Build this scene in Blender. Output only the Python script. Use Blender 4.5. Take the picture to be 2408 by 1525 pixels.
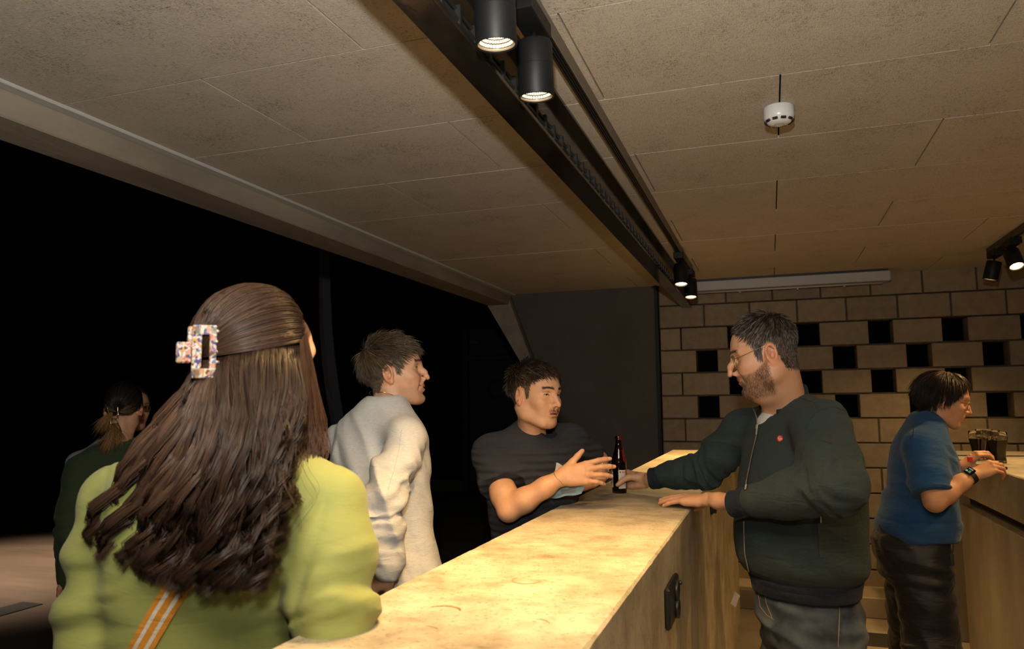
import bpy, bmesh, math, random
import numpy as np
from mathutils import Matrix, Vector

for _o in list(bpy.data.objects):
    bpy.data.objects.remove(_o, do_unlink=True)
SC = bpy.context.scene
COL = SC.collection
RNG = np.random.default_rng(7)
random.seed(7)

# ------------------------------------------------------------------ camera
CAM_YAW, CAM_PITCH, CAM_ROLL, CAM_F = -0.32989603, 0.10579053, -0.00940983, 1758.8
CAM_POS = np.array([0.0, 0.0, 1.6])
_f = np.array([math.sin(CAM_YAW) * math.cos(CAM_PITCH), math.cos(CAM_YAW) * math.cos(CAM_PITCH), math.sin(CAM_PITCH)])
_r = np.cross(_f, [0, 0, 1]); _r /= np.linalg.norm(_r)
_u = np.cross(_r, _f)
_r, _u = math.cos(CAM_ROLL) * _r + math.sin(CAM_ROLL) * _u, -math.sin(CAM_ROLL) * _r + math.cos(CAM_ROLL) * _u
cam_data = bpy.data.cameras.new('camera')
cam_data.sensor_fit = 'HORIZONTAL'
cam_data.sensor_width = 36.0
cam_data.lens = CAM_F / 2408 * 36.0
cam_data.clip_start = 0.02
cam_data.dof.use_dof = True
cam_data.dof.focus_distance = 2.9
cam_data.dof.aperture_fstop = 5.6
cam = bpy.data.objects.new('camera', cam_data)
M = Matrix(((_r[0], _u[0], -_f[0], CAM_POS[0]), (_r[1], _u[1], -_f[1], CAM_POS[1]), (_r[2], _u[2], -_f[2], CAM_POS[2]), (0, 0, 0, 1)))
cam.matrix_world = M
COL.objects.link(cam)
SC.camera = cam


def at(px, py, Y):
    """world point on the plane y = Y seen at that pixel of the 2408 x 1525 photograph"""
    d = _f + (px - 1204) / CAM_F * _r - (py - 762.5) / CAM_F * _u
    return CAM_POS + d * (Y / d[1])


def on_level(px, py, z):
    """world point at height z seen at that pixel"""
    d = _f + (px - 1204) / CAM_F * _r - (py - 762.5) / CAM_F * _u
    return CAM_POS + d * ((z - CAM_POS[2]) / d[2])


# ------------------------------------------------------------------ world, exposure
SC.view_settings.view_transform = 'Standard'
SC.view_settings.look = 'None'
SC.view_settings.gamma = 1.0
SC.view_settings.use_curve_mapping = False
SC.view_settings.exposure = -0.25
SC.display_settings.display_device = 'sRGB'
world = bpy.data.worlds.new('world')
SC.world = world
world.use_nodes = True
world.node_tree.nodes['Background'].inputs[0].default_value = (0.05, 0.055, 0.07, 1)
world.node_tree.nodes['Background'].inputs[1].default_value = 0.02


def spot_light(name, loc, target, power, color, size_deg, blend, radius):
    l = bpy.data.lights.new(name, 'SPOT')
    l.energy = power; l.color = color; l.spot_size = math.radians(size_deg); l.spot_blend = blend
    l.shadow_soft_size = radius
    o = bpy.data.objects.new(name, l)
    o.location = loc
    o.rotation_euler = (Vector(target) - Vector(loc)).to_track_quat('-Z', 'Y').to_euler()
    COL.objects.link(o)
    return o


WARM = (1.0, 0.60, 0.22)
# the photographer's flash, on top of the camera and tipped up at the ceiling
spot_light('camera_flash', (-0.02, -0.06, 1.9), (-0.02 - 0.05, -0.06 + 0.12, 1.9 + 0.9), 1750, (1.0, 0.96, 0.88), 112, 1.0, 0.03)
spot_light('camera_flash_spill', (-0.02, -0.06, 1.9), (-0.02 - 0.40, -0.06 + 0.60, 1.9 + 0.66), 250, (1.0, 0.97, 0.90), 150, 0.8, 0.03)
# the hall's own stage light that reaches the floor far left
spot_light('hall_light', (-8.2, 5.6, 6.0), (-7.3, 5.6, 0.0), 3600, (1.0, 0.74, 0.54), 44, 1.0, 0.3)

# ------------------------------------------------------------------ materials


def nt(name):
    m = bpy.data.materials.new(name)
    m.use_nodes = True
    n = m.node_tree.nodes
    return m, n, m.node_tree.links, n['Principled BSDF']


def srgb(r, g, b):
    f = lambda c: ((c / 255.0) / 12.92 if c / 255.0 <= 0.04045 else ((c / 255.0 + 0.055) / 1.055) ** 2.4)
    return (f(r), f(g), f(b), 1.0)


def plain(name, col, rough=0.5, metal=0.0, spec=0.5, emit=None, emit_s=0.0):
    m, n, l, b = nt(name)
    b.inputs['Base Color'].default_value = col
    b.inputs['Roughness'].default_value = rough
    b.inputs['Metallic'].default_value = metal
    b.inputs['Specular IOR Level'].default_value = spec
    if emit:
        b.inputs['Emission Color'].default_value = emit
        b.inputs['Emission Strength'].default_value = emit_s
    # faint procedural grain so that no surface is perfectly even
    tc = n.new('ShaderNodeTexCoord'); nz = n.new('ShaderNodeTexNoise'); nz.inputs['Scale'].default_value = 60
    mx = n.new('ShaderNodeMapRange'); mx.inputs[3].default_value = max(0.0, rough - 0.05); mx.inputs[4].default_value = min(1.0, rough + 0.05)
    l.new(tc.outputs['Object'], nz.inputs['Vector']); l.new(nz.outputs['Fac'], mx.inputs[0]); l.new(mx.outputs[0], b.inputs['Roughness'])
    return m


def mottled(name, c1, c2, scale=6.0, detail=8.0, rough=0.6, bump=0.2, bump_scale=80.0, stretch=(1, 1, 1), spec=0.4, c3=None, dist=0.0, bump_dist=0.004, lo=0.35, hi=0.65):
    """noise between two or three colours with a fine bump"""
    m, n, l, b = nt(name)
    tc = n.new('ShaderNodeTexCoord'); mp = n.new('ShaderNodeMapping'); mp.inputs['Scale'].default_value = stretch
    l.new(tc.outputs['Object'], mp.inputs['Vector'])
    nz = n.new('ShaderNodeTexNoise'); nz.inputs['Scale'].default_value = scale; nz.inputs['Detail'].default_value = detail
    nz.inputs['Roughness'].default_value = 0.62; nz.inputs['Distortion'].default_value = dist
    l.new(mp.outputs[0], nz.inputs['Vector'])
    cr = n.new('ShaderNodeValToRGB')
    cr.color_ramp.elements[0].position = lo; cr.color_ramp.elements[0].color = c1
    cr.color_ramp.elements[1].position = hi; cr.color_ramp.elements[1].color = c2
    if c3:
        e = cr.color_ramp.elements.new((lo + hi) / 2); e.color = c3
    l.new(nz.outputs['Fac'], cr.inputs[0]); l.new(cr.outputs[0], b.inputs['Base Color'])
    n2 = n.new('ShaderNodeTexNoise'); n2.inputs['Scale'].default_value = bump_scale; n2.inputs['Detail'].default_value = 4
    l.new(mp.outputs[0], n2.inputs['Vector'])
    bp = n.new('ShaderNodeBump'); bp.inputs['Strength'].default_value = bump; bp.inputs['Distance'].default_value = bump_dist
    l.new(n2.outputs['Fac'], bp.inputs['Height']); l.new(bp.outputs[0], b.inputs['Normal'])
    b.inputs['Roughness'].default_value = rough; b.inputs['Specular IOR Level'].default_value = spec
    return m


# ------------------------------------------------------------------ object helpers


def tag(o, label=None, cat=None, group=None, kind=None):
    if label: o['label'] = label
    if cat: o['category'] = cat
    if group: o['group'] = group
    if kind: o['kind'] = kind
    return o


def empty(name, loc, label=None, cat=None, group=None, kind=None):
    o = bpy.data.objects.new(name, None)
    o.location = tuple(float(v) for v in loc)
    o.empty_display_size = 0.1
    COL.objects.link(o)
    return tag(o, label, cat, group, kind)


def origin_of(o):
    v = np.zeros(3)
    while o is not None:
        v += np.array(o.location); o = o.parent
    return v


def put(name, verts, faces, mat=None, parent=None, smooth=False, cols=None, loc=None):
    """one mesh object from world-space vertices; it hangs under parent when one is given"""
    V = np.asarray(verts, dtype=np.float64).reshape(-1, 3)
    if parent is not None:
        o0 = origin_of(parent); base = o0 if loc is None else np.asarray(loc, float)
    else:
        o0 = np.zeros(3)
        base = np.array([(V[:, 0].min() + V[:, 0].max()) / 2, (V[:, 1].min() + V[:, 1].max()) / 2, V[:, 2].min()]) if loc is None else np.asarray(loc, float)
    me = bpy.data.meshes.new(name)
    Vl = (V - base).astype(np.float32)
    if isinstance(faces, np.ndarray):
        nf, k = faces.shape
        me.vertices.add(len(Vl)); me.vertices.foreach_set('co', Vl.ravel())
        me.loops.add(nf * k); me.loops.foreach_set('vertex_index', faces.astype(np.int32).ravel())
        me.polygons.add(nf); me.polygons.foreach_set('loop_start', np.arange(0, nf * k, k, dtype=np.int32))
        me.polygons.foreach_set('loop_total', np.full(nf, k, dtype=np.int32))
        me.update(calc_edges=True); me.validate()
    else:
        me.from_pydata([tuple(v) for v in Vl.tolist()], [], faces); me.update()
    if smooth:
        me.polygons.foreach_set('use_smooth', np.ones(len(me.polygons), dtype=bool))
    if cols is not None:
        at_ = me.color_attributes.new('Col', 'FLOAT_COLOR', 'POINT')
        c = np.ones((len(me.vertices), 4), dtype=np.float32); c[:, :3] = np.asarray(cols)[:, :3]
        at_.data.foreach_set('color', c.ravel())
    if mat is not None:
        me.materials.append(mat)
    o = bpy.data.objects.new(name, me)
    COL.objects.link(o)
    o.location = tuple(base - o0)
    if parent is not None:
        o.parent = parent
    return o


class MB:
    """collects shapes for one mesh"""
    def __init__(s): s.v = []; s.f = []

    def add(s, v, f):
        k = len(s.v); s.v.extend([tuple(float(c) for c in q) for q in v]); s.f.extend([tuple(i + k for i in q) for q in f]); return s

    def box(s, a, b, bev=0.0):
        x0, y0, z0 = a; x1, y1, z1 = b
        if bev <= 0:
            v = [(x0, y0, z0), (x1, y0, z0), (x1, y1, z0), (x0, y1, z0), (x0, y0, z1), (x1, y0, z1), (x1, y1, z1), (x0, y1, z1)]
            f = [(0, 3, 2, 1), (4, 5, 6, 7), (0, 1, 5, 4), (1, 2, 6, 5), (2, 3, 7, 6), (3, 0, 4, 7)]
            return s.add(v, f)
        e = min(bev, (x1 - x0) / 2.01, (y1 - y0) / 2.01, (z1 - z0) / 2.01)
        bm = bmesh.new(); bmesh.ops.create_cube(bm, size=1.0)
        for q in bm.verts:
            q.co = Vector((x0 if q.co.x < 0 else x1, y0 if q.co.y < 0 else y1, z0 if q.co.z < 0 else z1))
        bmesh.ops.bevel(bm, geom=list(bm.edges), offset=e, segments=1, affect='EDGES')
        bm.verts.index_update()
        s.add([q.co[:] for q in bm.verts], [[q.index for q in fc.verts] for fc in bm.faces]); bm.free()
        return s

    def obox(s, c, ax, ay, az, bev=0.0):
        """oriented box: half-axes ax, ay, az as vectors"""
        c, ax, ay, az = [np.asarray(q, float) for q in (c, ax, ay, az)]
        t = MB(); L = [np.linalg.norm(q) for q in (ax, ay, az)]
        t.box([-q for q in L], L, bev)
        R = np.stack([ax / L[0], ay / L[1], az / L[2]], 1)
        return s.add([R @ np.array(q) + c for q in t.v], t.f)

    def lathe(s, prof, c=(0, 0, 0), axis=(0, 0, 1), n=24, close=True):
        """profile of (radius, height) about an axis"""
        a = np.asarray(axis, float); a = a / np.linalg.norm(a)
        t = np.array([1, 0, 0]) if abs(a[0]) < 0.8 else np.array([0, 1, 0])
        e1 = np.cross(a, t); e1 /= np.linalg.norm(e1); e2 = np.cross(a, e1)
        v = []; f = []
        for r, h in prof:
            for k in range(n):
                th = 2 * math.pi * k / n
                v.append(np.asarray(c) + a * h + (e1 * math.cos(th) + e2 * math.sin(th)) * r)
        for i in range(len(prof) - 1):
            for k in range(n):
                k2 = (k + 1) % n
                f.append((i * n + k, i * n + k2, (i + 1) * n + k2, (i + 1) * n + k))
        if close:
            f.append(tuple(range(n - 1, -1, -1))); f.append(tuple(range((len(prof) - 1) * n, len(prof) * n)))
        return s.add(v, f)

    def tube(s, pts, rad, n=8, flat=None):
        """tube along points; rad a number or a list"""
        P = np.asarray(pts, float); R = np.full(len(P), rad) if np.isscalar(rad) else np.asarray(rad, float)
        T = np.gradient(P, axis=0); T /= np.linalg.norm(T, axis=1)[:, None] + 1e-9
        up = np.array([0, 0, 1.0]) if abs(T[0][2]) < 0.9 else np.array([1.0, 0, 0])
        e1 = np.cross(T[0], up); e1 /= np.linalg.norm(e1)
        v = []; f = []
        for i in range(len(P)):
            e1 = e1 - T[i] * (e1 @ T[i]); e1 /= np.linalg.norm(e1) + 1e-9
            e2 = np.cross(T[i], e1)
            for k in range(n):
                th = 2 * math.pi * k / n
                v.append(P[i] + (e1 * math.cos(th) + e2 * math.sin(th) * (flat or 1.0)) * R[i])
        for i in range(len(P) - 1):
            for k in range(n):
                k2 = (k + 1) % n
                f.append((i * n + k, i * n + k2, (i + 1) * n + k2, (i + 1) * n + k))
        f.append(tuple(range(n - 1, -1, -1))); f.append(tuple(range((len(P) - 1) * n, len(P) * n)))
        return s.add(v, f)

    def strip(s, pts, side, w, th, nrm):
        """a flat band of width w along points, lying across 'side', th thick along nrm"""
        P = np.asarray(pts, float); v = []; f = []
        for i in range(len(P)):
            sd = np.asarray(side[i] if np.ndim(side) == 2 else side, float); nn = np.asarray(nrm[i] if np.ndim(nrm) == 2 else nrm, float)
            sd = sd / np.linalg.norm(sd); nn = nn / np.linalg.norm(nn)
            for a, b in ((-.5, 0), (.5, 0), (.5, 1), (-.5, 1)):
                v.append(P[i] + sd * w * a + nn * th * b)
        for i in range(len(P) - 1):
            for k in range(4):
                f.append((i * 4 + k, i * 4 + (k + 1) % 4, i * 4 + 4 + (k + 1) % 4, i * 4 + 4 + k))
        f.append((3, 2, 1, 0)); m = (len(P) - 1) * 4; f.append((m, m + 1, m + 2, m + 3))
        return s.add(v, f)

    def prism(s, poly, d):
        """polygon (3-D points) extruded by vector d"""
        P = np.asarray(poly, float); n = len(P); d = np.asarray(d, float)
        return s.add(np.vstack([P, P + d]), [tuple(range(n - 1, -1, -1)), tuple(range(n, 2 * n))] + [(i, (i + 1) % n, n + (i + 1) % n, n + i) for i in range(n)])

    def build(s, name, mat, parent=None, smooth=False, loc=None):
        o = put(name, s.v, s.f, mat, parent, smooth, loc=loc)
        bm = bmesh.new(); bm.from_mesh(o.data); bmesh.ops.recalc_face_normals(bm, faces=bm.faces); bm.to_mesh(o.data); bm.free()
        return o


def autosmooth(o, deg=40):
    me = o.data
    me.polygons.foreach_set('use_smooth', np.ones(len(me.polygons), dtype=bool))
    me.set_sharp_from_angle(angle=math.radians(deg))
    return o


def text_mesh(txt, size, extrude=0.0004, bold=0.0):
    """flat lettering as vertices and faces in the XY plane, centred"""
    cu = bpy.data.curves.new('lettering', 'FONT'); cu.body = txt; cu.size = size; cu.align_x = 'CENTER'; cu.align_y = 'CENTER'
    cu.extrude = extrude; cu.offset = bold; cu.resolution_u = 2
    ob = bpy.data.objects.new('lettering', cu); COL.objects.link(ob)
    dg = bpy.context.evaluated_depsgraph_get(); dg.update()
    me = bpy.data.meshes.new_from_object(ob.evaluated_get(dg))
    v = np.array([q.co[:] for q in me.vertices]).reshape(-1, 3); f = [tuple(p.vertices) for p in me.polygons]
    bpy.data.objects.remove(ob, do_unlink=True); bpy.data.curves.remove(cu); bpy.data.meshes.remove(me)
    return v, f


def frame3(o, ex, ey, ez):
    """function that carries local points into the frame o, ex, ey, ez"""
    R = np.stack([np.asarray(ex, float), np.asarray(ey, float), np.asarray(ez, float)], 1); o = np.asarray(o, float)
    return lambda v: np.asarray(v, float) @ R.T + o


def unit(v):
    v = np.asarray(v, float); return v / (np.linalg.norm(v) + 1e-12)
# ================================================================== the room
ZC = 2.63          # ceiling height
YW = 6.65          # end wall
BAR_Z, BAR_L, BAR_R = 1.23, -0.744, -0.280

# ---- materials of the setting
def ceiling_mat():
    m, n, l, b = nt('wood_wool_board')
    tc = n.new('ShaderNodeTexCoord')
    w = n.new('ShaderNodeTexNoise'); w.inputs['Scale'].default_value = 30; w.inputs['Detail'].default_value = 3
    l.new(tc.outputs['Object'], w.inputs['Vector'])
    mpa = n.new('ShaderNodeMapping'); mpa.inputs['Scale'].default_value = (60, 330, 60)
    mpb = n.new('ShaderNodeMapping'); mpb.inputs['Scale'].default_value = (330, 70, 60); mpb.inputs['Rotation'].default_value = (0, 0, 0.6)
    l.new(tc.outputs['Object'], mpa.inputs['Vector']); l.new(tc.outputs['Object'], mpb.inputs['Vector'])
    na = n.new('ShaderNodeTexNoise'); nb = n.new('ShaderNodeTexNoise')
    for q, mp in ((na, mpa), (nb, mpb)):
        q.inputs['Scale'].default_value = 1.0; q.inputs['Detail'].default_value = 3; q.inputs['Distortion'].default_value = 1.2
        l.new(mp.outputs[0], q.inputs['Vector'])
    mx = n.new('ShaderNodeMath'); mx.operation = 'MAXIMUM'
    l.new(na.outputs['Fac'], mx.inputs[0]); l.new(nb.outputs['Fac'], mx.inputs[1])
    big = n.new('ShaderNodeTexNoise'); big.inputs['Scale'].default_value = 5; big.inputs['Detail'].default_value = 6
    l.new(tc.outputs['Object'], big.inputs['Vector'])
    ad = n.new('ShaderNodeMath'); ad.operation = 'MULTIPLY_ADD'; ad.inputs[1].default_value = 0.25
    l.new(big.outputs['Fac'], ad.inputs[0]); l.new(mx.outputs[0], ad.inputs[2])
    cr = n.new('ShaderNodeValToRGB')
    cr.color_ramp.elements[0].position = 0.47; cr.color_ramp.elements[0].color = (0.13, 0.10, 0.072, 1)
    cr.color_ramp.elements[1].position = 0.62; cr.color_ramp.elements[1].color = (0.50, 0.445, 0.365, 1)
    l.new(ad.outputs[0], cr.inputs[0]); l.new(cr.outputs[0], b.inputs['Base Color'])
    bp = n.new('ShaderNodeBump'); bp.inputs['Strength'].default_value = 0.9; bp.inputs['Distance'].default_value = 0.005
    l.new(mx.outputs[0], bp.inputs['Height']); l.new(bp.outputs[0], b.inputs['Normal'])
    b.inputs['Roughness'].default_value = 0.85; b.inputs['Specular IOR Level'].default_value = 0.2
    return m


def bar_mat():
    """cast concrete with drips, cup rings and worn patches"""
    m, n, l, b = nt('cast_concrete_bar')
    tc = n.new('ShaderNodeTexCoord')
    nz = n.new('ShaderNodeTexNoise'); nz.inputs['Scale'].default_value = 4.5; nz.inputs['Detail'].default_value = 9; nz.inputs['Roughness'].default_value = 0.68
    l.new(tc.outputs['Object'], nz.inputs['Vector'])
    cr = n.new('ShaderNodeValToRGB')
    cr.color_ramp.elements[0].position = 0.34; cr.color_ramp.elements[0].color = (0.23, 0.185, 0.115, 1)
    cr.color_ramp.elements[1].position = 0.60; cr.color_ramp.elements[1].color = (0.47, 0.415, 0.31, 1)
    l.new(nz.outputs['Fac'], cr.inputs[0])
    mp = n.new('ShaderNodeMapping'); mp.inputs['Scale'].default_value = (14, 19, 14)
    l.new(tc.outputs['Object'], mp.inputs['Vector'])
    st = n.new('ShaderNodeTexNoise'); st.inputs['Scale'].default_value = 1; st.inputs['Detail'].default_value = 5
    l.new(mp.outputs[0], st.inputs['Vector'])
    c2 = n.new('ShaderNodeValToRGB'); c2.color_ramp.elements[0].position = 0.33; c2.color_ramp.elements[0].color = (0.55, 0.5, 0.42, 1)
    c2.color_ramp.elements[1].position = 0.47; c2.color_ramp.elements[1].color = (1, 1, 1, 1)
    l.new(st.outputs['Fac'], c2.inputs[0])
    mu = n.new('ShaderNodeMixRGB'); mu.blend_type = 'MULTIPLY'; mu.inputs[0].default_value = 0.4
    l.new(cr.outputs[0], mu.inputs[1]); l.new(c2.outputs[0], mu.inputs[2])
    # fine dark pores
    po = n.new('ShaderNodeTexNoise'); po.inputs['Scale'].default_value = 120; po.inputs['Detail'].default_value = 4; l.new(tc.outputs['Object'], po.inputs['Vector'])
    c3 = n.new('ShaderNodeValToRGB'); c3.color_ramp.elements[0].position = 0.30; c3.color_ramp.elements[0].color = (0.45, 0.4, 0.33, 1); c3.color_ramp.elements[1].position = 0.42; c3.color_ramp.elements[1].color = (1, 1, 1, 1)
    l.new(po.outputs['Fac'], c3.inputs[0])
    m2 = n.new('ShaderNodeMixRGB'); m2.blend_type = 'MULTIPLY'; m2.inputs[0].default_value = 0.8
    l.new(mu.outputs[0], m2.inputs[1]); l.new(c3.outputs[0], m2.inputs[2]); l.new(m2.outputs[0], b.inputs['Base Color'])
    rr = n.new('ShaderNodeMapRange'); rr.inputs[3].default_value = 0.38; rr.inputs[4].default_value = 0.62
    l.new(nz.outputs['Fac'], rr.inputs[0]); l.new(rr.outputs[0], b.inputs['Roughness'])
    n2 = n.new('ShaderNodeTexNoise'); n2.inputs['Scale'].default_value = 45; n2.inputs['Detail'].default_value = 6
    l.new(tc.outputs['Object'], n2.inputs['Vector'])
    bp = n.new('ShaderNodeBump'); bp.inputs['Strength'].default_value = 0.25; bp.inputs['Distance'].default_value = 0.004
    l.new(n2.outputs['Fac'], bp.inputs['Height']); l.new(bp.outputs[0], b.inputs['Normal'])
    return m


M_CEIL = ceiling_mat()
M_BAR = bar_mat()
M_CONC = mottled('raw_concrete', (0.20, 0.17, 0.13, 1), (0.34, 0.295, 0.225, 1), 3.0, 8, 0.62, 0.25, 60, (1, 1, 0.35))
M_BEAMC = mottled('beam_concrete', (0.17, 0.14, 0.11, 1), (0.28, 0.235, 0.18, 1), 4.0, 8, 0.7, 0.3, 50, (1, 0.25, 1))
M_BLOCK = [mottled('concrete_block_%s' % nme, a, c, 14, 9, 0.85, 0.3, 150, spec=0.25, bump_dist=0.002, lo=0.25, hi=0.75) for nme, a, c in (
    ('warm', (0.20, 0.155, 0.10, 1), (0.30, 0.24, 0.165, 1)), ('grey', (0.18, 0.145, 0.10, 1), (0.275, 0.225, 0.16, 1)), ('sand', (0.215, 0.165, 0.105, 1), (0.32, 0.255, 0.175, 1)))]
M_MORTAR = mottled('mortar_joint', (0.055, 0.044, 0.032, 1), (0.09, 0.072, 0.05, 1), 30, 6, 0.9, 0.4, 200)
M_BLACK = plain('black_void', (0.0035, 0.0035, 0.004, 1), 0.95, 0, 0.05)
M_PANEL = mottled('dark_wall_panel', (0.065, 0.057, 0.047, 1), (0.090, 0.080, 0.066, 1), 2.0, 6, 0.75, 0.15, 90)
M_FLOOR = mottled('smooth_screed', (0.23, 0.19, 0.14, 1), (0.33, 0.28, 0.21, 1), 2.2, 8, 0.5, 0.08, 80)
M_HFLOOR = mottled('hall_floor', (0.10, 0.076, 0.054, 1), (0.19, 0.146, 0.105, 1), 1.6, 9, 0.5, 0.08, 60, (0.35, 1.4, 1), lo=0.3, hi=0.7)
M_STEEL = mottled('black_gloss_steel', (0.008, 0.007, 0.006, 1), (0.02, 0.016, 0.012, 1), 10, 4, 0.13, 0.25, 18, (1, 0.4, 1), spec=0.8)
M_TRACK = plain('black_track', (0.010, 0.010, 0.010, 1), 0.45)
M_SPOT = plain('black_powder_coat', (0.0065, 0.007, 0.008, 1), 0.5, 0, 0.25)
M_JOINTD = plain('ceiling_void', (0.012, 0.008, 0.005, 1), 0.95, 0, 0.05)

# ---- floors
o = MB().box((BAR_L, -2.2, -0.12), (3.4, YW, 0.0)).build('floor', M_FLOOR); tag(o, 'pale screed floor behind the bar', kind='structure')
o = MB().box((-14.0, -2.2, -0.12), (BAR_L, 16.0, -0.0005)).build('floor', M_HFLOOR); tag(o, 'dark brown floor of the hall left of the bar', kind='structure')
o = MB().box((-0.4, 6.27, 0.0), (3.4, YW, 0.15), 0.006).build('floor', M_FLOOR); tag(o, 'low concrete step below the block wall', kind='structure')

# ---- ceiling: backing and boards laid in running bond
ceil = MB().box((-2.42, -2.2, ZC + 0.012), (3.4, YW + 0.2, ZC + 0.25)).build('ceiling', M_JOINTD); tag(ceil, 'wood wool board ceiling above the bar', kind='structure')
rows = [1.83 + 0.603 * k for k in range(-7, 8)] + [YW]
board_cache = {}
for i in range(len(rows) - 1):
    y0, y1 = rows[i], min(rows[i + 1], YW)
    if y1 - y0 < 0.05: continue
    odd = (i - 7) % 2 == 0
    xs = [-2.26] + [x for x in ([-1.66, -0.49, 0.65, 1.80, 2.95] if odd else [-1.075, 0.075, 1.225, 2.375]) if -2.26 < x < 3.35] + [3.38]
    for j in range(len(xs) - 1):
        g = 0.0026
        key = (round(xs[j + 1] - xs[j], 3), round(y1 - y0, 3))
        dz = 0.0005 * (((i * 7 + j * 3) % 3) - 1)
        if key not in board_cache:
            b = MB().box((xs[j] + g, y0 + g, ZC), (xs[j + 1] - g, y1 - g, ZC + 0.02), 0.0007).build('board', M_CEIL, ceil)
            b.location.z += dz
            board_cache[key] = (b, xs[j], y0)
        else:
            b0, bx, by = board_cache[key]
            b = b0.copy(); COL.objects.link(b)
            b.location = (b0.location[0] + xs[j] - bx, b0.location[1] + y0 - by, b0.location[2] + dz)
        b.name = 'board'
# concrete edge beam of the ceiling towards the hall
o = MB().box((-2.50, -2.2, 2.53), (-2.285, YW, ZC + 0.25), 0.006).build('trim_1', M_BEAMC); tag(o, 'raw concrete edge beam along the hall side of the ceiling', kind='structure')
o = MB().box((-2.284, -2.2, ZC - 0.012), (-2.236, YW - 0.01, ZC + 0.010), 0.003).build('trim_2', plain('pale_ceiling_trim', (0.42, 0.41, 0.39, 1), 0.7)); tag(o, 'pale narrow strip between ceiling boards and concrete beam', kind='structure')

# ---- end wall: concrete blocks, some courses laid open
wall = MB().box((-0.905, YW + 0.19, 0.0), (3.4, YW + 0.24, ZC)).build('wall_back', M_BLACK); tag(wall, 'concrete block wall with open courses at the end of the bar', kind='structure')
zs = [2.448 - 0.1975 * k for k in range(0, 12)]
mort = MB()
block_n = 0


def lay(x0, x1, z0, z1, deep=True):
    global block_n
    g = 0.0065
    jit = ((block_n * 37) % 11 - 5) * 0.0006
    b = MB().box((x0 + g, YW + jit, z0 + g), (x1 - g, YW + 0.18, z1 - g), 0.004).build('block', M_BLOCK[(block_n * 5 + block_n // 3) % 3], wall)
    block_n += 1


HP = 0.535
hc = [-0.318 + HP * k + 0.02 * (k > 0) for k in range(0, 8)]
hc = [-0.318, 0.238, 0.784, 1.312, 1.845, 2.38, 2.91]
hd = [-0.586, -0.04, 0.509, 1.05, 1.58, 2.11, 2.65]
for k in range(-1, 12):
    z1 = zs[k] if k >= 0 else ZC + 0.012
    z0 = zs[k + 1] if k >= 0 and k + 1 < 12 else (zs[0] if k == -1 else 0.15)
    if k == 11: z0 = 0.06
    if z1 - z0 < 0.04: continue
    if k in (1, 2, 3, 4):
        hs = hc if k in (1, 3) else hd
        x = -0.9
        for n_, h in enumerate(hs):
            if n_ == 0 and k in (1, 3):
                lay(x, -0.716, z0, z1); x = -0.716
            lay(x, h, z0, z1)
            x = h + 0.168
        lay(x, min(x + 0.37, 3.4), z0, z1)
        mort.box((-0.9, YW + 0.012, z0 - 0.0065), (3.4, YW + 0.17, z0 + 0.0065))
    else:
        st = -0.513 if k % 2 == 0 else -0.703
        xs = [-0.9] + [st + 0.3785 * q for q in range(0, 11) if st + 0.3785 * q < 3.38] + [3.4]
        for j in range(len(xs) - 1):
            lay(xs[j], xs[j + 1], z0, z1)
        mort.box((-0.9, YW + 0.010, z0 - 0.001), (3.4, YW + 0.17, z1 + 0.001))
mo = mort.build('mortar', M_MORTAR, wall)
# black side reveal and the dark panel left of the blocks, with its leaning edge
o = MB().box((-0.935, YW - 0.03, 0), (-0.905, YW + 0.24, ZC)).build('trim_3', plain('black_reveal', (0.008, 0.008, 0.008, 1), 0.7)); tag(o, 'black upright edge between dark panel and block wall', kind='structure')
o = MB().prism([(-2.285, YW, ZC), (-0.935, YW, ZC), (-0.935, YW, 0), (-1.30, YW, 0)], (0, 0.22, 0)).build('wall_left', M_PANEL); tag(o, 'dark grey wall panel with a leaning left edge', kind='structure')
o = MB().prism([(-2.50, YW - 0.06, ZC - 0.10), (-2.305, YW - 0.06, ZC + 0.0), (-1.93, YW - 0.06, 1.62), (-1.96, YW - 0.06, 1.62)], (0, 0.25, 0)).build('trim_4', M_BEAMC); tag(o, 'leaning raw concrete brace carrying the edge beam', kind='structure')
o = MB().box((3.4, -2.2, 0), (3.6, YW + 0.2, ZC + 0.2)).build('wall_right', M_CONC); tag(o, 'concrete wall right of the serving area', kind='structure')
o = MB().box((-14, -2.6, 0), (3.6, -2.2, 6.2)).build('wall_front', M_BLACK); tag(o, 'dark wall behind the photographer', kind='structure')
# ---- the dark hall
M_DRAPE = mottled('black_drape', (0.0025, 0.0025, 0.003, 1), (0.006, 0.006, 0.007, 1), 3, 4, 0.95, 0.3, 30, (8, 8, 0.2), spec=0.05)
dr = []
xs = np.linspace(-14, -5.75, 240)
yy = 10.2 + 0.10 * np.sin(xs * 9.0) + 0.05 * np.sin(xs * 23.0 + 1)
vv = [(x, y, 0.0) for x, y in zip(xs, yy)] + [(x, y, 6.2) for x, y in zip(xs, yy)] + [(x, y + 0.02, 0.0) for x, y in zip(xs, yy)] + [(x, y + 0.02, 6.2) for x, y in zip(xs, yy)]
N = len(xs)
ff = [(i, i + 1, N + i + 1, N + i) for i in range(N - 1)] + [(2 * N + i, 3 * N + i, 3 * N + i + 1, 2 * N + i + 1) for i in range(N - 1)] + [(0, N, 3 * N, 2 * N), (N - 1, 3 * N - 1, 4 * N - 1, 2 * N - 1)]
o = put('stage_curtain', vv, ff, M_DRAPE); autosmooth(o, 70); tag(o, 'black pleated stage curtain across the dark hall', 'curtain')
o = MB().box((-14.3, -2.2, 0), (-14.0, 16.2, 6.2)).build('wall_hall_side', M_BLACK); tag(o, 'black far side wall of the hall', kind='structure')
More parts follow.
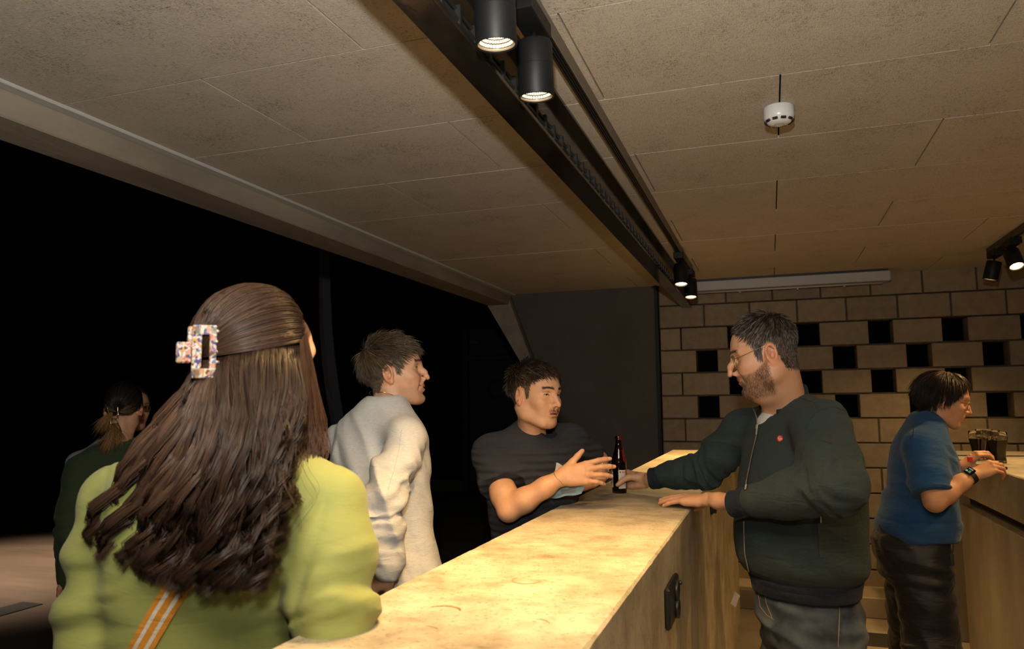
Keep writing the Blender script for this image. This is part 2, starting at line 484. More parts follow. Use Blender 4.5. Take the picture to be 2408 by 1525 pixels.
o = MB().box((-14, 13.0, 0), (-0.7, 13.3, 6.2)).build('wall_hall_end', M_BLACK); tag(o, 'black end wall of the hall', kind='structure')
o = MB().box((-14.3, -2.4, 6.2), (-2.42, 13.3, 6.4)).build('ceiling_hall', M_BLACK); tag(o, 'black high ceiling of the hall', kind='structure')
o = MB().box((-2.42, YW + 0.25, ZC + 0.1), (-0.7, 13.3, 6.4)).build('wall_hall_upper', M_BLACK); tag(o, 'black wall above the passage', kind='structure')
# pale strip of cloth hanging in front of the curtain: narrow above, flaring below
M_CLOTHB = plain('blue_grey_cloth', (0.10, 0.106, 0.13, 1), 0.9, 0, 0.1)
cl = []; lef = [(751, 545), (750, 620), (750, 700), (752, 780), (757, 850), (764, 910), (775, 975), (790, 1060), (812, 1160), (838, 1290)]; rig = [(773, 552), (775, 620), (777, 700), (781, 780), (788, 850), (796, 910), (806, 975), (822, 1060), (846, 1160), (876, 1290)]
mb = MB()
for i in range(len(lef) - 1):
    a, b, c, d = at(*lef[i], 9.2), at(*rig[i], 9.2), at(*rig[i + 1], 9.2), at(*lef[i + 1], 9.2)
    if i == len(lef) - 2: c[2] = d[2] = 0.0
    k = 0.03 * math.sin(i * 1.3)
    mb.prism([a, (a + b) / 2 + (0, -0.05, 0), b, c, (c + d) / 2 + (0, -0.05, 0), d], (0, 0.02, 0))
o = mb.build('hanging_drape', M_CLOTHB); tag(o, 'narrow blue grey drape hanging in the dark hall behind the green blazer', 'drape')
# door in the hall's end wall
M_DOOR = plain('near_black_door', (0.013, 0.0135, 0.0145, 1), 0.6)
M_DOORF = plain('dark_door_frame', (0.020, 0.0205, 0.022, 1), 0.5)
dx0, dx1, dY = at(1088, 900, 12.9)[0], at(1215, 900, 12.9)[0], 12.9
dz = at(1088, 838, 12.9)[2]; dzt = at(1088, 775, 12.9)[2]
o = empty('door_1', ((dx0 + dx1) / 2, dY, 0), 'near black door with transom panel at the end of the dark hall', kind='structure')
MB().box((dx0 + 0.12, dY, 0.02), (dx1, dY + 0.05, dz - 0.08), 0.01).build('door_leaf', M_DOOR, o)
MB().box((dx0, dY - 0.03, 0), (dx0 + 0.11, dY + 0.06, dzt), 0.01).build('door_frame', M_DOORF, o)
MB().box((dx0 + 0.11, dY - 0.03, dz - 0.08), (dx1, dY + 0.06, dz), 0.01).build('door_frame', M_DOORF, o)
MB().box((dx0 + 0.12, dY, dz), (dx1, dY + 0.05, dzt), 0.01).build('transom_panel', M_DOOR, o)
MB().box((dx0 + 0.16, dY - 0.03, dzt - 0.28), (dx0 + 0.32, dY, dzt - 0.20), 0.01).build('small_light', plain('dim_sign', (0.05, 0.05, 0.052, 1), 0.6), o)
MB().lathe([(0.16, 0), (0.17, 0.03), (0.12, 0.035)], ((dx0 + dx1) / 2 + 0.15, dY, dz - 0.62), (0, -1, 0), 24, False).build('vision_ring', M_DOORF, o, True)
o = MB().box((dx0 - 2.2, dY + 0.02, 0), (dx0, dY + 0.09, 0.22), 0.01).build('baseboard_hall', plain('dim_plinth', (0.03, 0.027, 0.022, 1), 0.7)); tag(o, 'dim plinth along the foot of the hall end wall', kind='structure')

# ---- the long bar
bar = empty('bar_counter', ((BAR_L + BAR_R) / 2, 2.4, 0), 'long cast concrete bar counter lit from above', 'counter')


def worn_slab(x0, x1, y0, y1, z0, z1, seed, ny):
    """box whose top edges are chipped and slightly uneven"""
    r = np.random.default_rng(seed)
    ys = np.linspace(y0, y1, ny); v = []; f = []
    def wear():
        w = np.abs(r.normal(0, 1, ny)); w = np.convolve(w, np.ones(9) / 9, 'same') * 0.0012
        for c in r.integers(0, ny, ny // 40): w[max(0, c - 2):c + 3] += 0.0018 * r.random()
        return w
    wa, wb = wear(), wear()
    for y, a, b in zip(ys, wa, wb):
        v += [(x0, y, z0), (x1, y, z0), (x1, y, z1 - 0.004 - b), (x1 - 0.004 - b, y, z1), (x0 + 0.004 + a, y, z1), (x0, y, z1 - 0.004 - a)]
    for i in range(ny - 1):
        for k in range(6):
            f.append((i * 6 + k, i * 6 + (k + 1) % 6, i * 6 + 6 + (k + 1) % 6, i * 6 + 6 + k))
    f.append((5, 4, 3, 2, 1, 0)); m = (ny - 1) * 6; f.append(tuple(range(m, m + 6)))
    t = MB(); t.add(v, f); return t


worn_slab(BAR_L, BAR_R, -1.6, 6.05, 0.0, BAR_Z, 3, 900).build('body', M_BAR, bar)
# stains: dried rings and smears, thin films on the top
M_STAIN = mottled('dried_drink_stain', (0.20, 0.125, 0.05, 1), (0.36, 0.27, 0.15, 1), 40, 5, 0.45, 0.1, 100)
def stain_ring(x, y, r, w, a0, a1, sx=1.0):
    n_ = 26; v = []; f = []
    for i in range(n_ + 1):
        t = a0 + (a1 - a0) * i / n_; ww = w * (0.25 + 0.75 * math.sin(math.pi * i / n_)) * (0.8 + 0.4 * math.sin(i * 2.1))
        for rr in (r - ww / 2, r + ww / 2):
            v.append((x + rr * math.cos(t) * sx, y + rr * math.sin(t), BAR_Z + 0.0007))
    for i in range(n_):
        f.append((2 * i, 2 * i + 1, 2 * i + 3, 2 * i + 2))
    o_ = put('stain', v, f, M_STAIN, bar)
for px, py, r_, w_, a0, a1 in ((1238, 1364, 0.030, 0.006, 2.6, 6.6), (1038, 1436, 0.034, 0.010, 0.3, 2.6), (1000, 1480, 0.02, 0.005, 0.4, 2.0), (1290, 1258, 0.03, 0.003, 1.0, 3.2), (1250, 1466, 0.03, 0.005, 0.2, 1.6)):
    d = _f + (px - 1204) / CAM_F * _r - (py - 762.5) / CAM_F * _u
    p = CAM_POS + d * ((BAR_Z - CAM_POS[2]) / d[2])
    stain_ring(p[0], p[1], r_, w_, a0, a1)
# socket plates on the serving side of the bar
M_SOCK = plain('black_socket_plastic', (0.012, 0.0115, 0.011, 1), 0.4)
def socket_plate(y, z, w, h, label):
    o_ = empty('socket_plate', (BAR_R + 0.012, y, z - h / 2), label, 'socket')
    MB().box((BAR_R, y - w / 2, z - h / 2), (BAR_R + 0.016, y + w / 2, z + h / 2), 0.006).build('plate', M_SOCK, o_)
    for k in (-1, 1):
        MB().lathe([(0.026, 0.0), (0.027, 0.010), (0.022, 0.011), (0.020, 0.004)], (BAR_R + 0.014, y + w * 0.1, z + k * h * 0.22), (1, 0, 0), 24).build('outlet', M_SOCK, o_, True)
    MB().lathe([(0.006, 0), (0.006, 0.012), (0.003, 0.014)], (BAR_R + 0.014, y + w * 0.36, z + h * 0.3), (1, 0, 0), 12).build('screw_cap', M_SOCK, o_, True)
    return o_
sp = [at(1578, 1414, 2.08)]
socket_plate(2.10, 1.072, 0.20, 0.105, 'black double socket plate on the inner face of the bar')
socket_plate(3.62, 1.135, 0.10, 0.085, 'small black socket low beside the flat hand under the bar edge')

# ---- serving counter at the right
CX = 1.095
cnt = empty('serving_counter', (CX + 0.4, 4.0, 0), 'concrete serving counter with thick slab top right of the blue sweater', 'counter')
worn_slab(CX, 2.2, 0.6, 5.62, 1.02, 1.235, 9, 200).build('slab', mottled('slab_concrete', (0.24, 0.205, 0.15, 1), (0.40, 0.35, 0.27, 1), 5, 9, 0.55, 0.25, 60), cnt)
MB().box((CX + 0.09, 0.6, 0.93), (2.2, 5.58, 1.02)).build('shadow_gap', plain('dark_gap', (0.035, 0.027, 0.018, 1), 0.8), cnt)
MB().box((CX + 0.03, 0.6, 0.0), (2.2, 5.58, 0.935), 0.004).build('base', M_CONC, cnt)
o = MB().box((1.05, 5.85, 0.0), (3.35, 6.2, 1.235), 0.006).build('back_counter', M_CONC); tag(o, 'pale concrete counter in front of the block wall behind the glasses', 'counter')
o = MB().box((0.50, 5.58, 0.0), (0.80, 5.88, 0.006), 0.002).build('floor_mat', plain('black_rubber', (0.012, 0.011, 0.010, 1), 0.7)); tag(o, 'black rubber mat on the floor beside dark trousers', 'mat')
o = MB().box((-5.95, 4.15, 0.0), (-5.72, 4.75, 0.006), 0.002).build('floor_box', plain('dark_floor_plate', (0.01, 0.01, 0.01, 1), 0.6)); tag(o, 'small dark plate on the hall floor at the left edge', 'floor plate')

# ---- steel beam below the ceiling
bm_ = empty('steel_beam', (-0.66, 2.3, 2.42), 'black glossy steel beam running below the ceiling over the bar', 'beam')
MB().box((-0.695, -2.0, 2.42), (-0.612, 6.63, 2.434), 0.002).build('lower_flange', M_STEEL, bm_)
MB().box((-0.672, -2.0, 2.434), (-0.655, 6.63, 2.62), 0.001).build('web', M_STEEL, bm_)
MB().box((-0.72, -2.0, 2.616), (-0.625, 6.63, ZC), 0.002).build('upper_flange', M_STEEL, bm_)
MB().tube([(-0.642, -2.0, 2.475), (-0.642, 6.5, 2.475)], 0.008, 8).build('cable', M_TRACK, bm_, True)
MB().tube([(-0.646, -2.0, 2.50), (-0.645, 2.0, 2.503), (-0.646, 6.5, 2.498)], 0.005, 8).build('cable', M_TRACK, bm_, True)
sl = None
for k in range(46):
    y = 0.9 + 0.1 * k
    if sl is None:
        sl = MB().box((-0.656, y, 2.462), (-0.632, y + 0.014, 2.512), 0.002).build('cable_clip', M_TRACK, bm_)
        y00 = y
    else:
        c = sl.copy(); COL.objects.link(c); c.location.y += y - y00

# ---- lighting tracks and spots
def spot_fitting(x, y, z_top, dia, length, tilt, label, power, group='black cylinder track spots', aim=None, lit=True, cone=112):
    """adapter box on the track, stem, can with a reflector, and the lamp's own light"""
    e = empty('track_spot', (x, y, z_top), label, 'spotlight', group)
    MB().box((x - 0.032, y - 0.09, z_top - 0.042), (x + 0.032, y + 0.09, z_top), 0.003).build('adapter', M_SPOT, e)
    ax = unit(tilt); ax = -ax if ax[2] > 0 else ax          # points down the beam
    s0 = np.array([x, y + 0.04, z_top - 0.042]); top = s0 + np.array([0, 0, -0.025])
    MB().tube([s0, top + ax * 0.004], 0.007, 10).build('stem', M_SPOT, e, True)
    r_ = dia / 2
    can = MB().lathe([(r_ * 0.93, 0.0), (r_, 0.006), (r_, length * 0.44), (r_ * 0.985, length * 0.445), (r_, length * 0.45), (r_, length), (r_ * 0.97, length + 0.002), (r_ * 0.90, length), (r_ * 0.88, length - 0.006), (r_ * 0.5, length - 0.05), (0.004, length - 0.055)], top, ax, 40)
    autosmooth(can.build('can', M_SPOT, e), 35)
    # faceted reflector: a dark cup lined with rings of bright cells
    rp = lambda t: (r_ * (0.30 + 0.56 * t), length - 0.046 + 0.040 * t ** 1.6)
    MB().lathe([rp(i / 8) for i in range(9)], top, ax, 36, False).build('reflector', M_REFL, e)
    t1 = unit(np.cross(ax, [1, 0.2, 0])); t2 = np.cross(ax, t1); v = []; fc = []
    for i in range(7):
        for k in range(34):
            q_ = []
            for dt, dk in ((0.10, 0.14), (0.80, 0.14), (0.80, 0.86), (0.10, 0.86)):
                rr, hh = rp((i + dt) / 7); th = 2 * math.pi * (k + dk + 0.5 * (i % 2)) / 34
                q_.append(top + ax * hh + (t1 * math.cos(th) + t2 * math.sin(th)) * (rr - 0.0007))
            n0 = len(v); v += q_; fc.append((n0, n0 + 1, n0 + 2, n0 + 3))
    put('facets', v, fc, M_CELL, e)
    ring = MB().lathe([(r_ * 0.87, length - 0.007), (r_ * 0.90, length - 0.001), (r_ * 0.80, length - 0.003)], top, ax, 40, False); autosmooth(ring.build('trim_ring', M_LENSRING, e), 40)
    if lit:
        MB().lathe([(r_ * 0.32, length - 0.0445), (r_ * 0.32, length - 0.046)], top, ax, 32).build('lamp_disc', M_LAMP, e)
        p = top + ax * (length + 0.012)
        spot_light('spot_beam', p, p + (ax if aim is None else unit(np.asarray(aim) - p)), power, WARM, cone, 1.0, 0.035)
    return e


M_REFL = plain('reflector_cup', (0.10, 0.07, 0.04, 1), 0.3, 0.7)
M_CELL = plain('lit_reflector_facet', (0.9, 0.85, 0.7, 1), 0.3, emit=(1.0, 0.82, 0.52, 1), emit_s=3.2)
M_LENSRING = plain('warm_lens_ring', (0.5, 0.42, 0.28, 1), 0.3)
M_LAMP = plain('lamp_emitter', (1, 1, 1, 1), 0.5, emit=(1.0, 0.86, 0.58, 1), emit_s=30.0)

TX = -0.535
tr = empty('light_track', (TX, 2.2, 2.592), 'black lighting track on the ceiling beside the steel beam', 'lighting track')
MB().box((TX - 0.018, -2.0, 2.592), (TX + 0.018, 5.72, ZC), 0.001).build('rail', M_TRACK, tr)
MB().box((TX + 0.018, -2.0, 2.585), (TX + 0.021, 5.72, ZC), 0.0005).build('side_face', plain('lit_grey_rail_side', (0.16, 0.13, 0.10, 1), 0.6), tr)  # thin grey plate: right side of the black rail coloured as if lit
for dx in (-0.008, 0.0, 0.008):
    MB().box((TX + dx - 0.0015, -2.0, 2.5905), (TX + dx + 0.0015, 5.72, 2.592)).build('conductor_slot', M_BLACK, tr)
tr2 = empty('light_track', (1.47, 3.6, 2.592), 'black lighting track over the serving counter at the right edge', 'lighting track')
MB().box((1.47 - 0.018, -1.0, 2.592), (1.47 + 0.018, 5.85, ZC), 0.001).build('rail', M_TRACK, tr2)
MB().box((1.47 - 0.021, -1.0, 2.585), (1.47 - 0.018, 5.85, ZC), 0.0005).build('side_face', plain('brown_rail_side', (0.07, 0.05, 0.03, 1), 0.6), tr2)
for k, (y, pw, lab) in enumerate(((1.42, 125, 'nearest black cylinder spot, cut by the top of the picture'), (1.72, 125, 'second black cylinder spot from the top of the picture, over the bar'),
                       (5.06, 130, 'far black spot over the bar, left one of the far pair'), (5.72, 130, 'farthest black spot over the bar, beside the screen case'))):
    spot_fitting(TX, y, 2.592, 0.092 if k < 2 else 0.095, 0.142, (0.0, 0.10, -1.0) if k < 2 else (0.02, -0.22, -1.0), lab, pw, cone=94 if k < 2 else 112)
spot_fitting(1.47, 5.36, 2.592, 0.092, 0.125, (0.10, -0.55, -1.0), 'black spot at the right edge tipped towards the room', 80)
spot_fitting(1.47, 5.72, 2.592, 0.092, 0.125, (-0.25, 0.10, -1.0), 'black spot at the right edge hanging straight, farther from the room', 80)
# more fittings of that track hang outside the frame, over the serving side
for y, lab in ((3.9, 'black spot over the serving counter, just outside the right edge'), (2.5, 'black spot over the serving counter, middle of the track'), (1.1, 'black spot over the serving counter, nearest the photographer')):
    spot_fitting(1.47, y, 2.592, 0.092, 0.125, (-0.25, 0.05, -1.0), lab, 84)

# ---- smoke detector
sd = empty('smoke_detector', (0.072, 2.715, 2.57), 'white round smoke detector on the ceiling', 'smoke detector')
M_WPL = plain('white_plastic', (0.62, 0.62, 0.62, 1), 0.3)
c0 = (0.072, 2.715, ZC)
autosmooth(MB().lathe([(0.050, 0.0), (0.052, 0.004), (0.052, 0.034), (0.048, 0.046), (0.040, 0.054), (0.030, 0.060), (0.012, 0.062), (0.001, 0.062)], c0, (0, 0, -1), 48).build('housing', M_WPL, sd), 50)
for k in range(10):
    th = -math.pi / 2 + (k - 4.5) * 2 * math.pi / 10
    er = np.array([math.cos(th), math.sin(th), 0]); et = np.array([-math.sin(th), math.cos(th), 0])
    MB().obox(np.array(c0) + er * 0.0448 + np.array([0, 0, -0.0505]), et * 0.0088, unit(er * 0.8 + np.array([0, 0, 1.0])) * 0.0045, unit(er - np.array([0, 0, 0.8])) * 0.0035, 0.0008).build('vent_slot', M_SOCK, sd)
autosmooth(MB().lathe([(0.017, 0.0), (0.017, 0.0012), (0.0162, 0.0014), (0.0155, 0.0006)], (c0[0], c0[1], ZC - 0.0618), (0, 0, -1), 32, False).build('test_ring', plain('ring_line', (0.3, 0.29, 0.28, 1), 0.5), sd), 50)

# ---- projection screen case under the ceiling
pc = empty('screen_case', (0.2, 6.45, 2.53), 'grey roll-up projection screen case under the ceiling by the block wall', 'projector screen')
M_CASE = plain('grey_case', (0.40, 0.40, 0.41, 1), 0.45)
MB().box((-0.60, 6.42, 2.535), (0.93, 6.53, 2.612), 0.004).build('case', M_CASE, pc)
MB().box((-0.60, 6.45, 2.612), (0.92, 6.53, ZC)).build('bracket_rail', M_TRACK, pc)
MB().box((0.93, 6.425, 2.537), (0.937, 6.525, 2.610), 0.002).build('end_cap', plain('grey_end', (0.26, 0.26, 0.265, 1), 0.4), pc)
MB().tube([(-0.56, 6.47, 2.524), (0.88, 6.47, 2.524)], 0.008, 10).build('bottom_bar', M_CASE, pc, True)
for x in (-0.2, 0.25, 0.6):
    MB().box((x - 0.006, 6.462, 2.505), (x + 0.006, 6.478, 2.520), 0.001).build('tab', M_CASE, pc)
# ================================================================== modelling of bodies: distance fields on a grid, meshed by surface nets


def rot_xyz(rx, ry, rz):
    return np.array(Matrix.Rotation(rz, 3, 'Z') @ Matrix.Rotation(ry, 3, 'Y') @ Matrix.Rotation(rx, 3, 'X'))


def vnoise(P, seed=0):
    """smooth value noise in -1..1 at points P (..., 3)"""
    r = np.random.default_rng(seed); T = r.random((32, 32, 32)).astype(np.float32) * 2 - 1
    i = np.floor(P).astype(np.int32); f = (P - i).astype(np.float32); f = f * f * (3 - 2 * f)
    i &= 31; j = (i + 1) & 31
    x0, y0, z0 = i[..., 0], i[..., 1], i[..., 2]; x1, y1, z1 = j[..., 0], j[..., 1], j[..., 2]
    fx, fy, fz = f[..., 0], f[..., 1], f[..., 2]
    a = T[x0, y0, z0] * (1 - fx) + T[x1, y0, z0] * fx
    b = T[x0, y1, z0] * (1 - fx) + T[x1, y1, z0] * fx
    c = T[x0, y0, z1] * (1 - fx) + T[x1, y0, z1] * fx
    d = T[x0, y1, z1] * (1 - fx) + T[x1, y1, z1] * fx
    return (a * (1 - fy) + b * fy) * (1 - fz) + (c * (1 - fy) + d * fy) * fz


class SDF:
    def __init__(s, lo, hi, h):
        s.lo = np.asarray(lo, np.float32); s.h = float(h)
        s.n = np.ceil((np.asarray(hi) - np.asarray(lo)) / h).astype(int) + 1
        s.ax = [s.lo[k] + s.h * np.arange(s.n[k], dtype=np.float32) for k in range(3)]
        s.D = np.full(s.n, 0.05, np.float32)

    def _sl(s, lo, hi):
        a = np.clip(np.floor((np.asarray(lo) - s.lo) / s.h).astype(int), 0, s.n - 1); b = np.clip(np.ceil((np.asarray(hi) - s.lo) / s.h).astype(int) + 1, 0, s.n)
        if np.any(b <= a): return None, None
        sl = tuple(slice(a[k], b[k]) for k in range(3))
        P = np.stack(np.meshgrid(*[s.ax[k][sl[k]] for k in range(3)], indexing='ij'), -1)
        return sl, P

    def op(s, fn, lo, hi, k=0.0, mode='add'):
        m = max(k * 1.2, 0.012) + 2 * s.h
        sl, P = s._sl(np.asarray(lo) - m, np.asarray(hi) + m)
        if sl is None: return s
        d = fn(P).astype(np.float32); D = s.D[sl]
        if mode == 'add':
            if k > 0:
                t = np.maximum(k - np.abs(D - d), 0) / k; s.D[sl] = np.minimum(D, d) - t * t * k * 0.25
            else: s.D[sl] = np.minimum(D, d)
        elif mode == 'sub':
            d = -d
            if k > 0:
                t = np.maximum(k - np.abs(D - d), 0) / k; s.D[sl] = np.maximum(D, d) + t * t * k * 0.25
            else: s.D[sl] = np.maximum(D, d)
        return s

    def ell(s, c, r, rot=None, k=0.0, mode='add'):
        c = np.asarray(c, np.float32); r = np.asarray(r, np.float32); R = None if rot is None else np.asarray(rot, np.float32)
        e = np.array([r.max()] * 3) if R is not None else r

        def fn(P):
            q = P - c
            if R is not None: q = q @ R
            k0 = np.sqrt(((q / r) ** 2).sum(-1)); k1 = np.sqrt(((q / (r * r)) ** 2).sum(-1))
            return k0 * (k0 - 1) / (k1 + 1e-6)
        return s.op(fn, c - e, c + e, k, mode)

    def cone(s, a, b, r1, r2, k=0.0, mode='add', flat=None, fdir=None):
        """rounded cone from a to b; flat < 1 squashes it along fdir"""
        a = np.asarray(a, np.float32); b = np.asarray(b, np.float32); ab = b - a; L2 = float(ab @ ab) + 1e-12
        fd = None if flat is None else unit(fdir).astype(np.float32)

        def fn(P):
            t = np.clip(((P - a) @ ab) / L2, 0, 1)
            q = P - (a + t[..., None] * ab)
            if fd is not None:
                w = q @ fd; q = q + (w * (1.0 / flat - 1.0))[..., None] * fd
            d = np.sqrt((q * q).sum(-1)) - (r1 + (r2 - r1) * t)
            return d if fd is None else d * (0.5 + 0.5 * flat)
        m = max(r1, r2)
        return s.op(fn, np.minimum(a, b) - m, np.maximum(a, b) + m, k, mode)

    def chain(s, pts, rad, k=0.0, mode='add', flat=None, fdir=None):
        for i in range(len(pts) - 1):
            s.cone(pts[i], pts[i + 1], rad[i], rad[i + 1], k, mode, flat, fdir)
        return s

    def loft(s, stations, k=0.0, mode='add', cap=0.01, power=2.0):
        """stations: (centre, right vector, half-width, half-depth) ordered bottom to top; sections are super-ellipses normal to z
        each station may carry a 5th value: forward shift skew of the front half-depth (front depth factor)"""
        C = np.array([q[0] for q in stations], np.float32); Rv = np.array([unit(q[1]) for q in stations], np.float32)
        A = np.array([q[2] for q in stations], np.float32); B = np.array([q[3] for q in stations], np.float32)
        BF = np.array([q[4] if len(q) > 4 else q[3] for q in stations], np.float32)
        z = C[:, 2]; zz = np.linspace(z[0], z[-1], 120)
        # smooth interpolation along z (Catmull-Rom through monotone z)
        def itp(v):
            m = np.gradient(v, z)
            idx = np.clip(np.searchsorted(z, zz, 'right') - 1, 0, len(z) - 2)
            h = z[idx + 1] - z[idx]; t = (zz - z[idx]) / h
            return (2 * t ** 3 - 3 * t ** 2 + 1) * v[idx] + (t ** 3 - 2 * t ** 2 + t) * h * m[idx] + (-2 * t ** 3 + 3 * t ** 2) * v[idx + 1] + (t ** 3 - t ** 2) * h * m[idx + 1]
        cx, cy = itp(C[:, 0]), itp(C[:, 1]); rx, ry = itp(Rv[:, 0]), itp(Rv[:, 1]); a_, b_, bf_ = itp(A), itp(B), itp(BF)
        M_ = float(max(A.max(), B.max(), BF.max()))
        lo = np.array([C[:, 0].min() - M_, C[:, 1].min() - M_, z[0]]); hi = np.array([C[:, 0].max() + M_, C[:, 1].max() + M_, z[-1]])

        def fn(P):
            zc = np.clip(P[..., 2], zz[0], zz[-1])
            g = lambda v: np.interp(zc[0, 0, :], zz, v).astype(np.float32)[None, None, :]
            X = P[..., 0] - g(cx); Y = P[..., 1] - g(cy); r0, r1 = g(rx), g(ry); nn = np.sqrt(r0 * r0 + r1 * r1); r0, r1 = r0 / nn, r1 / nn
            U = X * r0 + Y * r1; V = -X * r1 + Y * r0      # V > 0 is forward (left-hand normal of the right vector)
            a = g(a_); b = np.where(V > 0, g(bf_), g(b_))
            rho = (np.abs(U / a) ** power + np.abs(V / b) ** power) ** (1 / power)
            gr = np.sqrt((U / (a * a)) ** 2 + (V / (b * b)) ** 2) / np.maximum(rho, 1e-4)
            d = (rho - 1) / np.maximum(gr, 1 / np.maximum(a, b))
            dz = np.maximum(zz[0] - P[..., 2], P[..., 2] - zz[-1]) + cap
            w = np.maximum(d + cap, 0); v = np.maximum(dz, 0)
            return np.minimum(np.maximum(d + cap, dz), 0) + np.sqrt(w * w + v * v) - cap
        return s.op(fn, lo, hi, k, mode)

    def box(s, c, half, rot=None, r=0.005, k=0.0, mode='add'):
        c = np.asarray(c, np.float32); hf = np.asarray(half, np.float32) - r; R = None if rot is None else np.asarray(rot, np.float32)
        m = float(np.linalg.norm(half))

        def fn(P):
            q = P - c
            if R is not None: q = q @ R
            q = np.abs(q) - hf
            return np.sqrt((np.maximum(q, 0) ** 2).sum(-1)) + np.minimum(q.max(-1), 0) - r
        return s.op(fn, c - m, c + m, k, mode)

    def torus(s, c, rot, R0, r0, stretch=1.0, k=0.0, mode='add'):
        c = np.asarray(c, np.float32); R = np.asarray(rot, np.float32); m = R0 * max(1, stretch) + r0

        def fn(P):
            q = (P - c) @ R; q1 = q[..., 1] / stretch
            w = np.sqrt(q[..., 0] ** 2 + q1 ** 2) - R0
            return np.sqrt(w * w + q[..., 2] ** 2) - r0
        return s.op(fn, c - m, c + m, k, mode)

    def cut(s, p, n, r=0.0):
        """keep the side the normal points away from"""
        p = np.asarray(p, np.float32); n = unit(n).astype(np.float32)
        d = (s.ax[0][:, None, None] - p[0]) * n[0] + (s.ax[1][None, :, None] - p[1]) * n[1] + (s.ax[2][None, None, :] - p[2]) * n[2]
        if r > 0:
            t = np.maximum(r - np.abs(s.D - d), 0) / r; s.D = np.maximum(s.D, d) + t * t * r * 0.25
        else: s.D = np.maximum(s.D, d)
        return s

    def warp(s, fn, band=0.03):
        """add a displacement fn(P) near the surface"""
        I = np.nonzero(np.abs(s.D) < band)
        P = np.stack([s.ax[k][I[k]] for k in range(3)], -1)
        s.D[I] += fn(P).astype(np.float32)
        return s

    def mesh(s):
        """surface nets"""
        D = s.D.copy()
        for k in range(3):      # close at the walls of the grid
            for e in (0, -1):
                ix = [slice(None)] * 3; ix[k] = e; D[tuple(ix)] = np.maximum(D[tuple(ix)], 1e-3)
        ins = D < 0
        n0, n1, n2 = D.shape
        c = np.zeros((n0 - 1, n1 - 1, n2 - 1), np.int8)
        for a in (0, 1):
            for b in (0, 1):
                for e in (0, 1):
                    c += ins[a:n0 - 1 + a, b:n1 - 1 + b, e:n2 - 1 + e]
        cells = np.argwhere((c > 0) & (c < 8)).astype(np.int32)
        idx = np.full(c.shape, -1, np.int32); idx[cells[:, 0], cells[:, 1], cells[:, 2]] = np.arange(len(cells))
        corners = [(a, b, e) for a in (0, 1) for b in (0, 1) for e in (0, 1)]
        vals = np.stack([D[cells[:, 0] + a, cells[:, 1] + b, cells[:, 2] + e] for a, b, e in corners], 1)
        acc = np.zeros((len(cells), 3), np.float32); cnt = np.zeros(len(cells), np.float32)
        for i in range(8):
            for j in range(i + 1, 8):
                df = [corners[i][k] != corners[j][k] for k in range(3)]
                if sum(df) != 1: continue
                k = df.index(True)
                va, vb = vals[:, i], vals[:, j]; m = (va < 0) != (vb < 0)
                t = np.where(m, va / np.where(m, va - vb, 1), 0)
                p = np.tile(np.array(corners[i], np.float32), (len(cells), 1)); p[:, k] += t * (corners[j][k] - corners[i][k])
                acc[m] += p[m]; cnt[m] += 1
        V = (cells + acc / cnt[:, None]) * s.h + s.lo
        F = []
        for k in range(3):
            ix0 = [slice(None)] * 3; ix1 = [slice(None)] * 3
            ix0[k] = slice(0, -1); ix1[k] = slice(1, None)
            A, B = ins[tuple(ix0)], ins[tuple(ix1)]
            e = np.argwhere(A != B)
            u, v = [(1, 2), (2, 0), (0, 1)][k]
            ok = (e[:, u] > 0) & (e[:, v] > 0) & (e[:, u] < D.shape[u] - 1) & (e[:, v] < D.shape[v] - 1)
            e = e[ok]; fl = A[e[:, 0], e[:, 1], e[:, 2]]
            def I(du, dv):
                q = e.copy(); q[:, u] += du; q[:, v] += dv; return idx[q[:, 0], q[:, 1], q[:, 2]]
            q = np.stack([I(-1, -1), I(0, -1), I(0, 0), I(-1, 0)], 1)
            q[~fl] = q[~fl][:, ::-1]
            F.append(q)
        F = np.concatenate(F)
        F = F[(F >= 0).all(1)]
        return V.astype(np.float64), F


def vnormals(V, F):
    a, b, c, d = V[F[:, 0]], V[F[:, 1]], V[F[:, 2]], V[F[:, 3]]
    n = np.cross(c - a, d - b); N = np.zeros_like(V)
    for k in range(4): np.add.at(N, F[:, k], n)
    return N / (np.linalg.norm(N, axis=1)[:, None] + 1e-12)


def join(parts):
    """[(V, F, colours)] into one"""
    V = np.concatenate([p[0] for p in parts]); C = np.concatenate([p[2] for p in parts]); k = 0; F = []
    for p in parts:
        F.append(p[1] + k); k += len(p[0])
    return V, np.concatenate(F), C


def smoothstep(a, b, x):
    t = np.clip((x - a) / (b - a), 0, 1); return t * t * (3 - 2 * t)


def folds(P, axis, freq, amp, seed, warp=0.6, sharp=1.0):
    """cloth folds: noise squeezed along an axis so that ridges run across it"""
    axis = unit(axis)
    t = np.cross(axis, [0.3, 0.5, 0.8]); t = unit(t); b = np.cross(axis, t)
    Q = np.stack([(P @ axis) * freq, (P @ t) * freq * 0.28, (P @ b) * freq * 0.28], -1)
    Q = Q + warp * np.stack([vnoise(Q * 0.7 + 3.1, seed + 5)] * 3, -1)
    n = vnoise(Q, seed)
    r = 1 - 2 * np.abs(n)                       # ridged
    return -2.7 * amp * (0.65 * np.sign(r) * np.abs(r) ** sharp + 0.35 * vnoise(Q * 2.1, seed + 9))


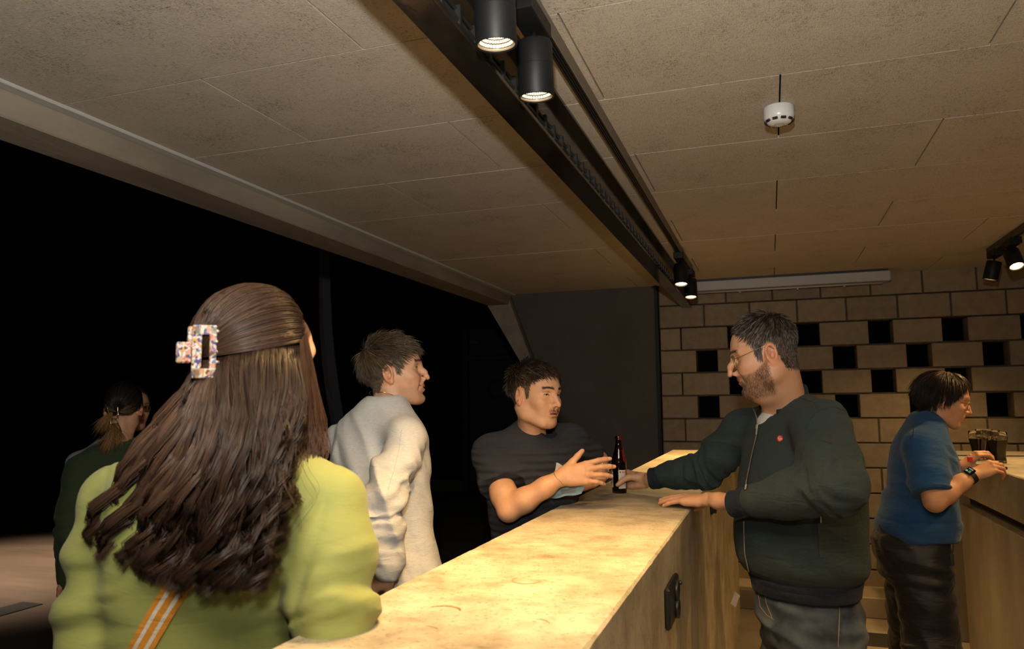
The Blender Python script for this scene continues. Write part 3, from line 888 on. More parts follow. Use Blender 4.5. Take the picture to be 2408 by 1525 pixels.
def strand_mesh(paths, rad, sides=3):
    """paths (n, m, 3) into thin tapering tubes; rad (n,) root radii. returns V, F, index of strand for each vertex"""
    n, m, _ = paths.shape
    T = np.gradient(paths, axis=1); T /= np.linalg.norm(T, axis=2)[..., None] + 1e-9
    ref = np.where(np.abs(T[..., 2:3]) < 0.9, np.array([0, 0, 1.0]), np.array([1.0, 0, 0]))
    e1 = np.cross(T, ref); e1 /= np.linalg.norm(e1, axis=2)[..., None] + 1e-9
    e2 = np.cross(T, e1)
    prof = np.interp(np.linspace(0, 1, m), [0, 0.15, 0.7, 1], [0.7, 1.0, 0.85, 0.12])
    R = rad[:, None] * prof[None, :]
    ph = np.arange(sides) * 2 * math.pi / sides
    V = paths[:, :, None, :] + R[:, :, None, None] * (np.cos(ph)[None, None, :, None] * e1[:, :, None, :] + np.sin(ph)[None, None, :, None] * e2[:, :, None, :])
    V = V.reshape(-1, 3)
    base = (np.arange(n)[:, None, None] * m + np.arange(m - 1)[None, :, None]) * sides
    k = np.arange(sides)[None, None, :]; k2 = (k + 1) % sides
    F = np.stack([base + k, base + k2, base + sides + k2, base + sides + k], -1).reshape(-1, 4)
    return V, F, np.repeat(np.arange(n), m * sides)


# ------------------------------------------------------------------ skin, hair and cloth materials


def skin_mat():
    m, n, l, b = nt('skin')
    a = n.new('ShaderNodeAttribute'); a.attribute_name = 'Col'
    tc = n.new('ShaderNodeTexCoord'); nz = n.new('ShaderNodeTexNoise'); nz.inputs['Scale'].default_value = 90; nz.inputs['Detail'].default_value = 5
    l.new(tc.outputs['Object'], nz.inputs['Vector'])
    mr = n.new('ShaderNodeMapRange'); mr.inputs[3].default_value = 0.88; mr.inputs[4].default_value = 1.1
    l.new(nz.outputs['Fac'], mr.inputs[0])
    mu = n.new('ShaderNodeVectorMath'); mu.operation = 'SCALE'
    l.new(a.outputs['Color'], mu.inputs[0]); l.new(mr.outputs[0], mu.inputs[3])
    l.new(mu.outputs[0], b.inputs['Base Color'])
    b.inputs['Roughness'].default_value = 0.52; b.inputs['Specular IOR Level'].default_value = 0.4
    b.inputs['Subsurface Weight'].default_value = 0.12; b.inputs['Subsurface Radius'].default_value = (1.0, 0.35, 0.2); b.inputs['Subsurface Scale'].default_value = 0.006
    n2 = n.new('ShaderNodeTexNoise'); n2.inputs['Scale'].default_value = 700; n2.inputs['Detail'].default_value = 2
    l.new(tc.outputs['Object'], n2.inputs['Vector'])
    bp = n.new('ShaderNodeBump'); bp.inputs['Strength'].default_value = 0.12; bp.inputs['Distance'].default_value = 0.001
    l.new(n2.outputs['Fac'], bp.inputs['Height']); l.new(bp.outputs[0], b.inputs['Normal'])
    return m


def hair_mat(name='hair', rough=0.36):
    m, n, l, b = nt(name)
    a = n.new('ShaderNodeAttribute'); a.attribute_name = 'Col'
    l.new(a.outputs['Color'], b.inputs['Base Color'])
    b.inputs['Roughness'].default_value = rough; b.inputs['Specular IOR Level'].default_value = 0.3
    nz = n.new('ShaderNodeTexNoise'); nz.inputs['Scale'].default_value = 150
    mr = n.new('ShaderNodeMapRange'); mr.inputs[3].default_value = rough - 0.06; mr.inputs[4].default_value = rough + 0.1
    tc = n.new('ShaderNodeTexCoord'); l.new(tc.outputs['Object'], nz.inputs['Vector']); l.new(nz.outputs['Fac'], mr.inputs[0]); l.new(mr.outputs[0], b.inputs['Roughness'])
    return m


def cloth_mat(name, col, col2=None, weave=900.0, strength=0.25, rough=0.85, sheen=0.2, stretch=(1, 1, 1), spec=0.2, waves=None, slub=0.0, crease=0.5):
    m, n, l, b = nt(name)
    tc = n.new('ShaderNodeTexCoord'); mp = n.new('ShaderNodeMapping'); mp.inputs['Scale'].default_value = stretch
    l.new(tc.outputs['Object'], mp.inputs['Vector'])
    nz = n.new('ShaderNodeTexNoise'); nz.inputs['Scale'].default_value = weave; nz.inputs['Detail'].default_value = 2
    l.new(mp.outputs[0], nz.inputs['Vector'])
    n3 = n.new('ShaderNodeTexNoise'); n3.inputs['Scale'].default_value = 14; n3.inputs['Detail'].default_value = 6
    l.new(tc.outputs['Object'], n3.inputs['Vector'])
    cr = n.new('ShaderNodeMixRGB'); c2 = col2 or tuple(c * 0.72 for c in col[:3]) + (1,)
    cr.inputs[1].default_value = col; cr.inputs[2].default_value = c2
    ad = n.new('ShaderNodeMath'); ad.operation = 'MULTIPLY'
    mr = n.new('ShaderNodeMapRange'); mr.inputs[1].default_value = 0.3; mr.inputs[2].default_value = 0.7
    l.new(nz.outputs['Fac'], mr.inputs[0]); l.new(mr.outputs[0], ad.inputs[0]); ad.inputs[1].default_value = 0.8
    l.new(ad.outputs[0], cr.inputs[0]); l.new(cr.outputs[0], b.inputs['Base Color'])
    hgt = nz.outputs['Fac']
    if waves:
        wv = n.new('ShaderNodeTexWave'); wv.bands_direction = waves[0]; wv.inputs['Scale'].default_value = waves[1]; wv.inputs['Distortion'].default_value = waves[2]; wv.inputs['Detail'].default_value = 1
        l.new(tc.outputs['Object'], wv.inputs['Vector'])
        sm = n.new('ShaderNodeMath'); sm.operation = 'MULTIPLY_ADD'; sm.inputs[1].default_value = waves[3]
        l.new(wv.outputs['Fac'], sm.inputs[0]); l.new(nz.outputs['Fac'], sm.inputs[2]); hgt = sm.outputs[0]
    bp = n.new('ShaderNodeBump'); bp.inputs['Strength'].default_value = strength; bp.inputs['Distance'].default_value = 0.005 if waves else 0.0015
    l.new(hgt, bp.inputs['Height'])
    # soft creases of the cloth, finer than the modelled folds
    cm = n.new('ShaderNodeMapping'); cm.inputs['Rotation'].default_value = (0.5, 0.35, 0.6); cm.inputs['Scale'].default_value = (9, 16, 34)
    l.new(tc.outputs['Object'], cm.inputs['Vector'])
    cn = n.new('ShaderNodeTexNoise'); cn.inputs['Scale'].default_value = 1.0; cn.inputs['Detail'].default_value = 2.5; cn.inputs['Distortion'].default_value = 0.8
    l.new(cm.outputs[0], cn.inputs['Vector'])
    b2 = n.new('ShaderNodeBump'); b2.inputs['Strength'].default_value = crease; b2.inputs['Distance'].default_value = 0.012
    l.new(cn.outputs['Fac'], b2.inputs['Height']); l.new(bp.outputs[0], b2.inputs['Normal']); l.new(b2.outputs[0], b.inputs['Normal'])
    b.inputs['Roughness'].default_value = rough; b.inputs['Specular IOR Level'].default_value = spec
    b.inputs['Sheen Weight'].default_value = sheen; b.inputs['Sheen Roughness'].default_value = 0.5
    return m


M_SKIN = skin_mat()
M_HAIR = hair_mat()
M_EYE = None


def eye_mat():
    m, n, l, b = nt('eye')
    a = n.new('ShaderNodeAttribute'); a.attribute_name = 'Col'
    l.new(a.outputs['Color'], b.inputs['Base Color'])
    b.inputs['Roughness'].default_value = 0.12
    nz = n.new('ShaderNodeTexNoise'); nz.inputs['Scale'].default_value = 300
    mr = n.new('ShaderNodeMapRange'); mr.inputs[3].default_value = 0.08; mr.inputs[4].default_value = 0.16
    l.new(nz.outputs['Fac'], mr.inputs[0]); l.new(mr.outputs[0], b.inputs['Roughness'])
    return m


M_EYE = eye_mat()


def uv_sphere(c, r, fwd, nu=24, nv=16):
    """sphere whose pole points along fwd; returns V, F, angle from the pole"""
    f = unit(fwd); t = unit(np.cross(f, [0, 0, 1.0])); u = np.cross(t, f)
    V = []; A = []
    for i in range(nv + 1):
        th = math.pi * i / nv
        for k in range(nu):
            ph = 2 * math.pi * k / nu
            V.append(np.asarray(c) + r * (f * math.cos(th) + (t * math.cos(ph) + u * math.sin(ph)) * math.sin(th))); A.append(th)
    F = [(i * nu + k, (i + 1) * nu + k, (i + 1) * nu + (k + 1) % nu, i * nu + (k + 1) % nu) for i in range(nv) for k in range(nu)]
    return np.array(V), np.array(F), np.array(A)
# ================================================================== heads


def make_head(p):
    """head in its own frame: +y is where the face looks, +x the right-hand side, z up, origin between the ears"""
    g = lambda k, d: p.get(k, d)
    h = g('h', 0.0019)
    nb = np.asarray(g('neck', (0, -0.045, -0.20)), float); nr = g('neck_r', 0.056); jw = g('jaw', 1.0); ck = g('cheek', 1.0); fat = g('fat', 0.0)
    lo = np.minimum([-0.098, -0.125, -0.135], nb - nr - 0.012); hi = np.maximum([0.098, 0.150, 0.150], nb + nr + 0.012); hi[2] = 0.150
    S = SDF(lo, hi, h)
    cw = g('cranium_w', 1.0)
    S.ell((0, -0.014, 0.044), (0.0745 * cw, 0.098, 0.089))
    S.ell((0, 0.030, 0.030), (0.064, 0.062, 0.072), k=0.03)
    S.ell((0, 0.030, -0.028), (0.061 * jw, 0.060, 0.066), k=0.03)
    S.ell((0, 0.042, -0.062), (0.046 * jw, 0.046, 0.044), k=0.03)            # muzzle and lower face
    for s in (-1, 1):
        S.chain([(s * 0.060 * jw, -0.010, -0.030), (s * 0.055 * jw, 0.004, -0.066), (s * 0.026, 0.066, -0.094)], [0.014, 0.016, 0.015], k=0.03)
        S.ell((s * 0.040, 0.060, -0.016), (0.024 * ck, 0.024 * ck, 0.021 * ck), k=0.022)   # cheekbone
        S.ell((s * 0.030, 0.068, -0.042), (0.018 * ck, 0.016 * ck, 0.020), k=0.02)
    S.ell((0, 0.076 + g('chin', 0.0), -0.094), (0.020, 0.019, 0.017), k=0.02)
    if fat:
        S.ell((0, 0.030, -0.108), (0.050, 0.046, 0.026 + fat), k=0.03)
    # brow ridge
    for s in (-1, 1):
        S.cone((s * 0.012, 0.086, 0.031), (s * 0.046, 0.069, 0.034), 0.0105, 0.009, k=0.018)
        S.ell((s * 0.034, 0.090, 0.011), (0.020, 0.015, 0.0125), k=0.018, mode='sub')      # eye socket
    # nose
    nl, nd, nw = g('nose', 0.0), g('nose_drop', 0.0), g('nose_w', 1.0)
    tip = np.array([0, 0.113 + nl, -0.022 - nd])
    S.cone((0, 0.085 + g('bridge', 0.0) * 0.4, 0.022), (0, 0.100 + nl * 0.6 + g('bridge', 0.0), -0.002), 0.0080, 0.0080, k=0.014)
    S.cone((0, 0.100 + nl * 0.6 + g('bridge', 0.0), -0.002), tip, 0.0080, 0.0085 * nw, k=0.010)
    for s in (-1, 1):
        S.ell((s * 0.0125 * nw, 0.098 + nl * 0.5, -0.026 - nd * 0.5), (0.0078, 0.0115, 0.0078), k=0.009)
        S.ell((s * 0.0068 * nw, 0.106 + nl * 0.7, -0.0335 - nd * 0.8), (0.0030, 0.0050, 0.0032), k=0.003, mode='sub')
    # mouth
    sm = g('smile', 0.0); op = g('open', 0.0)
    S.ell((0, 0.082, -0.051), (0.027, 0.018, 0.020), k=0.016)
    def lipline(x):
        return -0.0555 + sm * (np.abs(x) / 0.026) ** 2 * 0.010
    xs = np.linspace(-0.023 - 0.004 * (sm > 0), 0.023 + 0.004 * (sm > 0), 9)
    yl = lambda x: 0.0965 - 0.020 * (np.abs(x) / 0.026) ** 2 + g('lip', 0.0)
    S.chain([(x, yl(x), lipline(x) + 0.0048 * (1 - (abs(x) / 0.030) ** 2)) for x in xs], [0.0036 + 0.0014 * (1 - (abs(x) / 0.026) ** 2) for x in xs], k=0.006)
    S.chain([(x, yl(x) - 0.001, lipline(x) - op - 0.0058 * (1 - (abs(x) / 0.030) ** 2)) for x in xs], [0.0038 + 0.0018 * (1 - (abs(x) / 0.026) ** 2) for x in xs], k=0.006)
    if op > 0:
        S.chain([(x, yl(x) + 0.001, lipline(x) - op * 0.5) for x in xs], [0.0012 + op * 0.45 * max(0, 1 - (abs(x) / 0.027) ** 2) for x in xs], k=0.001, mode='sub')
    S.chain([(x, yl(x) + 0.0055, lipline(x) - op * 0.5) for x in xs], [0.0016] * 9, k=0.003, mode='sub')
    S.ell((0, 0.103, -0.0435), (0.0035, 0.006, 0.007), k=0.005, mode='sub')     # philtrum
    S.ell((0, 0.104, -0.0765), (0.016, 0.008, 0.0055), k=0.010, mode='sub')     # under the lower lip
    if sm > 0:
        for s in (-1, 1):
            S.chain([(s * 0.020, 0.103, -0.026), (s * 0.034, 0.091, -0.044), (s * 0.037, 0.083, -0.060)], [0.003, 0.0035, 0.002], k=0.012, mode='sub')
    # eyes: lids as a bulge with a slit; the eyeballs are separate
    eo = g('eye_open', 1.0); look = g('lid_drop', 0.0)
    ec = [np.array([s * 0.0315, 0.0700, 0.0130]) for s in (-1, 1)]
    for s, c in zip((-1, 1), ec):
        S.ell(c, (0.0150, 0.0139, 0.0132), k=0.011)
        th = np.linspace(-1, 1, 7)
        pts = [c + np.array([t * 0.0125 - s * 0.0006, 0.0142 - 0.0056 * t * t * (1.3 if t * s > 0 else 0.7), -0.0004 - look + 0.0018 * (1 - t * t)]) for t in th]
        S.chain(pts, [0.0005 + 0.0034 * eo * (1 - t * t) for t in th], k=0.0012, mode='sub')
        S.chain([c + np.array([t * 0.014, 0.0155 - 0.006 * t * t, 0.0068 + 0.0015 * (1 - t * t)]) for t in th], [0.0008] * 7, k=0.006, mode='sub')   # crease of the lid
    # ears
    for s in (-1, 1):
        fl = g('ear_flare', 0.35)
        R = rot_xyz(0.0, 0, 0)
        ez = unit((s * 1.0, -fl * 0.9, 0.10)); ey = unit(np.array([0, -0.20, 1.0]) - ez * (np.array([0, -0.20, 1.0]) @ ez)); ex = np.cross(ey, ez)
        R = np.stack([ex, ey, ez], 1); c = np.array([s * 0.0755, -0.014, -0.001]) + ez * 0.003 * (fl > 0.4)
        S.ell(c - ez * 0.003, (0.0165, 0.029, 0.0062), R, k=0.005)
        S.torus(c + ey * 0.004 + ez * 0.0062, R, 0.0155, 0.0036, 1.65, k=0.003)
        S.torus(c + ey * 0.001 + ez * 0.0035, R, 0.0095, 0.0026, 1.7, k=0.003)
        S.ell(c - ey * 0.026 + ex * (0.005 if True else 0) + ez * 0.002, (0.0085, 0.010, 0.005), R, k=0.006)
        S.ell(c + ex * 0.004 - ey * 0.004 + ez * 0.0055, (0.0085, 0.0125, 0.0100), R, k=0.0015, mode='sub')
        S.ell(c + ey * 0.013 + ez * 0.006, (0.0085, 0.0090, 0.0035), R, k=0.004, mode='sub')
        S.ell(c + unit(np.array([0, 1.0, 0])) * 0.013 + ey * -0.004 + ez * 0.001, (0.004, 0.0065, 0.0045), R, k=0.004)
    # neck
    S.cone((0, -0.022, -0.045), nb, nr * 0.97, nr, k=0.035)
    for s in (-1, 1):
        S.cone((s * 0.058, -0.028, -0.045), nb + np.array([s * 0.014, nr * 0.85, 0.0]), 0.012, 0.012, k=0.03)
    if g('adam', 0.0):
        S.ell(np.array([0, 0.0, -0.10]) * 0.5 + nb * 0.5 + np.array([0, nr * 0.9, 0.02]), (0.008, 0.010, 0.012), k=0.018)
    if 'extra' in p: p['extra'](S)
    V, F = S.mesh()
    N = vnormals(V, F)
    x, y, z = V[:, 0], V[:, 1], V[:, 2]; ax = np.abs(x)
    skin = np.array(g('skin', (0.50, 0.27, 0.16))); C = np.tile(skin, (len(V), 1))
    def mixin(mask, col):
        nonlocal C
        C = C * (1 - mask[:, None]) + np.asarray(col)[None, :] * mask[:, None]
    nz = vnoise(V * 60, 3)
    mixin(0.35 * np.exp(-(((ax - 0.045) / 0.018) ** 2 + ((z + 0.020) / 0.020) ** 2)) * (y > 0.02), skin * np.array([1.05, 0.72, 0.62]))
    mixin(0.30 * np.exp(-((x / 0.016) ** 2 + ((z + 0.02) / 0.014) ** 2)) * (y > 0.09), skin * np.array([1.05, 0.75, 0.66]))
    mixin(0.5 * smoothstep(0.073, 0.079, ax) * smoothstep(1.3, 0.8, ((y + 0.016) / 0.026) ** 2 + (z / 0.040) ** 2), skin * np.array([1.08, 0.70, 0.60]))
    # lips
    ll = lipline(x); up = (z - ll)
    lipm = np.clip(1 - (ax / (0.0265 + 0.003 * (sm > 0))) ** 2, 0, 1)
    lm = smoothstep(0, 0.25, lipm) * smoothstep(0.0115 * lipm + 0.001, 0.0085 * lipm, up) * smoothstep(-0.0130 * lipm - op - 0.001, -0.0105 * lipm - op, up) * (y > 0.065)
    mixin(0.85 * lm, g('lip_col', skin * np.array([0.80, 0.50, 0.46])))
    if op > 0:
        mixin((np.abs(z - (ll - op * 0.5)) < op * 0.55 * lipm + 0.0004) * (ax < 0.022) * (y > 0.06) * (y < yl(x) + 0.0005) * 0.95, (0.05, 0.015, 0.012))
    # brows
    bz = 0.0355 + 0.0045 * np.sin(np.clip((ax - 0.012) / 0.040, 0, 1) * 2.6) - 0.004 * smoothstep(0.035, 0.056, ax) + g('brow_z', 0.0)
    bm = smoothstep(0.008, 0.014, ax) * smoothstep(0.060, 0.048, ax) * np.exp(-((z - bz) / (0.0042 * g('brow_w', 1.0))) ** 2) * (y > 0.045)
    mixin(np.clip(bm * g('brow_s', 0.9), 0, 1), g('hair', (0.03, 0.02, 0.013)))
    # lash line
    for s, c in zip((-1, 1), ec):
        q = (V - c) / np.array([0.0150, 1.0, 1.0])
        t = np.clip((V[:, 0] - c[0]) / 0.0125, -1.1, 1.1)
        lz = c[2] - look + 0.0014 + 0.0036 * eo * (1 - t * t)
        m = np.exp(-((z - lz) / 0.0019) ** 2) * (np.abs(t) < 1.08) * (y > 0.071)
        mixin(np.clip(m * 0.9, 0, 1), (0.03, 0.016, 0.011))
    # scalp
    hl = g('hairline', None)
    scalp = np.zeros(len(V))
    if hl is not None:
        scalp = smoothstep(-0.004, 0.005, hl(x, y, z) + 0.003 * nz)
        mixin(scalp * g('scalp_s', 0.9), g('hair', (0.03, 0.02, 0.013)))
    bd = g('beard', None)
    beard = np.zeros(len(V))
    if bd is not None:
        beard = np.clip(bd(x, y, z), 0, 1) * (1 - lm)
        mixin(beard * g('beard_s', 0.6), g('beard_col', (0.05, 0.025, 0.015)))
    if 'moles' in p:
        for mx_, my_, mz_, mr_ in p['moles']:
            d = np.linalg.norm(V - np.array([mx_, my_, mz_]), axis=1); mixin((d < mr_) * 0.85, (0.05, 0.025, 0.018))
    return dict(V=V, F=F, N=N, C=C, scalp=scalp, beard=beard, eyes=ec, p=p)


def std_hairline(front=0.088, temple=0.045, side=-0.006, nape=-0.070, ear=0.030):
    def fn(x, y, z):
        ax = np.abs(x)
        hl = np.interp(y, [-0.13, -0.085, -0.050, -0.036, -0.022, 0.006, 0.012, 0.026, 0.034, 0.050, 0.070, 0.12],
                       [nape, nape, nape + 0.010, -0.020, ear, ear, side, side + 0.006, temple, temple + 0.022, front, front])
        hl = hl + np.where(y > 0.045, -0.010 * np.clip((ax - 0.02) / 0.03, 0, 1) * 0.3, 0)
        ear_zone = (ax > 0.069) & (((y + 0.016) / 0.026) ** 2 + ((z + 0.002) / 0.040) ** 2 < 1)
        return np.where(ear_zone, -1.0, z - hl)
    return fn


class Pose:
    """carries head-frame points into the world"""
    def __init__(s, pos, fwd, up=(0, 0, 1), scale=1.0):
        f = unit(fwd); r = unit(np.cross(f, up)); u = np.cross(r, f)
        s.R = np.stack([r, f, u], 1); s.o = np.asarray(pos, float); s.s = scale

    def __call__(s, v): return (np.asarray(v, float) * s.s) @ s.R.T + s.o

    def inv(s, v): return ((np.asarray(v, float) - s.o) @ s.R) / s.s

    def dir(s, v): return np.asarray(v, float) @ s.R.T


def yaw_dir(az_deg, el_deg=0.0):
    """direction with azimuth measured clockwise from +y (towards +x)"""
    a, e = math.radians(az_deg), math.radians(el_deg)
    return np.array([math.sin(a) * math.cos(e), math.cos(a) * math.cos(e), math.sin(e)])


M_LASH = plain('eyelash', (0.018, 0.011, 0.008, 1), 0.6)


def add_eyes(head, pose, parent, iris=(0.06, 0.035, 0.018), gaze=(0, 1, 0)):
    for c in head['eyes']:
        V, F, A = uv_sphere(c, 0.0121, gaze)
        col = np.tile((0.62, 0.56, 0.52), (len(V), 1)); col[A < 0.50] = iris; col[A < 0.23] = (0.004, 0.004, 0.004)
        put('eye', pose(V), F, M_EYE, parent, True, col)
        s = 1 if c[0] > 0 else -1; th = np.linspace(-1.02, 1.05 if s > 0 else 1.02, 13); eo, dr = head['p'].get('eye_open', 1.0), head['p'].get('lid_drop', 0.0)
        lash = [c + np.array([t * 0.0128 - s * 0.0006, 0.0146 - 0.0058 * t * t * (1.3 if t * s > 0 else 0.7), 0.0006 - dr + (0.0018 + 0.0032 * eo) * (1 - t * t)]) for t in th]
        MB().tube(pose(np.array(lash)), [0.0004 + 0.0006 * (1 - t * t) for t in th], 6).build('eyelashes', M_LASH, parent, True)


def grow(head, n, mask_fn, length, flow, rad, seg=5, seed=1, col=(0.05, 0.03, 0.02), colvar=0.35, lift=0.45, jitter=0.35, gravity=0.0, curl=0.0, sides=3, highlight=None, hl_frac=0.0, bend=None):
    """short hair: tapering locks rooted on the scalp, laid along flow(V) and lifted off the skin"""
    r = np.random.default_rng(seed)
    V, F, N = head['V'], head['F'], head['N']
    w = mask_fn(V) if callable(mask_fn) else mask_fn
    a = np.linalg.norm(np.cross(V[F[:, 2]] - V[F[:, 0]], V[F[:, 3]] - V[F[:, 1]]), axis=1)
    wf = a * w[F].mean(1); wf = wf / wf.sum()
    fi = r.choice(len(F), n, p=wf)
    uv = r.random((n, 2, 1))
    P = (V[F[fi, 0]] * (1 - uv[:, 0]) + V[F[fi, 1]] * uv[:, 0]) * (1 - uv[:, 1]) + (V[F[fi, 3]] * (1 - uv[:, 0]) + V[F[fi, 2]] * uv[:, 0]) * uv[:, 1]
    Nn = N[F[fi, 0]]
    fl = flow(P, Nn); fl = fl - Nn * (fl * Nn).sum(1)[:, None]; fl /= np.linalg.norm(fl, axis=1)[:, None] + 1e-9
    clump = np.stack([vnoise(P * 55 + 7, seed + 1), vnoise(P * 55 + 17, seed + 2), vnoise(P * 55 + 27, seed + 3)], 1)
    jit = jitter * (0.6 * r.normal(size=(n, 3)) * 0.6 + 1.1 * clump)
    L = (length(P) if callable(length) else np.full(n, length)) * (0.75 + 0.5 * r.random(n))
    lf = (lift(P) if callable(lift) else np.full(n, lift)) * (0.7 + 0.6 * r.random(n))
    d = unit_rows(fl + Nn * lf[:, None] + jit)
    pts = np.zeros((n, seg, 3)); pts[:, 0] = P - Nn * 0.001; cur = P.copy()
    for k in range(1, seg):
        t = k / (seg - 1)
        g = np.zeros((n, 3)); g[:, 2] = -gravity * t
        d = unit_rows(d + (fl * 0.35 - Nn * 0.25 * lf[:, None]) * t + g + curl * r.normal(size=(n, 3)))
        cur = cur + d * (L / (seg - 1))[:, None]
        if bend is not None: cur = bend(cur)
        pts[:, k] = cur
    rr = rad * (0.7 + 0.6 * r.random(n))
    Vs, Fs, idx = strand_mesh(pts, rr, sides)
    k = (1 + colvar * r.normal(size=n) * 0.6 + colvar * 0.8 * clump[:, 0])[:, None]
    cols = np.clip(np.asarray(col)[None, :] * np.clip(k, 0.35, 2.2), 0, 1)
    if highlight is not None:
        m = r.random(n) < hl_frac; cols[m] = np.asarray(highlight) * (0.7 + 0.6 * r.random((m.sum(), 1)))
    return Vs, Fs, cols[idx]


def unit_rows(a): return a / (np.linalg.norm(a, axis=1)[:, None] + 1e-9)


def eyeglasses(parent, pose, mat_frame, mat_lens, half_w=0.029, lens_w=0.0225, lens_h=0.0185, y=0.101, z=0.010, rim=0.0011, temple_z=0.016, shape=2.4):
    """two rims, bridge, two temples, two lenses as parts"""
    g = empty('glasses', origin_of(parent)); g.parent = parent; g.location = (0, 0, 0)
    for s in (-1, 1):
        th = np.linspace(0, 2 * math.pi, 33)
        cx_ = s * half_w
        sgn = lambda c, e: np.sign(c) * np.abs(c) ** e
        px = cx_ + lens_w * sgn(np.cos(th), 2 / shape); pz = z + lens_h * sgn(np.sin(th), 2 / shape); py = y - 0.35 * np.maximum(np.abs(px) - 0.012, 0) ** 1.15
        MB().tube(pose(np.stack([px, py, pz], 1)), rim, 6).build('rim', mat_frame, g, True)
        c_ = pose(np.array([[cx_, y - 0.35 * (half_w - 0.012) ** 1.15, z]]))
        ring = pose(np.stack([px, py, pz], 1)[:-1]); back = ring - pose.dir([0, 0.0012, 0])
        n_ = len(ring)
        put('lens', np.vstack([ring, back]), [tuple(range(n_)), tuple(range(2 * n_ - 1, n_ - 1, -1))] + [(i, (i + 1) % n_, n_ + (i + 1) % n_, n_ + i) for i in range(n_)], mat_lens, g)
        xo = s * (half_w + lens_w)
        yo = y - 0.35 * (half_w + lens_w - 0.012) ** 1.15
        MB().tube(pose(np.array([[xo, yo, z + 0.008], [s * 0.066, yo - 0.016, z + 0.0085], [s * 0.0755, 0.02, temple_z + 0.003], [s * 0.0790, -0.012, temple_z + 0.006], [s * 0.078, -0.030, temple_z - 0.012]])), [rim * 0.9, rim * 1.1, rim * 1.1, rim, rim], 6).build('temple', mat_frame, g, True)
        MB().tube(pose(np.array([[s * 0.009, y - 0.002, z - 0.003], [s * 0.0085, y - 0.008, z - 0.007]])), 0.0016, 6).build('nose_pad', mat_frame, g, True)
    th = np.linspace(-1, 1, 7)
    MB().tube(pose(np.stack([th * (half_w - lens_w + 0.0005), y + 0.0015 - 0.0015 * th ** 2, z + 0.006 - 0.003 * th ** 2], 1)), rim, 6).build('bridge', mat_frame, g, True)
    return g


def whorl(cx=0.0, cy=-0.055, cz=0.11, down=0.6, fwd=0.0):
    """hair laid outwards from the crown"""
    def fn(P, N):
        d = P - np.array([cx, cy, cz]); d = d / (np.linalg.norm(d, axis=1)[:, None] + 1e-6)
        return d + np.array([0, fwd, 0]) + np.array([0, 0, -1.0]) * (down * smoothstep(0.09, 0.03, P[:, 2]))[:, None]
    return fn


def brows(hd, pose, parent, n, length, rad, col):
    """one eyebrow on each side, of short hairs combed outwards"""
    for s in (-1, 1):
        v, F, c = grow(hd, n, lambda V: np.exp(-((V[:, 2] - 0.0375) / 0.003) ** 2) * (np.abs(V[:, 0] * s - 0.032) < 0.022) * (V[:, 1] > 0.045), length,
                       lambda P, N: np.stack([np.sign(P[:, 0]), -0.2 + 0 * P[:, 0], 0.25 + 0 * P[:, 0]], 1), rad, 4, 6, col, 0.3, 0.3, 0.25)
        put('eyebrow', pose(v), F, M_HAIR, parent, True, c)
# ================================================================== people
from mathutils.bvhtree import BVHTree


def sub(a, b, t): return np.asarray(a, float) * (1 - t) + np.asarray(b, float) * t


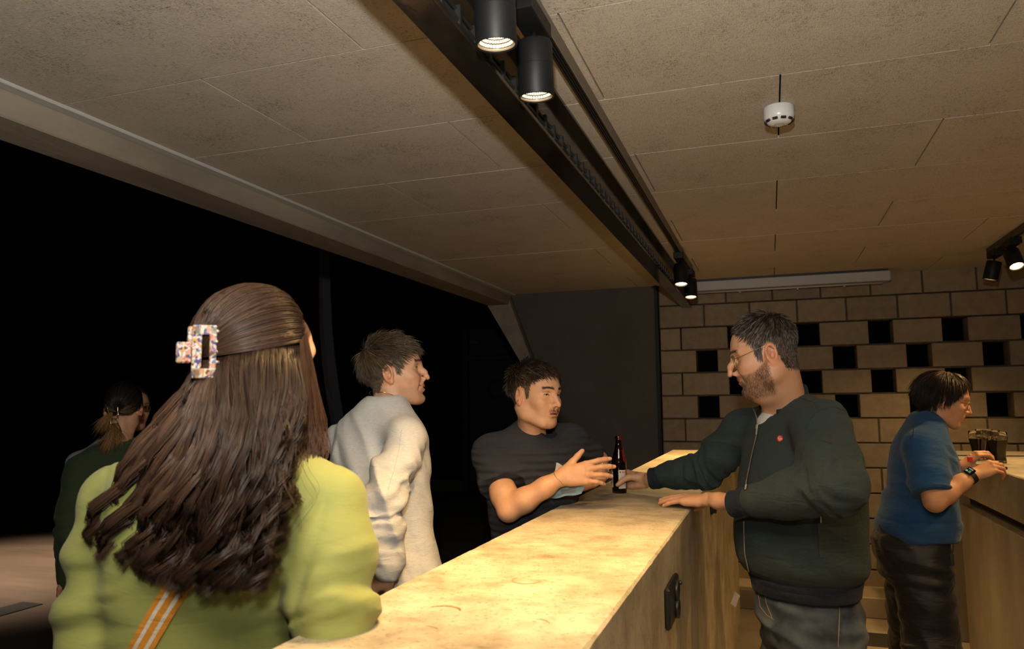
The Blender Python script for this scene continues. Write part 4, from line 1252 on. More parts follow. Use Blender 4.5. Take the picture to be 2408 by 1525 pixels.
def hand_prims(S, W, ex, ez, thumb_side, curls, spread=(6, 1, -4, -10), thumb=None, sc=1.0, bones=None):
    """five-fingered hand into the field S. W wrist, ex along the hand, ez out of its back, thumb_side +1/-1 picks the side of the thumb.
    curls: four (mcp, pip, dip) bends in degrees, index to little. thumb: points in the hand frame (x along, y to the thumb, z back)"""
    ex = unit(ex); ez = unit(np.asarray(ez, float) - ex * (np.asarray(ez, float) @ ex)); ey = np.cross(ez, ex) * thumb_side
    T = lambda q: np.asarray(W, float) + sc * (q[0] * ex + q[1] * ey + q[2] * ez)
    base = [(0.092, 0.027, 0.000), (0.096, 0.008, 0.003), (0.091, -0.011, 0.001), (0.083, -0.028, -0.004)]
    seg = [(0.042, 0.025, 0.020), (0.046, 0.029, 0.021), (0.042, 0.027, 0.021), (0.033, 0.020, 0.018)]
    rad = [(0.0096, 0.0086, 0.0080, 0.0066), (0.0098, 0.0088, 0.0082, 0.0068), (0.0094, 0.0084, 0.0078, 0.0064), (0.0084, 0.0074, 0.0068, 0.0056)]
    # palm
    for i, b in enumerate(base):
        S.cone(T((0.004, 0.014 - 0.009 * i, -0.002)), T((b[0] - 0.004, b[1], b[2] - 0.003)), 0.0150 * sc, 0.0112 * sc, k=0.013 * sc)
    S.ell(T((0.050, -0.018, -0.010)), (0.026 * sc,) * 3, k=0.01) if False else None
    S.cone(T((0.030, -0.020, -0.010)), T((0.070, -0.022, -0.009)), 0.012 * sc, 0.011 * sc, k=0.012 * sc)
    nails = []
    for i in range(4):
        p = np.array(base[i]); sp = math.radians(spread[i]); a = 0.0
        pts = [T(p)]; d = None
        for j in range(3):
            a += math.radians(curls[i][j])
            d = np.array([math.cos(a) * math.cos(sp), math.sin(sp) * math.cos(a), -math.sin(a)])
            p = p + d * seg[i][j]; pts.append(T(p))
        nails.append((T(p - d * 0.006), unit(d[0] * ex + d[1] * ey + d[2] * ez), unit(math.sin(a) * ex + math.cos(a) * ez)))
        for j in range(3):
            S.cone(pts[j], pts[j + 1], rad[i][j] * sc, rad[i][j + 1] * sc, k=0.0035 * sc if j else 0.006 * sc)
    th = thumb or [(0.022, 0.020, -0.010), (0.052, 0.044, -0.022), (0.082, 0.052, -0.026), (0.106, 0.054, -0.028)]
    tp = [T(q) for q in th]
    S.cone(tp[0], tp[1], 0.0175 * sc, 0.0120 * sc, k=0.014 * sc)
    S.cone(tp[1], tp[2], 0.0112 * sc, 0.0102 * sc, k=0.006 * sc)
    S.cone(tp[2], tp[3], 0.0104 * sc, 0.0078 * sc, k=0.004 * sc)
    td = unit(tp[3] - tp[2])
    nn = unit(ez * 0.5 + ey * 0.8 - td * ((ez * 0.5 + ey * 0.8) @ td))
    nails.append((tp[3] - td * 0.005 * sc, td, nn))
    return nails


def arm_skin(pts, rad, hand, h=0.0023, skin=(0.5, 0.27, 0.16), pad=0.03, fore=None, nail=(0.62, 0.40, 0.31)):
    """forearm and hand as one surface"""
    P = np.array([np.asarray(q, float) for q in pts]); W = P[-1]
    reach = np.asarray(W) + unit(hand['ex']) * 0.20
    lo = np.minimum(P.min(0), np.minimum(W, reach) - 0.075) - pad * 0.5; hi = np.maximum(P.max(0), np.maximum(W, reach) + 0.075) + pad * 0.5
    lo = np.minimum(lo, P.min(0) - max(rad) - 0.01); hi = np.maximum(hi, P.max(0) + max(rad) + 0.01)
    S = SDF(lo, hi, h)
    S.chain(P, rad, k=0.02)
    if fore is not None:      # flatten towards the wrist
        pass
    nails = hand_prims(S, W, **hand)
    V, F = S.mesh()
    skin = np.array(skin); C = np.tile(skin, (len(V), 1))
    C *= (1 + 0.10 * vnoise(V * 40, 5))[:, None]
    N = vnormals(V, F)
    for c, d, nn in nails:      # nails, and a redder fingertip
        q = V - c; a = q @ d; w = q @ np.cross(d, nn); u = (N @ nn)
        t = smoothstep(0.016, 0.004, np.linalg.norm(q, axis=1))
        C = C * (1 - 0.25 * t[:, None]) + 0.25 * t[:, None] * skin * np.array([1.1, 0.75, 0.68])
        m = ((a / 0.0075) ** 2 + (w / 0.0052) ** 2 < 1) & (u > 0.35) & (np.linalg.norm(q, axis=1) < 0.014)
        C[m] = nail
    return V, F, C


class Person:
    def __init__(s, x, y, label, skin=(0.50, 0.27, 0.16)):
        s.e = empty('person', (x, y, 0.0), label, 'person')
        s.parts = []; s.skin = np.array(skin)

    def skin_part(s, V, F, C): s.parts.append((V, F, np.asarray(C)))

    def core(s, stations, legs, arms=(), h=0.021):
        """plain trunk, legs and upper arms below the clothes"""
        pts = [np.asarray(q[0]) for q in stations] + [np.asarray(q) for l_ in legs for q in l_[0]] + [np.asarray(q) for a_ in arms for q in a_[0]]
        P = np.array(pts); M_ = max([max(q[2], q[3]) for q in stations])
        S = SDF(P.min(0) - M_ - 0.02, P.max(0) + M_ + 0.02, h)
        S.loft(stations, cap=0.03)
        for q, r in legs: S.chain(q, r, k=0.03)
        for q, r in arms: S.chain(q, r, k=0.02)
        V, F = S.mesh(); s.parts.append((V, F, np.tile(s.skin, (len(V), 1))))

    def finish(s):
        V, F, C = join(s.parts)
        o = put('body', V, F, M_SKIN, s.e, True, C)
        return o

    def cloth(s, name, mat, S, label=None, smooth=True, cols=None):
        V, F = S.mesh()
        o = put(name, V, F, mat, s.e, smooth)
        if label: o['label'] = label
        s.last = (V, F)
        return o


class Surf:
    """casts rays from the camera onto a mesh so that trims can be laid on it"""
    def __init__(s, V, F):
        s.t = BVHTree.FromPolygons([tuple(v) for v in V.tolist()], [tuple(f) for f in F.tolist()])

    def px(s, x, y, off=0.001):
        d = unit(_f + (x - 1204) / CAM_F * _r - (y - 762.5) / CAM_F * _u)
        loc, n, i, dist = s.t.ray_cast(Vector(CAM_POS), Vector(d))
        if loc is None: return None, None
        n = np.array(n)
        if n @ d > 0: n = -n
        return np.array(loc) + n * off, n

    def line(s, pts, n=24, off=0.001):
        P = np.asarray(pts, float); t = np.linspace(0, 1, len(P)); tt = np.linspace(0, 1, n)
        out = []; nn = []
        for u_ in tt:
            q, m = s.px(np.interp(u_, t, P[:, 0]), np.interp(u_, t, P[:, 1]), off)
            if q is not None: out.append(q); nn.append(m)
        return np.array(out), np.array(nn)

    def near(s, p):
        loc, n, i, d = s.t.find_nearest(Vector(p)); return np.array(loc), np.array(n)


def rvec(az):
    """right-hand vector of a body that faces azimuth az"""
    f = yaw_dir(az); return np.array([f[1], -f[0], 0.0])


def shoe(person, ankle, az, mat, L=0.28):
    f = yaw_dir(az); r = rvec(az); a = np.asarray(ankle, float)
    lo = a - 0.26; hi = a + 0.26; lo[2] = -0.005; hi[2] = 0.14
    S = SDF(lo, hi, 0.007)
    b = np.array([a[0], a[1], 0.0])
    S.cone(b - f * 0.05 + [0, 0, 0.045], b + f * (L - 0.11) + [0, 0, 0.032], 0.042, 0.044, k=0.02)
    S.cone(b - f * 0.02 + [0, 0, 0.05], b + [0, 0, 0.10], 0.042, 0.044, k=0.03)
    S.cut((0, 0, 0.003), (0, 0, -1))
    V, F = S.mesh(); put('shoe', V, F, mat, person.e, True)


def leg_points(hip, az, height, spread=0.095, bend=0.0):
    """hip, knee and ankle of both legs below a pelvis centre"""
    r = rvec(az); f = yaw_dir(az); out = []
    for s_ in (-1, 1):
        h_ = np.asarray(hip) + r * s_ * spread
        k_ = np.array([h_[0], h_[1], height * 0.52]) + f * (0.02 + bend) + r * s_ * 0.015
        a_ = np.array([h_[0], h_[1], 0.085]) - f * 0.02 + r * s_ * 0.02
        out.append((h_, k_, a_))
    return out


def trousers(person, hip, az, waist_z, a, b, bf, leg_r, mat, seed=1, spread=0.10, knee_r=None, hem_r=None, h=0.0085, amp=0.006, label=None, name='trousers'):
    """pelvis loft plus two tapering legs with creases"""
    hip = np.asarray(hip, float); r = rvec(az)
    L = leg_points(hip, az, hip[2], spread)
    knee_r = knee_r or leg_r * 0.74; hem_r = hem_r or leg_r * 0.62
    top = np.array([hip[0], hip[1], waist_z])
    allp = np.array([p for l_ in L for p in l_] + [top])
    S = SDF(allp.min(0) - max(a, bf) - 0.03, allp.max(0) + max(a, bf) + 0.03, h)
    S.loft([(hip + [0, 0, -0.10], r, a * 0.93, b * 0.9, bf * 0.85), (hip, r, a * 1.02, b * 1.04, bf), (sub(hip, top, 0.55), r, a * 1.0, b, bf), (top, r, a * 0.95, b * 0.92, bf)], cap=0.012)
    for h_, k_, a_ in L:
        S.chain([h_ + [0, 0, -0.02], sub(h_, k_, 0.5), k_, sub(k_, a_, 0.5), a_ + [0, 0, -0.06]], [leg_r, leg_r * 0.93, knee_r, knee_r * 0.93, hem_r], k=0.03)
    S.cut((0, 0, 0.055), (0, 0, -1))
    S.warp(lambda P: folds(P, (0.15, 0.1, 1), 14, amp, seed) + 0.4 * folds(P, unit(r + np.array([0, 0, 0.6])), 22, amp, seed + 3))
    o = person.cloth(name, mat, S, label)
    return L


def sleeve(S, pts, rad, k=0.03): S.chain(pts, rad, k=k)


def limb_folds(P, a, b, seed, freq=26, amp=0.006, reach=0.16, at_=0.0):
    """folds around a joint: strongest near a, running across the limb a-b"""
    ax = unit(np.asarray(b) - np.asarray(a)); c = np.asarray(a)
    d = np.linalg.norm(P - c, axis=1)
    return folds(P, ax + 0.35 * np.array([0.2, 0.5, -0.3]), freq, amp, seed) * smoothstep(reach, reach * 0.3, d)
# ---- man in the dark green zip jacket
def jacket_man():
    AZ = -122.0
    r = rvec(AZ); f = yaw_dir(AZ)
    B = np.array([0.095, 2.84, 0.0])
    p = Person(B[0], B[1], 'bearded man in glasses and dark green zip jacket holding the beer bottle', (0.53, 0.285, 0.17))
    z = lambda zz, dx=0.0, dy=0.0: np.array([B[0] + dx, B[1] + dy, zz])
    # ---------------- jacket
    LS, LE, LW = at(1930, 1008, 2.62), at(1968, 1146, 2.42), at(1728, 1184, 2.60)
    RS, RE, RW = at(1752, 1012, 2.98), at(1652, 1108, 3.04), at(1536, 1124, 3.08)
    S = SDF((-0.52, 2.22, 0.90), (0.50, 3.30, 1.74), 0.0072)
    st = [(z(0.955), r, 0.180, 0.150, 0.165), (z(0.985), r, 0.187, 0.155, 0.175), (z(1.03), r, 0.218, 0.178, 0.215), (z(1.12), r, 0.226, 0.182, 0.238), (z(1.24, 0.0, 0.0), r, 0.224, 0.180, 0.225),
          (z(1.36, 0.0, 0.0), r, 0.226, 0.172, 0.200), (z(1.46, -0.01, 0.0), r, 0.222, 0.150, 0.165), (z(1.53, -0.015, 0), r, 0.190, 0.120, 0.125), (z(1.575, -0.02, 0), r, 0.125, 0.095, 0.095), (z(1.612, -0.03, 0), r, 0.084, 0.080, 0.078)]
    S.loft(st, cap=0.010)
    S.cone(LS + [0, 0, 0.0], z(1.545) - r * 0.05, 0.076, 0.070, k=0.05)
    S.cone(RS + [0, 0, 0.0], z(1.54) + r * 0.05, 0.074, 0.070, k=0.05)
    S.chain([LS, sub(LS, LE, 0.55), LE, sub(LE, LW, 0.45), sub(LE, LW, 0.76)], [0.082, 0.086, 0.074, 0.066, 0.052], k=0.035)
    S.chain([RS, sub(RS, RE, 0.5), RE, sub(RE, RW, 0.5), sub(RE, RW, 0.76)], [0.080, 0.072, 0.060, 0.053, 0.046], k=0.03)
    # collar opening: hollow the neck
    nb = z(1.60, -0.035, 0) + f * 0.02
    S.cone(nb + [0, 0, -0.02] + f * 0.03, nb + [0, 0, 0.12] + f * 0.02, 0.064, 0.074, k=0.010, mode='sub')
    S.cone(nb + f * 0.105 + [0, 0, -0.055], nb + f * 0.10 + [0, 0, 0.10], 0.006, 0.048, k=0.008, mode='sub')
    hem = lambda P: 0.0
    def wr(P):
        d = limb_folds(P, LE, LW, 11, 30, 0.0075, 0.20) + limb_folds(P, RE, RW, 13, 32, 0.0075, 0.18) + limb_folds(P, LS, LE, 17, 20, 0.006, 0.16)
        d += 0.55 * folds(P, (0.3, 0.2, 1), 11, 0.006, 19) * smoothstep(1.0, 1.06, P[:, 2])
        d += 0.006 * np.exp(-((P[:, 2] - 1.002) / 0.010) ** 2)          # seam above the ribbed hem
        return d
    S.warp(wr)
    M_J = cloth_mat('dark_green_pique', (0.034, 0.050, 0.049, 1), (0.015, 0.023, 0.023, 1), 620, 0.8, 0.8, 0.03)
    p.cloth('jacket', M_J, S)
    JV, JF = p.last; sf = Surf(JV, JF)
    M_NAVY = cloth_mat('navy_rib', (0.012, 0.017, 0.028, 1), (0.007, 0.010, 0.017, 1), 300, 0.7, 0.85, 0.03, (1, 1, 0.05))
    # ribbed hem
    S = SDF((-0.30, 2.5, 0.92), (0.45, 3.2, 1.02), 0.006)
    S.loft([(z(0.945), r, 0.186, 0.155, 0.176), (z(0.97), r, 0.190, 0.160, 0.182), (z(1.008), r, 0.200, 0.168, 0.198)], cap=0.010)
    th = lambda P: 0.0010 * np.sin(np.arctan2(P[:, 1] - B[1], P[:, 0] - B[0]) * 190) + 0.4 * folds(P, (0, 0, 1), 18, 0.004, 4)
    S.warp(th); p.cloth('hem_band', M_NAVY, S)
    # cuffs
    for A_, W_, rr in ((LE, LW, 0.043), (RE, RW, 0.041)):
        d = unit(W_ - A_); a0 = sub(A_, W_, 0.78); a1 = W_ + d * 0.012
        S = SDF(np.minimum(a0, a1) - 0.07, np.maximum(a0, a1) + 0.07, 0.0042)
        S.cone(a0, a1 + d * 0.03, rr + 0.003, rr - 0.002); S.cut(a1, d, 0.006); S.cut(a0, -d, 0.01)
        S.warp(lambda P: folds(P, d, 30, 0.0015, 8))
        p.cloth('cuff', M_NAVY, S)
    # collar: a stand-up band around the neck, open at the front
    pts = []; 
    for t in np.linspace(-2.35, 2.35, 33):
        dirv = -f * math.cos(t) + r * math.sin(t)
        rise = 0.048 * (0.5 + 0.5 * math.cos(t)) ** 0.6
        pts.append((t, nb + dirv * (0.086 + 0.006 * math.cos(t)) + f * 0.010 + [0, 0, 0.000 - 0.075 * (1 - math.cos(min(abs(t), math.pi))) * 0.5], dirv, rise))
    mb = MB(); v = []; fcs = []
    for t, q, dv, rise in pts:
        h_ = 0.066 - 0.020 * abs(t) / 2.35
        v += [q - dv * 0.004, q + dv * 0.008, q + dv * 0.004 + [0, 0, h_ * 0.6], q - dv * 0.001 + [0, 0, h_], q - dv * 0.008 + [0, 0, h_ * 0.97], q - dv * 0.010 + [0, 0, h_ * 0.5]]
    for i in range(len(pts) - 1):
        for k in range(6):
            fcs.append((i * 6 + k, i * 6 + (k + 1) % 6, i * 6 + 6 + (k + 1) % 6, i * 6 + 6 + k))
    fcs += [(5, 4, 3, 2, 1, 0), tuple(range(len(v) - 6, len(v)))]
    mb.add(v, fcs); o = mb.build('collar', M_NAVY, p.e, True)
    sd = o.modifiers.new('s', 'SUBSURF'); sd.levels = 1; sd.render_levels = 2
    # undershirt
    S = SDF(nb - [0.12, 0.12, 0.16], nb + [0.12, 0.14, 0.06], 0.005)
    S.cone(nb + [0, 0, -0.12] + f * 0.02, nb + [0, 0, -0.085] + f * 0.040, 0.090, 0.060, k=0.0)
    p.cloth('undershirt', cloth_mat('white_jersey', (0.55, 0.54, 0.52, 1), None, 900, 0.15, 0.9, 0.1), S)
    # zip: tape and teeth, slider
    M_ZT = plain('zip_tape', (0.012, 0.014, 0.018, 1), 0.7); M_ZM = plain('zip_teeth', (0.40, 0.35, 0.27, 1), 0.35, 0.2)
    for zl in ([(1783, 1000), (1781, 1020), (1768, 1075), (1757, 1130), (1754, 1152)], [(1751, 1226), (1751, 1250), (1753, 1300), (1763, 1345), (1770, 1372)]):
        q, n = sf.line(zl, 24, 0.0012)
        if len(q) < 5: continue
        tg = np.gradient(q, axis=0); side = np.cross(tg, n)
        MB().strip(q, side, 0.013, 0.0015, n).build('zip_tape', M_ZT, p.e)
        zt = MB()
        for i_ in range(0, len(q) - 1):
            for s_ in (0.0, 0.25, 0.5, 0.75):
                c_ = sub(q[i_], q[i_ + 1], s_); nn_ = n[i_]; sd_ = unit(side[i_]); tt_ = unit(tg[i_])
                zt.obox(c_ + nn_ * 0.0018, sd_ * 0.0024, tt_ * 0.0009, nn_ * 0.0009)
        tag(zt.build('zip_teeth', M_ZM, p.e), kind='stuff')
        if zl[0][1] == 1000:
            MB().obox(q[1] + n[1] * 0.004, unit(side[1]) * 0.004, unit(tg[1]) * 0.008, n[1] * 0.003, 0.001).build('zip_slider', M_ZM, p.e)
            MB().obox(q[4] + n[4] * 0.004, unit(side[4]) * 0.0022, unit(tg[4]) * 0.014, n[4] * 0.0012, 0.0008).build('zip_pull', M_ZM, p.e)
    # open zip edges running up to the collar
    for ln in ([(1783, 1000), (1782, 985), (1776, 968), (1766, 950), (1757, 938)], [(1784, 1000), (1793, 985), (1812, 968), (1836, 950), (1856, 936)]):
        q, n = sf.line(ln, 14, 0.003)
        if len(q) > 3:
            MB().tube(q, 0.0022, 6).build('zip_edge', M_ZM, p.e, True)
    # round red pin with white marks
    c, n = sf.px(1835, 1031, 0.002)
    e1 = unit(np.cross([0, 0, 1], n)); e2 = np.cross(n, e1)
    e1, e2 = unit(e1 * 0.8 + e2 * 0.5), unit(e2 * 0.8 - e1 * 0.5)
    pin = MB().lathe([(0.0108, 0), (0.0112, 0.001), (0.0108, 0.0022), (0.001, 0.0026)], c, n, 28).build('pin_badge', plain('red_enamel', (0.62, 0.04, 0.018, 1), 0.3), p.e, True); pin['label'] = 'round red pin with white marks'
    T = frame3(c + n * 0.0026, e1, e2, n); mk = MB()
    arc = lambda a0, a1, rr: [(rr * math.cos(t), rr * math.sin(t), 0.0003) for t in np.linspace(a0, a1, 9)]
    mk.tube(T(arc(0.5, 2.6, 0.0058)), 0.0010, 5); mk.tube(T(arc(3.6, 5.8, 0.0058)), 0.0010, 5)
    mk.tube(T([(-0.005, 0.0012, 0.0003), (0.005, -0.0012, 0.0003)]), 0.0009, 5); mk.tube(T([(0.0045, 0.004, 0.0003), (0.004, 0.001, 0.0003)]), 0.0009, 5); mk.tube(T([(-0.0045, -0.004, 0.0003), (-0.004, -0.001, 0.0003)]), 0.0009, 5)
    mk.build('mark', plain('white_enamel', (0.75, 0.7, 0.66, 1), 0.4), pin)
    # sleeve patch, pocket zip, shoulder seams
    c, n = sf.px(1945, 1032, 0.001)
    if c is not None:
        e1 = unit(np.cross([0, 0, 1], n)); e2 = np.cross(n, e1); q = [sf.px(x_, y_, 0.0012)[0] for x_, y_ in ((1936, 1020), (1957, 1024), (1957, 1044), (1934, 1037))]
        if all(v_ is not None for v_ in q): MB().prism(q, n * 0.0025).build('sleeve_patch', cloth_mat('patch', (0.024, 0.030, 0.028, 1), None, 900, 0.2), p.e)
    q, n = sf.line([(1929, 1215), (1930, 1250), (1934, 1310)], 14, 0.001)
    if len(q) > 3:
        tg = np.gradient(q, axis=0); MB().strip(q, np.cross(tg, n), 0.018, 0.003, n).build('pocket_welt', M_J, p.e)
        MB().obox(q[1] + n[1] * 0.004, unit(np.cross(tg[1], n[1])) * 0.002, unit(tg[1]) * 0.010, n[1] * 0.001).build('zip_pull', M_ZM, p.e)
    for ln in ([(1880, 935), (1915, 945), (1925, 965), (1960, 955), (1985, 965)], [(1925, 962), (1905, 985), (1895, 1010), (1890, 1060)]):
        q, n = sf.line(ln, 20, 0.0008)
        if len(q) > 3: MB().tube(q, 0.0016, 5).build('seam', M_J, p.e, True)
    # ---------------- head
    HA, HE = -93.0, -15.0
    sc = 1.09
    pose = Pose(at(1801, 838, 2.62), yaw_dir(HA, HE), scale=sc)
    pose.o = at(1812, 832, 2.66) - pose.dir(np.array([-0.0755, -0.014, -0.001]) * sc)
    nbl = pose.inv(z(1.56, -0.035, 0.0) + f * 0.01)
    hairc = (0.030, 0.021, 0.015)
    hl = std_hairline(0.092, 0.060, -0.016, -0.066, 0.030)
    def beard(x, y, zz):
        ax = np.abs(x)
        top = np.interp(y, [-0.02, 0.004, 0.02, 0.05, 0.075, 0.09, 0.12], [-0.02, -0.012, -0.024, -0.040, -0.040, -0.036, -0.036])
        m = smoothstep(0.004, -0.006, zz - top) * smoothstep(-0.004, 0.010, y) * smoothstep(-0.135, -0.112, zz)
        m = m * (1 - 0.75 * np.exp(-((ax - 0.0) / 0.014) ** 2 - ((zz + 0.073) / 0.006) ** 2) * 0.5)
        return m * (1 - smoothstep(0.0, 0.02, np.maximum(0, -y)))
    hd = make_head(dict(h=0.0022, hairline=hl, hair=hairc, skin=p.skin, jaw=1.12, cheek=1.12, fat=0.016, nose=0.006, nose_drop=0.004, neck=nbl, neck_r=0.069, beard=beard, beard_s=0.45, beard_col=(0.075, 0.035, 0.02), smile=0.55, eye_open=0.75, bridge=0.007, ear_flare=0.32, lip=-0.002))
    p.skin_part(pose(hd['V']), hd['F'], hd['C'])
    w0 = whorl(0.01, -0.055, 0.115, 0.7, 0.15)
    flow = lambda P, N: w0(P, N) + np.array([0.3, -0.4, 1.6]) * (smoothstep(0.035, 0.065, P[:, 1]) * smoothstep(0.06, 0.08, P[:, 2]))[:, None]
    ln = lambda P: np.interp(P[:, 2], [-0.07, 0.0, 0.04, 0.08, 0.12], [0.008, 0.010, 0.015, 0.024, 0.030]) + 0.014 * (np.abs(P[:, 1] + 0.035) < 0.025) * (P[:, 2] > 0.11)
    v, F_, c = grow(hd, 7500, hd['scalp'], ln, flow, 0.00066, 4, 3, hairc, 0.45, lambda P: np.interp(P[:, 2], [0, 0.08, 0.12], [0.12, 0.2, 0.34]), 0.24, highlight=(0.17, 0.145, 0.12), hl_frac=0.22)
    hair = put('hair', pose(v), F_, M_HAIR, p.e, True, c)
    bl = lambda P, N: np.stack([P[:, 0] * 2, 0.35 + 0 * P[:, 1], -1.0 + 0 * P[:, 1]], 1)
    v, F_, c = grow(hd, 5600, hd['beard'] ** 1.5, lambda P: np.interp(P[:, 2], [-0.12, -0.09, -0.03, 0], [0.005, 0.011, 0.006, 0.004]), bl, 0.00032, 3, 5, (0.11, 0.052, 0.028), 0.5, 0.4, 0.4, highlight=(0.26, 0.15, 0.085), hl_frac=0.3)
    put('beard', pose(v), F_, M_HAIR, p.e, True, c)
    brows(hd, pose, p.e, 80, 0.008, 0.0004, hairc)
    add_eyes(hd, pose, p.e, (0.05, 0.035, 0.02), (0.05, 1, -0.15))
    eyeglasses(p.e, pose, plain('brass_frame', (0.52, 0.46, 0.28, 1), 0.22, 0.95), M_LENS, y=0.0995, z=0.008, temple_z=0.022, rim=0.0013, lens_h=0.0205)
    # ---------------- hands
    hd1 = dict(ex=unit(np.array([-0.90, 0.42, -0.03])), ez=(0.02, -0.12, 1.0), thumb_side=-1, curls=[(8, 6, 4), (7, 6, 4), (8, 7, 5), (9, 8, 6)], spread=(3, 0, -3, -6), sc=1.06,
               thumb=[(0.022, 0.020, -0.012), (0.050, 0.040, -0.028), (0.076, 0.048, -0.040), (0.094, 0.048, -0.050)])
    LW2 = np.array([-0.215, 2.70, 1.268])
    V, F_, C = arm_skin([LW + unit(LE - LW) * 0.05, sub(LW, LW2, 0.6), LW2], [0.028, 0.0255, 0.0245], hd1, 0.0027, p.skin)
    V[:, 2] = np.where((V[:, 2] < BAR_Z + 0.0008) & (V[:, 0] < BAR_R + 0.004), BAR_Z + 0.0008, V[:, 2])
    p.skin_part(V, F_, C)
    # the other hand wraps the bottle
    bc = BOTTLE[:2]
    exv, ezv = np.array([-0.86, 0.51, 0.0]), np.array([0.51, 0.86, 0.0])
    RW2 = np.array([bc[0], bc[1], 1.283]) - exv * 0.105 + ezv * 0.043
    hd2 = dict(ex=exv, ez=ezv, thumb_side=1, curls=[(24, 56, 42), (24, 58, 44), (26, 58, 44), (30, 56, 42)], spread=(3, 0, -3, -6), sc=1.04,
               thumb=[(0.018, 0.014, -0.014), (0.044, 0.014, -0.050), (0.058, 0.002, -0.074), (0.068, -0.014, -0.090)])
    V, F_, C = arm_skin([RW + unit(RE - RW) * 0.05, RW, RW2], [0.030, 0.0285, 0.026], hd2, 0.0027, p.skin)
    p.skin_part(V, F_, C)
    # ---------------- jeans
    M_JEAN = denim_mat()
    hip = np.array([B[0] + 0.005, B[1] + 0.01, 0.86])
    L = trousers(p, hip, AZ, 0.975, 0.182, 0.150, 0.165, 0.108, M_JEAN, 31, 0.088, 0.078, 0.075, 0.0075, 0.006, name='jeans')
    JV2, JF2 = p.last; s2 = Surf(JV2, JF2)
    M_ST = plain('tan_stitch', (0.36, 0.25, 0.13, 1), 0.7)
    for ln in ([(1870, 1381), (1880, 1392), (1905, 1402), (1940, 1402), (1974, 1396)], [(1872, 1385), (1884, 1397), (1908, 1407), (1940, 1407), (1974, 1401)], [(1978, 1370), (1975, 1410), (1973, 1470), (1971, 1520)], [(1797, 1385), (1803, 1420), (1816, 1452)], [(1782, 1385), (1788, 1425), (1803, 1445), (1820, 1456)]):
        q, n = s2.line(ln, 22, 0.0008)
        if len(q) > 3: MB().tube(q, 0.0009, 5).build('stitching', M_ST, p.e, True)
    c, n = s2.px(1970, 1401, 0.001)
    if c is not None: MB().lathe([(0.0035, 0), (0.003, 0.002), (0.001, 0.0025)], c, n, 12).build('rivet', M_ZM, p.e, True)
    # folded card sticking out of the far pocket
    q = at(1722, 1408, 2.72)
    card = MB().obox(q + np.array([0.01, 0.0, 0.0]), np.array([0.008, 0.003, -0.006]), np.array([0.008, 0.0, 0.020]), np.array([0.0, 0.001, 0.0])).build('paper_tag', plain('grey_paper', (0.22, 0.19, 0.17, 1), 0.6), p.e)
    for h_, k_, a_ in L: shoe(p, a_, AZ, plain('brown_leather', (0.06, 0.035, 0.02, 1), 0.5))
    p.core([(z(0.80), r, 0.145, 0.115), (z(0.95), r, 0.150, 0.120), (z(1.20), r, 0.175, 0.140), (z(1.42), r, 0.180, 0.115), (z(1.54, -0.02), r, 0.085, 0.065)], [([l_[0], l_[1], l_[2]], [0.082, 0.056, 0.040]) for l_ in L], [([LS, LE, LW], [0.055, 0.048, 0.030]), ([RS, RE, RW], [0.052, 0.046, 0.029])])
    p.finish()


def denim_mat():
    m, n, l, b = nt('washed_denim')
    tc = n.new('ShaderNodeTexCoord'); nz = n.new('ShaderNodeTexNoise'); nz.inputs['Scale'].default_value = 7; nz.inputs['Detail'].default_value = 5
    l.new(tc.outputs['Object'], nz.inputs['Vector'])
    cr = n.new('ShaderNodeValToRGB'); cr.color_ramp.elements[0].position = 0.38; cr.color_ramp.elements[0].color = (0.024, 0.034, 0.052, 1)
    cr.color_ramp.elements[1].position = 0.66; cr.color_ramp.elements[1].color = (0.13, 0.155, 0.18, 1)
    l.new(nz.outputs['Fac'], cr.inputs[0])
    n2 = n.new('ShaderNodeTexNoise'); n2.inputs['Scale'].default_value = 500; l.new(tc.outputs['Object'], n2.inputs['Vector'])
    mu = n.new('ShaderNodeMixRGB'); mu.blend_type = 'MULTIPLY'; mu.inputs[0].default_value = 0.5
    l.new(cr.outputs[0], mu.inputs[1]); l.new(n2.outputs['Color'], mu.inputs[2]); l.new(mu.outputs[0], b.inputs['Base Color'])
    bp = n.new('ShaderNodeBump'); bp.inputs['Strength'].default_value = 0.3; bp.inputs['Distance'].default_value = 0.001
    l.new(n2.outputs['Fac'], bp.inputs['Height']); l.new(bp.outputs[0], b.inputs['Normal'])
    b.inputs['Roughness'].default_value = 0.8; b.inputs['Specular IOR Level'].default_value = 0.2
    return m


def lens_mat():
    m, n, l, b = nt('spectacle_lens')
    b.inputs['Base Color'].default_value = (0.95, 0.95, 0.95, 1); b.inputs['Roughness'].default_value = 0.02
    b.inputs['Transmission Weight'].default_value = 1.0; b.inputs['IOR'].default_value = 1.02
    b.inputs['Specular IOR Level'].default_value = 0.5
    return m


M_LENS = lens_mat()
BOTTLE = np.array([-0.607, 3.13, BAR_Z])
jacket_man()
# ---- bottle in the jacket man's hand, glasses and small things on the serving counter
def amber_mat():
    m, n, l, b = nt('amber_glass')
    b.inputs['Base Color'].default_value = (0.42, 0.12, 0.015, 1); b.inputs['Roughness'].default_value = 0.04
    b.inputs['Transmission Weight'].default_value = 1.0; b.inputs['IOR'].default_value = 1.45
    return m
def clear_mat():
    m, n, l, b = nt('clear_glass')
    b.inputs['Base Color'].default_value = (1, 1, 1, 1); b.inputs['Roughness'].default_value = 0.01
    b.inputs['Transmission Weight'].default_value = 1.0; b.inputs['IOR'].default_value = 1.30
    return m
M_AMBER, M_CLEAR = amber_mat(), clear_mat()
M_COLA = plain('dark_cola', (0.010, 0.0035, 0.002, 1), 0.08)
M_LABEL = mottled('cream_paper', (0.60, 0.53, 0.40, 1), (0.66, 0.60, 0.47, 1), 30, 3, 0.6, 0.05, 200)
